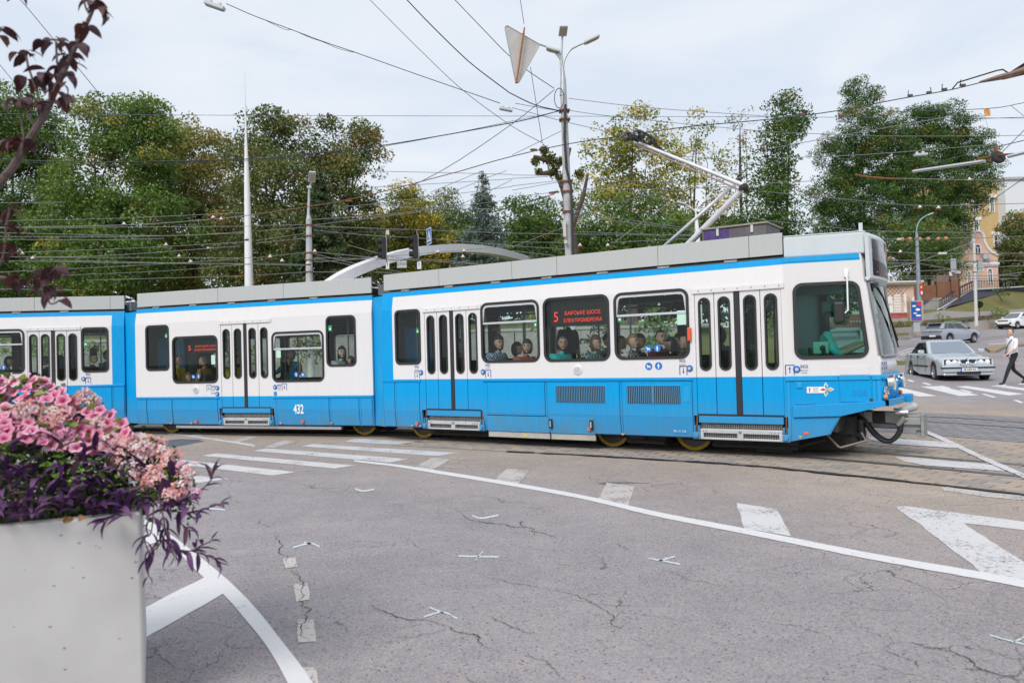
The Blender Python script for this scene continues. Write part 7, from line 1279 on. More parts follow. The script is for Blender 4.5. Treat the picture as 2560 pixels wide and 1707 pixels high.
MB().lathe([(0, .01), (.026, .01), (.028, 0)], 14, (.12, 0, .755), Matrix.Rotation(-.5, 3, 'Y'), cap=False).build('bonnet_badge', DBL, sl)
for s in (1, -1):
    MB().box((1.72, s * .98, 1.0), (.12, .20, .14)).build('door_mirror', SILV, sl, bevel=.03); MB().b2((1.35, s * .872, .47), (3.05, s * .895, .53)).build('side_strip', BKP, sl); MB().box((1.15, s * .872, .56), (.1, .03, .04)).build('side_repeater', mat('orange lamp', (.8, .25, .08), .25), sl)
    for x in (2.45, 3.35): MB().box((x, s * .885, .84), (.18, .03, .035)).build('door_handle', BKP, sl)
    for x in (1.62, 2.55, 3.42): MB().box((x, s * .8885, .62), (.012, .006, .62)).build('door_gap', BKP, sl)
    MB().b2((4.60, s * .45, .68), (4.70, s * .76, .84)).build('tail_lamp', mat('red lamp', (.45, .02, .02), .2), sl)
MB().tube([(1.62, .45, .955), (1.75, .0, 1.05)], .012, 5).build('wiper', BKP, sl); MB().tube([(1.62, -.1, .955), (1.75, -.55, 1.05)], .012, 5).build('wiper', BKP, sl)
# grey hatchback seen from behind, heading right: local x from nose to tail, so nose points right-away
stV = [(0, .45, .80, .70, .72), (.08, .28, .92, .84, .84), (.5, .25, 1.02, .91, .90), (1.2, .24, 1.08, .92, .92), (2.2, .24, 1.10, .93, .93), (3.4, .24, 1.14, .93, .92), (4.0, .26, 1.14, .92, .90), (4.40, .30, 1.12, .88, .86), (4.56, .50, 1.0, .80, .80)]
rear = at(2328, 867, 60.5); VW = math.radians(205); L_V = 4.56
Mv = Matrix.Translation((rear.x, rear.y, terrain(rear.x, rear.y) + .05)) @ Matrix.Rotation(VW, 4, 'Z') @ Matrix.Translation((-L_V, 0, 0))
sv = car('grey_hatchback', 'grey hatchback with dark roof seen from behind turning uphill', Mv, GREYP, L_V, stV, [(.88, .93), (3.65, .92)], .36, (1.25, 4.42, 2.0, 4.0, 1.08, 1.60, .86, .66, .06), glasses=(CGL, CGL))
MB().b2((2.1, -.60, 1.635), (3.9, .60, 1.665)).build('dark_roof_panel', CGL, sv, bevel=.01); MB().b2((3.95, -.58, 1.54), (4.2, .58, 1.59)).build('spoiler', GREYP, sv, bevel=.02)
for s in (1, -1):
    MB().tube([(1.9, s * .66, 1.6), (2.6, s * .66, 1.67), (3.9, s * .64, 1.62)], .025, 6).build('roof_rail', mat('satin rail', (.6, .61, .63), .3, .6), sv); MB().b2((4.36, s * .42, .86), (4.5, s * .86, 1.0)).build('tail_lamp', mat('red lamp', (.45, .02, .02), .2), sv, bevel=.02); MB().box((1.6, s * 1.0, 1.15), (.18, .16, .12)).build('door_mirror', BKP, sv, bevel=.03)
    MB().b2((4.45, s * .62, .52), (4.575, s * .80, .60)).build('rear_vent', mat('pale trim', (.6, .6, .62), .3, .5), sv)
    for a in (.88, 3.65): MB().add([(a + .46 * math.cos(t), s * .945, .36 + .46 * math.sin(t)) for t in np.linspace(0, math.pi, 12)] + [(a + .40 * math.cos(t), s * .945, .36 + .40 * math.sin(t)) for t in np.linspace(0, math.pi, 12)], [(i, i + 1, 13 + i, 12 + i) for i in range(11)]).build('arch_trim', BKP, sv, fix=False)
MB().b2((4.3, -.84, .32), (4.585, .84, .62)).build('rear_bumper', BKP, sv, bevel=.04); MB().b2((4.42, -.82, .87), (4.56, .82, .95)).build('lamp_band', BKP, sv, bevel=.02); MB().b2((4.35, -.8, .26), (4.59, .8, .34)).build('bumper_edge', mat('pale trim', (.6, .6, .62), .3, .5), sv, bevel=.02); MB().b2((4.575, -.1, .54), (4.60, .42, .66)).build('number_plate', mat('plate white', (.8, .8, .8), .4), sv)
MB().lathe([(0, .01), (.06, .012), (.065, 0)], 14, (4.565, 0, .95), Matrix.Rotation(math.pi / 2, 3, 'Y'), cap=False).build('badge', mat('chrome', (.8, .8, .82), .12, 1.0), sv)
# white SUV coming downhill at the right edge
nw = at(2508, 823, 79); stW = [(0, .45, .80, .70, .74), (.07, .30, .92, .84, .84), (.45, .26, 1.02, .90, .90), (1.15, .25, 1.10, .92, .92), (2.2, .25, 1.13, .93, .93), (3.6, .26, 1.16, .93, .92), (4.4, .32, 1.14, .88, .86), (4.58, .55, 1.0, .80, .80)]
wv = car('white_suv', 'white sport utility car coming downhill at the right edge', Matrix.Translation((nw.x, nw.y, nw.z - .02)) @ Matrix.Rotation(math.radians(25), 4, 'Z'), WCAR, 4.58, stW, [(.86, .93), (3.55, .93)], .37, (1.15, 4.4, 1.95, 3.95, 1.10, 1.66, .88, .70, .05))
for s in (1, -1): MB().b2((-.01, s * .50, .80), (.16, s * .86, .92)).build('headlight', LENS, wv, bevel=.03); MB().box((1.5, s * 1.02, 1.18), (.18, .18, .15)).build('door_mirror', WCAR, wv, bevel=.03); MB().b2((-.03, s * .60, .52), (.1, s * .82, .66)).build('fog_lamp_bezel', BKP, wv, bevel=.02)
MB().b2((-.02, -.52, .78), (.1, .52, .90)).b2((-.05, -.66, .36), (.1, .66, .52)).build('grille', BKP, wv, bevel=.02); MB().b2((-.07, -.26, .52), (-.04, .26, .64)).build('number_plate', mat('plate white', (.8, .8, .8), .4), wv); MB().b2((-.06, -.78, .28), (.25, .78, .36)).build('bumper_skirt', BKP, wv, bevel=.02)
# ------------------------------------------------------------------ people
def skinned(V, E_, R_, sub=1):
    me = bpy.data.meshes.new('body'); me.from_pydata(V, E_, []); o = bpy.data.objects.new('body', me); COL.objects.link(o)
    o.modifiers.new('skin', 'SKIN'); s = o.modifiers.new('sub', 'SUBSURF'); s.levels = sub; s.render_levels = sub
    for i, d in enumerate(me.skin_vertices[0].data): d.radius = R_[i] if isinstance(R_[i], tuple) else (R_[i], R_[i]); d.use_root = (i == 0)
    dg = bpy.context.evaluated_depsgraph_get(); m2 = bpy.data.meshes.new_from_object(o.evaluated_get(dg)); v = np.array([tuple(x.co) for x in m2.vertices]); f = [tuple(p.vertices) for p in m2.polygons]
    bpy.data.objects.remove(o); bpy.data.meshes.remove(me); bpy.data.meshes.remove(m2); return v, f
# skeletons face +x; each bone carries the piece of clothing it wears
def skeleton(P):                        # P: dict of joints
    J = list(P); I = {k: i for i, k in enumerate(J)}; V = [P[k][0] for k in J]; R_ = [P[k][1] for k in J]
    bones = [('pelvis', 'belly', 'shirt'), ('belly', 'chest', 'shirt'), ('chest', 'neckbase', 'shirt'), ('neckbase', 'head', 'skin')]
    for s in 'LR': bones += [('chest', 'sh' + s, 'shirt'), ('sh' + s, 'el' + s, 'sleeve'), ('el' + s, 'wr' + s, 'fore'), ('wr' + s, 'ha' + s, 'skin'), ('pelvis', 'hip' + s, 'pants'), ('hip' + s, 'kn' + s, 'pants'), ('kn' + s, 'an' + s, 'pants'), ('an' + s, 'toe' + s, 'shoe')]
    v, f = skinned(V, [(I[a], I[b]) for a, b, _ in bones], R_); C = np.array([v[list(q)].mean(0) for q in f]); best = np.full(len(C), 9e9); kind = np.zeros(len(C), int); names = ['shirt', 'skin', 'pants', 'shoe', 'sleeve', 'fore']
    for a, b, k in bones:
        A, B = np.array(P[a][0]), np.array(P[b][0]); t = np.clip(((C - A) @ (B - A)) / ((B - A) @ (B - A)), 0, 1); d = np.linalg.norm(C - A - t[:, None] * (B - A), axis=1) - np.array([(P[a][1] if not isinstance(P[a][1], tuple) else P[a][1][0]), ]).mean() * .6
        m = d < best; best[m] = d[m]; kind[m] = names.index(k)
    head = P['head'][0]; return dict(v=v, f=f, k=kind, head=head, P=P)
def mirror(d): return d
def body(pel, belly, chest, nb, head, sh, el, wr, ha, hip, kn, an, toe):
    P = {'pelvis': (pel, .13), 'belly': (belly, .14), 'chest': (chest, .16), 'neckbase': (nb, .072), 'head': (head, .05)}
    for s, i in (('L', 0), ('R', 1)): P['sh' + s] = (sh[i], .084); P['el' + s] = (el[i], .052); P['wr' + s] = (wr[i], .03); P['ha' + s] = (ha[i], .032); P['hip' + s] = (hip[i], .092); P['kn' + s] = (kn[i], .062); P['an' + s] = (an[i], .042); P['toe' + s] = (toe[i], .038)
    return skeleton(P)
m2 = lambda x, y, z: ((x, y, z), (x, -y, z))
SIT = body((0, 0, 0), (.0, 0, .17), (-.01, 0, .36), (-.01, 0, .51), (.02, 0, .60), m2(-.01, .185, .48), m2(.06, .215, .20), m2(.27, .15, .11), m2(.35, .12, .11), m2(.05, .09, -.02), m2(.44, .10, .01), m2(.44, .10, -.36), m2(.57, .10, -.41))
STAND = body((0, 0, .90), (0, 0, 1.07), (-.01, 0, 1.26), (-.01, 0, 1.42), (.015, 0, 1.52), m2(-.01, .185, 1.39), m2(-.01, .235, 1.10), m2(.05, .24, .87), m2(.08, .23, .79), m2(0, .09, .88), m2(.02, .10, .50), m2(-.02, .10, .09), m2(.12, .11, .04))
REACH = body((0, 0, .90), (0, 0, 1.07), (-.01, 0, 1.26), (-.01, 0, 1.42), (.015, 0, 1.52), m2(-.01, .185, 1.39), ((.10, .30, 1.16), (.08, -.36, 1.20)), ((.22, .36, 1.38), (.15, -.58, 1.16)), ((.24, .36, 1.46), (.18, -.66, 1.15)), m2(0, .09, .88), m2(.02, .10, .50), m2(-.02, .10, .09), m2(.12, .11, .04))
DRIVE = body((0, 0, 0), (.01, 0, .17), (.02, 0, .36), (.02, 0, .51), (.05, 0, .60), m2(.02, .19, .48), ((.14, .22, .29), (.13, -.24, .27)), ((.37, .15, .40), (.38, -.17, .37)), ((.45, .13, .43), (.47, -.15, .41)), m2(.05, .09, -.02), m2(.44, .10, .01), m2(.46, .10, -.36), m2(.59, .10, -.41))
ARM = body((0, 0, 0), (.0, 0, .17), (-.01, 0, .36), (-.01, 0, .51), (.02, 0, .60), m2(-.01, .185, .48), ((.06, .215, .20), (.10, -.23, .24)), ((.27, .15, .11), (.36, -.2, .26)), ((.35, .12, .11), (.44, -.18, .27)), m2(.05, .09, -.02), m2(.44, .10, .01), m2(.44, .10, -.36), m2(.57, .10, -.41))
WALK = body((0, 0, .90), (.01, 0, 1.07), (.02, 0, 1.27), (.02, 0, 1.43), (.045, 0, 1.52), m2(.01, .18, 1.38), ((.10, .245, 1.14), (-.14, -.25, 1.12)), ((.32, .23, .99), (-.24, -.27, .88)), ((.39, .22, .94), (-.27, -.26, .80)), ((.02, .09, .88), (-.02, -.09, .88)), ((.24, .10, .50), (-.06, -.10, .48)), ((.40, .10, .10), (-.42, -.10, .20)), ((.56, .11, .05), (-.34, -.11, .06)))
EYEW = mat('eye white', (.30, .24, .21), .4); EYED = mat('eye dark', (.02, .015, .012), .3); LIP = mat('lips', (.36, .13, .11), .5)
SKIN = [mat('skin %d' % i, c, .5, var=.08, vscale=20) for i, c in enumerate([(.66, .42, .31), (.58, .35, .25), (.72, .49, .39), (.46, .27, .18)])]
def headmesh(fem=0, jaw=1.0):           # returns verts, faces, material kind; faces +x, centre at the origin
    b = MB(); n, m = 18, 14
    for i in range(m + 1):
        th = math.pi * i / m
        for k in range(n):
            ph = 2 * math.pi * k / n; x, y, z = math.sin(th) * math.cos(ph), math.sin(th) * math.sin(ph), math.cos(th)
            w = 1 - .26 * max(0, -z) ** 1.3; X = x * .094 * (1 - .10 * max(0, -z)) + (.012 * max(0, -z) if x > 0 else -.012 * max(0, -z)); Y = y * .079 * w * jaw; Z = z * .110
            if x > .5 and -.25 < z < .35: X -= .006
            b.v.append((X, Y, Z))
    for i in range(m):
        for k in range(n): b.f.append((i * n + k, (i + 1) * n + k, (i + 1) * n + (k + 1) % n, i * n + (k + 1) % n)); b.m.append(1)
    b.mi = 1; b.add([(.088, 0, .030), (.090, .010, -.022), (.112, 0, -.024), (.090, -.010, -.022), (.088, 0, -.034)], [(0, 1, 2), (0, 2, 3), (1, 4, 2), (2, 4, 3)])
    for s in (1, -1):
        b.ball((.078, s * .030, .012), .014, 6, 6, (1, 1.2, .62)); b.ball((.089, s * .030, .012), .0085, 6, 4); b.box((.088, s * .030, .033), (.009, .036, .008), (0, 0, -s * .25), mi=4); b.ball((-.004, s * .074, -.005), .026, 6, 1, (.7, .35, 1.15))
    b.box((.082, 0, -.058), (.013, .048, .014), mi=5); b.ball((.058, 0, -.086), .022, 6, 1, (1, 1.3, .9))
    return b
def hairmesh(style):
    b = MB(); n, m = 20, 14; k0 = {'short': 1.06, 'crop': 1.035, 'bob': 1.16, 'curly': 1.22, 'long': 1.12, 'bun': 1.07, 'cap': 1.08}[style]; idx = {}; r = random.Random(hash(style) % 97)
    def keep(x, y, z):
        if style in ('short', 'cap'): return z > .42 or (x < .25 and z > -.15 and (x < -.2 or z > .05 or abs(y) > .2)) and not (x > .0 and z < .1)
        if style == 'crop': return z > .5 or (x < .1 and z > .0) or (x < -.3 and z > -.3)
        if style in ('bob', 'curly'): return z > .38 or x < .22 and z > -.85
        if style == 'long': return z > .42 or x < .2
        return z > .42 or (x < .15 and z > -.45)
    low = {'bob': -.02, 'curly': -.02, 'long': -.22}.get(style, 0)
    for i in range(m + 1):
        th = math.pi * i / m
        for k in range(n):
            ph = 2 * math.pi * k / n; x, y, z = math.sin(th) * math.cos(ph), math.sin(th) * math.sin(ph), math.cos(th)
            if keep(x, y, z):
                q = k0 + (r.uniform(-.05, .09) if style == 'curly' else r.uniform(-.012, .012)); Z = z * .118 * q + (low * max(0, -z + .15) if x < .2 else 0); idx[(i, k)] = len(b.v); b.v.append((x * .094 * q - .006, y * .081 * q, Z))
    for i in range(m):
        for k in range(n):
            q = [(i, k), (i + 1, k), (i + 1, (k + 1) % n), (i, (k + 1) % n)]
            if all(t in idx for t in q): b.f.append(tuple(idx[t] for t in q)); b.m.append(0)
    if style == 'bun': b.ball((-.115, 0, .02), .045, 8)
    if style == 'cap': b.box((.11, 0, .055), (.07, .12, .012))
    return b
_hm = headmesh()
def person(label, M, pose, shirt, hair='short', haircol=(.03, .022, .018), skin=0, pants=(.03, .032, .04), shoes=(.02, .02, .02), sleeve='short', look=0.0, scale=1.0, tilt=0.0, fingers=False, name='person'):
    root = empty(name, label=label, cat='person'); root.matrix_basis = M
    S = pose['v'] * scale; H = Vector(pose['head']) * scale; hc = H + Vector((.015, 0, .115)) * scale; RM = Matrix.Rotation(look, 3, 'Z') @ Matrix.Rotation(tilt, 3, 'Y')
    V = [tuple(v) for v in S]; F_ = list(pose['f']); K_ = []
    for k in pose['k']: K_.append({0: 0, 1: 1, 2: 2, 3: 3, 4: 0, 5: (0 if sleeve == 'long' else 1)}[int(k)])
    o = len(V); V += [tuple(hc + RM @ (Vector(v) * scale)) for v in _hm.v]; F_ += [tuple(i + o for i in f) for f in _hm.f]; K_ += _hm.m
    if fingers:
        fb = MB()
        for s in 'LR':
            h = Vector(pose['P']['ha' + s][0]) * scale; w = Vector(pose['P']['wr' + s][0]) * scale; d = (h - w).normalized(); a = d.cross(Vector((0, 0, 1))).normalized() if abs(d.z) < .9 else Vector((1, 0, 0)); c = d.cross(a)
            for q, ln in ((-1.5, .055), (-.5, .068), (.5, .064), (1.5, .048)): p = h + a * q * .014 + d * .02; fb.tube([tuple(p), tuple(p + d * ln * .55 + c * .006), tuple(p + d * ln + c * .022)], [.0095, .009, .007], 6)
            fb.tube([tuple(h - a * .022 - d * .01), tuple(h - a * .042 + d * .02), tuple(h - a * .04 + d * .045 + c * .01)], [.012, .010, .008], 6)
        o = len(V); V += fb.v; F_ += [tuple(i + o for i in f) for f in fb.f]; K_ += [1] * len(fb.f)
    me = bpy.data.meshes.new('body'); me.from_pydata(V, [], F_)
    sm = shirt if not isinstance(shirt, tuple) else mat('cloth %.2f %.2f %.2f' % shirt, shirt, .85, var=.15, vscale=12)
    for m in (sm, SKIN[skin], mat('cloth %.2f %.2f %.2f' % pants, pants, .85, var=.15, vscale=12), mat('shoe %.2f' % shoes[0], shoes, .5), EYED, LIP, EYEW): me.materials.append(m)
    me.polygons.foreach_set('material_index', K_); me.polygons.foreach_set('use_smooth', [True] * len(F_)); me.update(); link('body', me, root)
    if hair:
        hb = hairmesh(hair); hb.v = [tuple(hc + RM @ (Vector(v) * scale)) for v in hb.v]; ho = hb.build('hair', mat('hair %.2f %.2f %.2f' % haircol, haircol, .6, var=.4, vscale=60), root, True, fix=False); s_ = ho.modifiers.new('thickness', 'SOLIDIFY'); s_.thickness = .008
    return root
def pattern(name, c1, c2, kind, sc=30):
    m = bpy.data.materials.new(name); m.use_nodes = True; t, N, Lk = nodes(m); b = N['Principled BSDF']; b.inputs['Roughness'].default_value = .85; c = N.new('ShaderNodeTexCoord')
    if kind == 'check': x = N.new('ShaderNodeTexChecker'); x.inputs['Scale'].default_value = sc; x.inputs['Color1'].default_value = (*c1, 1); x.inputs['Color2'].default_value = (*c2, 1); Lk.new(c.outputs['Object'], x.inputs['Vector']); Lk.new(x.outputs['Color'], b.inputs['Base Color'])
    else:
        x = N.new('ShaderNodeTexNoise' if kind == 'blotch' else 'ShaderNodeTexWave'); x.inputs['Scale'].default_value = sc; r = N.new('ShaderNodeValToRGB'); r.color_ramp.interpolation = 'CONSTANT'; r.color_ramp.elements[0].color = (*c1, 1); r.color_ramp.elements[1].position = .5; r.color_ramp.elements[1].color = (*c2, 1)
        if kind != 'blotch': x.bands_direction = 'Z'
        Lk.new(c.outputs['Object'], x.inputs['Vector']); Lk.new(x.outputs['Fac'], r.inputs['Fac']); Lk.new(r.outputs['Color'], b.inputs['Base Color'])
    return m
PLAID = pattern('blue plaid', (.03, .10, .30), (.45, .50, .55), 'check', 28); STRIPE = pattern('red stripe', (.45, .06, .06), (.50, .22, .20), 'wave', 14); TEALP = pattern('teal pattern', (.02, .18, .24), (.40, .50, .50), 'check', 22); BWP = pattern('black white print', (.012, .012, .014), (.6, .6, .6), 'blotch', 16); BPL = pattern('blue plaid dark', (.02, .14, .26), (.05, .24, .34), 'check', 20)
BRN, BLKH, GRYH, BLD, RDH = (.045, .028, .02), (.012, .011, .012), (.14, .14, .145), (.30, .20, .10), (.09, .03, .03)
def ride(F, px, py, depth, face, label, pose, shirt, seat=True, headz=None, **kw):
    x, z = hit(F, px, py, depth); sc = kw.setdefault('scale', 1.07); hx_, hy_, hz_ = pose['head']; hz_ = (hz_ + .115) * sc; a = math.radians(face); q = Vector((hx_ * sc + .015, 0, 0)); q.rotate(Euler((0, 0, a)))
    M = F @ Matrix.Translation((x - q.x, depth - q.y, z - hz_)) @ Matrix.Rotation(a, 4, 'Z')
    kw.setdefault('look', 0.0); kw['look'] = math.radians(kw['look']); person(label, M, pose, shirt, **kw)
    if seat and pose is not STAND and pose is not REACH:
        b = MB().box((.16, 0, -.15), (.46, .44, .06)).box((-.17, 0, .12), (.05, .44, .56), (0, -.12, 0)).tube([(-.19, -.2, .1), (-.21, -.2, .42), (-.21, .2, .42), (-.19, .2, .1)], .016, 6).box((.1, 0, -.32), (.12, .3, .3)); s = b.build('seat', MSEAT, tram, bevel=.015); s.matrix_basis = FAi @ F @ Matrix.Translation((x - q.x, max(depth, .38) - q.y, z - hz_)) @ Matrix.Rotation(math.pi if 90 < face % 360 < 270 else 0, 4, 'Z')
TURQ = (.05, .58, .60)
ride(FA, 1247, 857, .33, -5, 'passenger with dark curly hair in a blue plaid shirt, leftmost in the second tram window', SIT, PLAID, hair='curly', haircol=BRN, look=-25, sleeve='long'); ride(FA, 1293, 872, 1.1, 0, 'dark haired passenger in black between the plaid shirt and the red top', SIT, (.02, .015, .016), hair='bob', haircol=BLKH, look=30)
ride(FA, 1318, 866, .33, -12, 'woman with brown bob in a red striped top looking out of the tram', SIT, STRIPE, hair='bob', haircol=BRN, look=-58); ride(FA, 1407, 858, .33, -12, 'grey haired man in a turquoise t-shirt under the route display', SIT, TURQ, hair='crop', haircol=GRYH, skin=1, look=-45)
ride(FA, 1422, 800, 1.15, -20, 'standing man in a black t-shirt behind the turquoise passenger', STAND, (.012, .012, .013), hair='crop', haircol=BLKH, skin=1, scale=.96); ride(FA, 1490, 857, .33, 0, 'older woman with short brown hair in a teal patterned top', ARM, TEALP, hair='bob', haircol=(.10, .07, .05), skin=1, look=-8)
ride(FA, 1521, 850, 1.0, 0, 'passenger in a dark cap behind the older woman in teal', SIT, (.12, .15, .14), hair='cap', haircol=BLKH, skin=3); ride(FA, 1553, 857, .9, 15, 'dark haired man in a grey shirt left of the blonde woman', SIT, (.16, .15, .17), hair='crop', haircol=BLKH, skin=3)
ride(FA, 1583, 853, .33, 0, 'blonde woman with tied hair in a black and white print top', SIT, BWP, hair='bun', haircol=BLD, look=-18); ride(FA, 1600, 853, .95, 0, 'dark passenger just behind the blonde woman', SIT, (.02, .02, .022), hair='bob', haircol=BRN, skin=3)
ride(FA, 1652, 843, .5, -8, 'young man with short dark hair in a maroon t-shirt', SIT, (.10, .012, .02), hair='crop', haircol=BLKH, skin=1, look=-30); ride(FA, 1677, 862, .9, 200, 'passenger with long black hair right of the maroon t-shirt', SIT, (.012, .012, .013), hair='long', haircol=BLKH, skin=1)
ride(FA, 1697, 851, 1.2, 180, 'light faced passenger with brown hair behind the boy', SIT, (.30, .25, .22), hair='short', haircol=BRN, skin=2); ride(FA, 1714, 853, .5, 185, 'boy with dark hair facing left at the right end of the fourth window', SIT, (.01, .035, .045), hair='crop', haircol=BLKH, skin=1, look=20)
ride(FA, 1876, 757, .85, 80, 'standing man in a black jacket and green trousers behind the front doors', STAND, (.012, .013, .016), hair='crop', haircol=BLKH, skin=3, pants=(.08, .15, .13), sleeve='long', scale=.98); ride(FA, 1798, 838, 1.1, 180, 'seated passenger in dark grey behind the second front door leaf', SIT, (.05, .055, .065), hair='bob', haircol=BLKH, skin=3)
ride(FA, 1152, 862, 1.1, 0, 'shadowed passenger in dark red behind the rear doors of the front section', SIT, (.09, .02, .02), hair='short', haircol=BLKH, skin=3); ride(FCAB, 2073, 803, .46, 0, 'tram driver in a turquoise polo shirt at the controls', DRIVE, TURQ, hair='bob', haircol=BLKH, skin=1, fingers=True, scale=1.14)
ride(FB, 447, 899, .8, 10, 'passenger in a bright yellow top in the low window with the red display', SIT, (.62, .42, .01), hair='short', haircol=BRN, skin=1); ride(FB, 508, 901, .55, 190, 'man in a tan shirt leaning back under the middle route display', ARM, (.30, .19, .10), hair='crop', haircol=GRYH, skin=1, tilt=-.15)
ride(FB, 471, 943, .40, -10, 'passenger with glasses low in the middle section window', SIT, (.10, .14, .12), hair='short', haircol=GRYH, skin=0, seat=False); ride(FB, 727, 885, .65, -85, 'standing man with curly dark hair in a blue plaid shirt holding the pole', REACH, BPL, hair='curly', haircol=RDH, skin=1, scale=.96)
ride(FB, 855, 880, .33, -8, 'woman with long black hair in a white top', SIT, (.50, .60, .58), hair='long', haircol=BLKH, skin=2, look=-40); ride(FB, 877, 901, .33, 200, 'child with brown hair leaning on the woman in white', SIT, (.45, .40, .36), hair='bob', haircol=BRN, skin=0, scale=.78, seat=False, tilt=.2)
ride(FB, 392, 880, .8, 0, 'dark passenger with pale sleeves in the first middle section window', ARM, (.03, .025, .03), hair='short', haircol=BLKH, skin=3); ride(FB, 590, 900, 1.2, 0, 'passenger in a yellow coat seen through the middle section door', SIT, (.62, .42, .01), hair='short', haircol=BLKH, skin=1)
ride(FC, 235, 897, .33, -10, 'young man with black hair in a dark uniform shirt in the rear section', SIT, (.014, .015, .018), hair='crop', haircol=BLKH, skin=0, look=-35); ride(FC, 268, 889, .95, 0, 'passenger in grey green right of the dark uniform shirt', SIT, (.14, .18, .17), hair='short', haircol=BLKH, skin=3)
ride(FC, 23, 904, .55, 0, 'passenger with a black bob in the leftmost tram window', ARM, (.16, .18, .17), hair='bob', haircol=BLKH, skin=3); ride(FC, 113, 902, .9, 180, 'bald looking passenger in pale grey behind the rear section door', SIT, (.25, .28, .30), hair='crop', haircol=GRYH, skin=1); ride(FC, 152, 902, .8, 170, 'passenger with long dark hair behind the rear section door', ARM, (.03, .03, .033), hair='long', haircol=BLKH, skin=1); ride(FC, 192, 905, 1.0, 0, 'dark seated passenger at the right rear door leaf', SIT, (.02, .02, .022), hair='bob', haircol=BLKH, skin=3)
# seats that stand empty
def seat(F, x, y, z, face=0):
    b = MB().box((.16, 0, -.15), (.46, .44, .06)).box((-.17, 0, .12), (.05, .44, .56), (0, -.12, 0)).tube([(-.19, -.2, .1), (-.21, -.2, .42), (-.21, .2, .42), (-.19, .2, .1)], .016, 6).box((.1, 0, -.32), (.12, .3, .3)); s = b.build('seat', MSEAT, tram, bevel=.015); s.matrix_basis = FAi @ F @ Matrix.Translation((x, y, z)) @ Matrix.Rotation(math.radians(face), 4, 'Z')
for x in (-3.4, -2.2, -.6): seat(FA, x, 1.8, 1.10)
for x, f in ((.6, 0), (1.9, 180), (4.9, 0)): seat(FB, x, 1.8, 1.0, f)
# the man on the crossing
fpos = gnd(2500, 966); pm_ = at(2533, 900, fpos.y + .15); wz = terrain(pm_.x, pm_.y)
wm = person('man in a white t-shirt and black trousers walking left over the crossing', Matrix.Translation((pm_.x, pm_.y, wz)) @ Matrix.Rotation(math.radians(184), 4, 'Z'), WALK, (.80, .80, .82), hair='crop', haircol=(.06, .035, .025), skin=0, pants=(.015, .018, .02), shoes=(.02, .02, .022), scale=1.02, fingers=True, look=.1)
MB().tube([tuple(p) for p in catmull([(.02, .10, 1.475), (.14, .09, 1.38), (.165, -.02, 1.22), (.14, -.12, 1.06), (.04, -.165, .98), (-.10, -.12, 1.10), (-.145, .0, 1.28), (-.06, .09, 1.46), (.02, .10, 1.475)], 4)], .012, 6).build('bag_strap', mat('bag black', (.015, .015, .017), .6), wm, True); MB().box((.0, -.20, .97), (.19, .06, .13)).build('shoulder_bag', mat('bag black', (.015, .015, .017), .6), wm, bevel=.02)
for (x, y, z) in ((.49, .105, .022), (-.37, -.105, .03)): MB().box((x, y, z), (.27, .095, .03)).build('shoe_sole', WHT, wm, bevel=.01)
# ------------------------------------------------------------------ concrete planter with flowers, lower left
K0 = Vector((-1.79, 3.81, 0)); eL = Vector((-.912, -.411, 0)); eD = Vector((-.411, .912, 0)); PH, PL, PD = .95, 1.75, 1.1
def planter_material():
    m = bpy.data.materials.new('cast concrete'); m.use_nodes = True; t, N, Lk = nodes(m); b = N['Principled BSDF']; b.inputs['Roughness'].default_value = .75; c = N.new('ShaderNodeTexCoord')
    n = N.new('ShaderNodeTexNoise'); n.inputs['Scale'].default_value = 2.5; n.inputs['Detail'].default_value = 6; r = N.new('ShaderNodeValToRGB'); r.color_ramp.elements[0].color = (.50, .485, .475, 1); r.color_ramp.elements[1].color = (.60, .585, .57, 1); r.color_ramp.elements[0].position = .3; r.color_ramp.elements[1].position = .7
    v = N.new('ShaderNodeTexVoronoi'); v.inputs['Scale'].default_value = 13; v.inputs['Randomness'].default_value = 1; pr = N.new('ShaderNodeValToRGB'); pr.color_ramp.elements[0].position = .06; pr.color_ramp.elements[0].color = (.45, .45, .45, 1); pr.color_ramp.elements[1].position = .13; pr.color_ramp.elements[1].color = (1, 1, 1, 1)
    v2 = N.new('ShaderNodeTexNoise'); v2.inputs['Scale'].default_value = 5; th = N.new('ShaderNodeMath'); th.operation = 'GREATER_THAN'; th.inputs[1].default_value = .48
    mp3 = N.new('ShaderNodeMapping'); mp3.inputs['Scale'].default_value = (1, 1, 1.6); mp3.inputs['Rotation'].default_value = (.3, .4, .2)
    mi = N.new('ShaderNodeMix'); mi.data_type = 'RGBA'; mi.blend_type = 'MULTIPLY'
    Lk.new(c.outputs['Object'], n.inputs['Vector']); Lk.new(n.outputs['Fac'], r.inputs['Fac']); Lk.new(c.outputs['Object'], mp3.inputs['Vector']); Lk.new(mp3.outputs['Vector'], v.inputs['Vector']); Lk.new(v.outputs['Distance'], pr.inputs['Fac']); Lk.new(c.outputs['Object'], v2.inputs['Vector']); Lk.new(v2.outputs['Fac'], th.inputs[0])
    Lk.new(r.outputs['Color'], mi.inputs['A']); Lk.new(pr.outputs['Color'], mi.inputs['B']); Lk.new(th.outputs['Value'], mi.inputs['Factor']); Lk.new(mi.outputs['Result'], b.inputs['Base Color'])
    bu = N.new('ShaderNodeBump'); bu.inputs['Strength'].default_value = .5; bu.inputs['Distance'].default_value = .006; Lk.new(mi.outputs['Result'], bu.inputs['Height']); Lk.new(bu.outputs['Normal'], b.inputs['Normal']); return m
plr = empty('concrete_planter', tuple(K0), math.atan2(-eL.y, -eL.x), 'large smooth grey concrete planter with pitted face at the lower left', 'planter')
b = MB(); T = .07; o_ = [(0, 0), (-PL, 0), (-PL, PD), (0, PD)]; i_ = [(-T, T), (-PL + T, T), (-PL + T, PD - T), (-T, PD - T)]
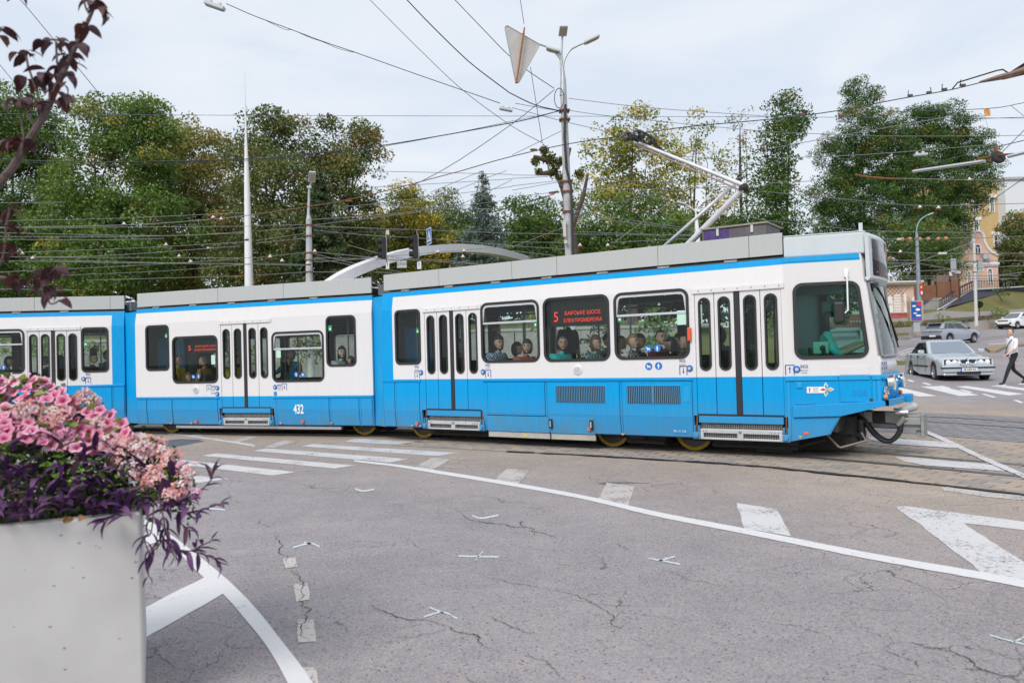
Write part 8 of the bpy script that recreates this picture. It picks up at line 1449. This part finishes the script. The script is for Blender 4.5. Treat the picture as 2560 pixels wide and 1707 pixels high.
b.add([(x, y, 0) for x, y in o_] + [(x, y, PH) for x, y in o_] + [(x, y, PH) for x, y in i_] + [(x, y, PH - .12) for x, y in i_], [(i, (i + 1) % 4, 4 + (i + 1) % 4, 4 + i) for i in range(4)] + [(4 + i, 4 + (i + 1) % 4, 8 + (i + 1) % 4, 8 + i) for i in range(4)] + [(8 + i, 8 + (i + 1) % 4, 12 + (i + 1) % 4, 12 + i) for i in range(4)] + [(3, 2, 1, 0)])
b.build('box', planter_material(), plr, bevel=.014); MB().b2((-PL + T, T, PH - .16), (-T, PD - T, PH - .05)).build('soil', mat('soil', (.03, .02, .014), .95, bump=.8, bscale=30), plr)
def yf(px): return 3.60 + min(px, 344) / 344 * .22
def surf(px, py, k=0.0): return at(px, py, yf(px) + .02 + .62 * max(0, (1285 - py) / 360) ** 1.1 + k)
TOPX = [-60, 0, 60, 120, 170, 215, 250, 300, 335, 385, 425, 450, 490]; TOPY = [925, 932, 930, 945, 985, 990, 1012, 1045, 1090, 1108, 1135, 1165, 1205]
ytop = lambda x: float(np.interp(x, TOPX, TOPY))
def tinted(me, cols): a = me.attributes.new('tint', 'FLOAT_COLOR', 'POINT'); a.data.foreach_set('color', np.array([(*c, 1) for c in cols], dtype=np.float32).reshape(-1)); return me
PETAL = leafmat('petals', .12, .55, .2); GLEAF = leafmat('green leaf', .3, .45, .4); PLEAF = leafmat('purple leaf', .2, .5, .22)
def petunia(seed, c_in, c_out, R_=.036):
    r = random.Random(seed); V = [(0, 0, -.022)]; C = [tuple(x * .45 for x in c_in)]; n = 20; F_ = []
    for ri, (rr, z) in enumerate(((.006, -.012), (.014, .0), (.026, .006), (.036, .004))):
        for k in range(n):
            a = 2 * math.pi * k / n; lob = 1 + (.13 * math.cos(5 * a) if ri > 1 else 0) + r.uniform(-.03, .03); V.append((rr * R_ / .036 * lob * math.cos(a), rr * R_ / .036 * lob * math.sin(a), z + (r.uniform(-.004, .004) if ri > 1 else 0) + (.004 * math.cos(5 * a + 1) if ri == 3 else 0))); t = (0, .3, .8, 1)[ri]; vein = .82 if (k % 4 == 0 and ri > 0) else 1; C.append(tuple((c_in[i] + (c_out[i] - c_in[i]) * t) * vein for i in range(3)))
    F_ += [(0, 1 + k, 1 + (k + 1) % n) for k in range(n)]
    for ri in range(3): F_ += [(1 + ri * n + k, 1 + (ri + 1) * n + k, 1 + (ri + 1) * n + (k + 1) % n, 1 + ri * n + (k + 1) % n) for k in range(n)]
    me = bpy.data.meshes.new('flower'); me.from_pydata(V, [], F_); me.materials.append(PETAL); me.polygons.foreach_set('use_smooth', [True] * len(F_)); return tinted(me, C)
def cluster(seed, c_a, c_b, n=13, R_=.033):
    r = random.Random(seed); V = []; F_ = []; C = []
    for i in range(n):
        z = r.uniform(-.1, 1); a = r.uniform(0, 6.28); d = Vector((math.sqrt(1 - z * z) * math.cos(a), math.sqrt(1 - z * z) * math.sin(a), z)); q = d.to_track_quat('Z', 'Y').to_matrix(); cc = d * R_ * r.uniform(.75, 1.05); col = c_a if r.random() < .55 else c_b
        for k in range(5):
            t = 2 * math.pi * k / 5 + r.random(); o = len(V); p = lambda rad, dt, zz: tuple(cc + q @ Vector((rad * math.cos(t + dt), rad * math.sin(t + dt), zz)))
            V.extend([p(.001, 0, -.002), p(.009, -.45, .003), p(.0165, 0, .002), p(.009, .45, .003)]); F_.append((o, o + 1, o + 2, o + 3)); C += [tuple(x * .7 for x in c_b), col, col, col]
    me = bpy.data.meshes.new('flower_head'); me.from_pydata(V, [], F_); me.materials.append(PETAL); return tinted(me, C)
def leafshape(name, L_, W_, curl, col, m, fold=.25, n=6, wav=0.0, tipc=None):   # leaf along +x, upper side +z, drooping by curl
    V = []; C = []; x = z = 0.0; ang = 0.15
    for i in range(n + 1):
        t = i / n; w = W_ / 2 * (math.sin(math.pi * t ** .8) ** .8 if 0 < t < 1 else .02)
        for s in (-1, 0, 1): V.append((x, s * w, z + abs(s) * w * fold + (wav * W_ * math.sin(9 * t + s) if s else 0))); c = col if not tipc else tuple(col[j] + (tipc[j] - col[j]) * t for j in range(3)); C.append(tuple(v * (1.25 if s == 0 else 1) for v in c))
        x += L_ / n * math.cos(ang); z += L_ / n * math.sin(ang); ang -= curl / n
    F_ = []
    for i in range(n):
        for s in (0, 1): F_.append((i * 3 + s, i * 3 + 3 + s, i * 3 + 4 + s, i * 3 + 1 + s))
    me = bpy.data.meshes.new(name); me.from_pydata(V, [], F_); me.materials.append(m); me.polygons.foreach_set('use_smooth', [True] * len(F_)); return tinted(me, C)
fr = random.Random(5)
def put(name, me, parent, p, d, roll=None, s=1.0, axis='Z'):   # stand mesh at p with its axis along d
    o = link(name, me, parent); q = Vector(d).normalized().to_track_quat(axis, 'Y' if axis == 'Z' else 'Z'); M = Matrix.Translation(Vector(p) - Vector(parent.location)) @ q.to_matrix().to_4x4() @ Matrix.Rotation(fr.uniform(0, 6.28) if roll is None else roll, 4, axis) @ Matrix.Scale(s, 4); o.matrix_basis = M; return o
PK1, PK2, PK3 = (.95, .42, .60), (.96, .56, .70), (.90, .30, .48); COR, WHP, MAG = (.97, .46, .42), (.97, .90, .88), (.92, .42, .70)
PM = [petunia(i, (.55, .05, .16), [PK1, PK2, (.95, .48, .63), (.93, .38, .54)][i % 4]) for i in range(6)]; GM = [cluster(i, [COR, WHP, (.98, .66, .66), WHP][i % 4], [(.97, .68, .66), COR, WHP, (.97, .64, .66)][i % 4]) for i in range(6)]; LMG = [cluster(20 + i, MAG, PK2, 9, .024) for i in range(2)]
GL = [leafshape('leaf', .055, .036, .9, c, GLEAF, .15, 5, .08) for c in ((.17, .31, .05), (.26, .42, .08), (.12, .22, .04))]
VL = [leafshape('leaf', .135, .032, cu, c, PLEAF, .55, 6) for cu, c in ((.6, (.068, .024, .088)), (1.2, (.095, .04, .125)), (.3, (.05, .018, .068)), (1.5, (.15, .068, .165)), (.8, (.12, .06, .085)))]
def spread(v=.55): return Vector((fr.uniform(-v, v), -.75 + fr.uniform(-.3, .3), .95 + fr.uniform(-.4, .3)))
pet = empty('petunia_plant', tuple(surf(120, 1200)), 0, 'mass of pink petunias filling the upper part of the planter', 'plant'); ger = empty('geranium_plant', tuple(surf(350, 1250)), 0, 'coral and white geraniums at the right side of the planter', 'plant'); pur = empty('purple_spiderwort', tuple(surf(200, 1285)), 0, 'purple leaved trailing plant spilling over the planter rim', 'plant')
# flowers
pts = []; tries = 0
while len(pts) < 125 and tries < 9000:
    tries += 1; x = fr.uniform(-70, 400); y = fr.uniform(ytop(x) + 8, ytop(x) + 165 - max(0, x - 150) * .35)
    if y > 1128 or any((x - a) ** 2 + (y - c) ** 2 < (19 if fr.random() < .8 else 14) ** 2 for a, c in pts): continue
    pts.append((x, y)); put('flower', fr.choice(PM), pet, surf(x, y, fr.uniform(-.05, .03)), spread(), s=fr.uniform(.8, 1.12))
for x, y in ((210, 992), (225, 1003), (60, 1030), (85, 1022), (130, 1040), (165, 1035), (150, 1050), (290, 1128), (312, 1112), (345, 1104), (375, 1110), (398, 1116), (320, 1175), (340, 1178), (355, 1148), (335, 1140), (382, 1190), (397, 1206), (375, 1205), (412, 1160), (436, 1145), (465, 1190), (478, 1180), (440, 1232), (455, 1222), (430, 1240), (300, 1150), (405, 1140), (275, 1105), (250, 1060)):
    put('flower_head', fr.choice(GM), ger, surf(x, y, fr.uniform(-.08, -.02)), spread(.4), s=fr.uniform(1.2, 1.6))
for x, y in ((120, 1092), (150, 1088), (105, 1085), (168, 1085), (455, 1168), (492, 1235), (350, 1190), (395, 1180), (368, 1130)): put('flower_head', fr.choice(LMG), pet, surf(x, y, -.05), spread(.4), s=fr.uniform(.9, 1.2))
# leaves
for _ in range(330):
    x = fr.uniform(-60, 430); y = fr.uniform(ytop(x) + 4, min(1250, ytop(x) + 230)); put('leaf', fr.choice(GL), pet if x < 260 else ger, surf(x, y, fr.uniform(-.03, .05)), Vector((fr.uniform(-1, 1), fr.uniform(-1, .2), fr.uniform(-.2, .8))), axis='X', roll=fr.uniform(-.6, .6), s=fr.uniform(.7, 1.25))
n = 300
for i in range(190):
    x = fr.uniform(-60, 470); lo = max(1110, ytop(x) + 45); y = lo + (1300 - lo) * fr.random() ** .8; y = min(y, 1296 if x < 350 else 1270); d = Vector((fr.uniform(-.9, .9), fr.uniform(-1, .1), fr.uniform(-.15, 1.0))); put('leaf', fr.choice(VL), pur, surf(x, y, fr.uniform(-.07, .03)), d, axis='X', roll=fr.uniform(-.5, .5), s=fr.uniform(.75, 1.15))
stm = MB(); SP = Vector(pur.location)
for st_, yy in (([(395, 1235), (408, 1290), (412, 1335), (395, 1365), (372, 1390), (371, 1440)], 3.78), ([(405, 1335), (420, 1360), (440, 1372), (478, 1376), (505, 1362), (528, 1352)], 3.8), ([(478, 1376), (515, 1387), (545, 1400)], 3.8), ([(430, 1275), (470, 1282), (515, 1270), (552, 1258)], 3.86), ([(425, 1245), (470, 1240), (505, 1222), (530, 1195), (530, 1178)], 3.9), ([(385, 1260), (378, 1330), (362, 1345), (372, 1382)], 3.72), ([(330, 1285), (290, 1292), (262, 1300)], 3.66), ([(440, 1290), (455, 1310), (470, 1320)], 3.85), ([(400, 1300), (425, 1345), (435, 1390)], 3.75)):
    P = catmull([tuple(at(x, y, yy) - SP) for x, y in st_], 5); stm.tube([tuple(p) for p in P], .0035, 5)
    for i in range(2, len(P), 3):
        d0 = (P[i] - P[i - 1]).normalized()
        for s in (-1, 1):
            if fr.random() < .75: d = d0 + Vector((fr.uniform(-.3, .3) + s * .7, fr.uniform(-.6, .3), fr.uniform(-.7, .1))); put('leaf', fr.choice(VL), pur, P[i] + SP, d, axis='X', roll=fr.uniform(-.4, .4), s=fr.uniform(.55, .85))
    for s in (-1, 1): put('leaf', fr.choice(VL), pur, P[-1] + SP, (P[-1] - P[-3]).normalized() + Vector((s * .8, 0, -.2)), axis='X', s=.45)
for _ in range(26): x = fr.uniform(0, 400); y = fr.uniform(1160, 1290); stm.tube([tuple(surf(x, y, .1) - SP), tuple(surf(x + fr.uniform(-30, 30), y - 30, .03) - SP), tuple(surf(x + fr.uniform(-60, 60), y - fr.uniform(10, 60), -.03) - SP)], .0035, 5)
stm.build('stem', mat('purple stem', (.13, .06, .09), .5), pur, True)
C = []; 
for _ in range(420): x = fr.uniform(-90, 460); y = fr.uniform(ytop(x) + 22, 1290 if x < 345 else ytop(x) + 110); C.append(tuple(surf(x, y, fr.uniform(.09, .35))))
C = np.array(C); Pp = np.repeat(C, 26, 0) + nrng.normal(size=(len(C) * 26, 3)) * .035; tag(link('foliage', leafmesh('foliage', Pp - np.array(pet.location), np.tile([.075, .13, .03], (len(Pp), 1)), .016, GLEAF, .7, .4), pet), kind='stuff')
for x, y in ((165, 1290), (150, 1288), (185, 1287), (205, 1286)): put('dry_leaf', leafshape('dry_leaf', .05, .03, 1.2, (.30, .17, .08), GLEAF), plr, at(x, y - 2, yf(x) + .04), Vector((fr.uniform(-1, 1), fr.uniform(-1, 0), .1)), axis='X')

# ------------------------------------------------------------------ purple leaved tree at the left edge
pt = empty('plum_tree', (-2.85, 3.45, 0), 0, 'purple leaved plum tree reaching in from the left edge', 'tree'); o_ = Vector(pt.location); PB = mat('plum bark', (.12, .085, .08), .8, var=.4, vscale=30, bump=.5, bscale=60); YP = 3.4
q = lambda x, y, Y=YP: at(x, y, Y) - o_
main = [tuple(q(x, y)) for x, y in ((-330, 640), (-120, 560), (-30, 486), (30, 420), (62, 366), (110, 290), (135, 235), (155, 190), (185, 125), (212, 70), (232, 25), (250, -25), (262, -90))]
tr = MB().tube([tuple(p) for p in catmull([(0, 0, 0), (.03, .02, .7), (.0, 0, 1.4), (.05, 0, 1.85), main[0]], 5)], [.075 - .0016 * i for i in range(21)], 10).build('trunk', PB, pt, True)
mc = catmull(main, 5); nb = len(mc); MB().tube([tuple(p) for p in mc], [.017 * (1 - i / nb) + .0045 for i in range(nb)], 8).build('branch', PB, pt, True)
lowb = catmull([tuple(q(x, y)) for x, y in ((-330, 680), (-120, 668), (-20, 690), (25, 697), (65, 710), (100, 733), (120, 742))], 4); MB().tube([tuple(p) for p in lowb], [.011 - .0002 * i for i in range(len(lowb))], 6).tube([tuple(p) for p in catmull([tuple(q(x, y)) for x, y in ((120, 742), (124, 757), (135, 759), (150, 750))], 4)], .004, 5).build('branch', PB, pt, True)
for tw in ([(62, 366), (58, 330), (52, 290)], [(110, 290), (95, 240), (80, 195), (70, 165), (65, 135)], [(155, 190), (143, 160), (140, 105)], [(-20, 700), (8, 640), (15, 570), (25, 520)], [(228, 38), (214, 20), (208, -20)], [(90, 325), (60, 270), (50, 245)], [(128, 245), (150, 222)], [(-140, 565), (-60, 300), (-10, 80)], [(-10, 90), (5, 70)], [(240, 10), (262, 15)], [(185, 125), (150, 102), (110, 100)]):
    MB().tube([tuple(p) for p in catmull([tuple(q(x, y)) for x, y in tw], 4)], .0048, 5).build('twig', PB, pt, True)
lp2 = MB().tube([tuple(p) for p in catmull([main[0], (.2, .05, 3.0), (-.1, .1, 3.9)], 5)], [.025 - .0015 * i for i in range(11)], 7).build('branch', PB, pt, True)
PLM = [leafshape('leaf', .10, .046, cu, c, PLEAF, .3, 6, .0) for cu, c in ((1.3, (.055, .022, .026)), (1.9, (.085, .045, .055)), (.9, (.07, .025, .024)), (1.6, (.11, .06, .075)), (1.4, (.095, .032, .026)))]
for x, y, k in ((245, 22, 4), (262, 15, 2), (285, 18, 0), (205, 55, 3), (218, 66, 3), (190, 108, 2), (150, 102, 4), (128, 104, 2), (112, 102, 2), (196, 104, 1), (165, 140, 4), (182, 140, 2), (172, 155, 2), (48, 130, 2), (72, 130, 2), (65, 138, 1), (62, 195, 3), (82, 200, 2), (112, 178, 2), (118, 198, 2), (132, 190, 3), (160, 170, 3), (168, 182, 2), (158, 212, 3), (142, 230, 2), (58, 242, 3), (40, 250, 3), (88, 258, 2), (130, 252, 2), (158, 240, 2), (128, 265, 3), (35, 352, 4), (55, 346, 4), (85, 352, 3), (12, 362, 2), (0, 70, 3), (-8, 85, 2), (25, 520, 3), (12, 560, 2), (35, 560, 1), (30, 610, 3), (10, 640, 2), (28, 690, 3), (50, 685, 2), (65, 700, 2), (92, 690, 3), (105, 675, 3), (140, 672, 3), (148, 670, 2), (118, 715, 3), (105, 735, 2), (132, 735, 2), (150, 750, 1), (45, -10, 3), (232, 5, 2)):
    for j in range(k + (k > 1)): a = fr.uniform(0, 6.28); put('leaf', fr.choice(PLM), pt, at(x + fr.uniform(-6, 6), y + fr.uniform(-5, 5), YP + fr.uniform(-.05, .05)), Vector((math.cos(a), math.sin(a) * .6, fr.uniform(-.75, .05))), axis='X', roll=fr.uniform(-.5, .5), s=fr.uniform(.58, .92))
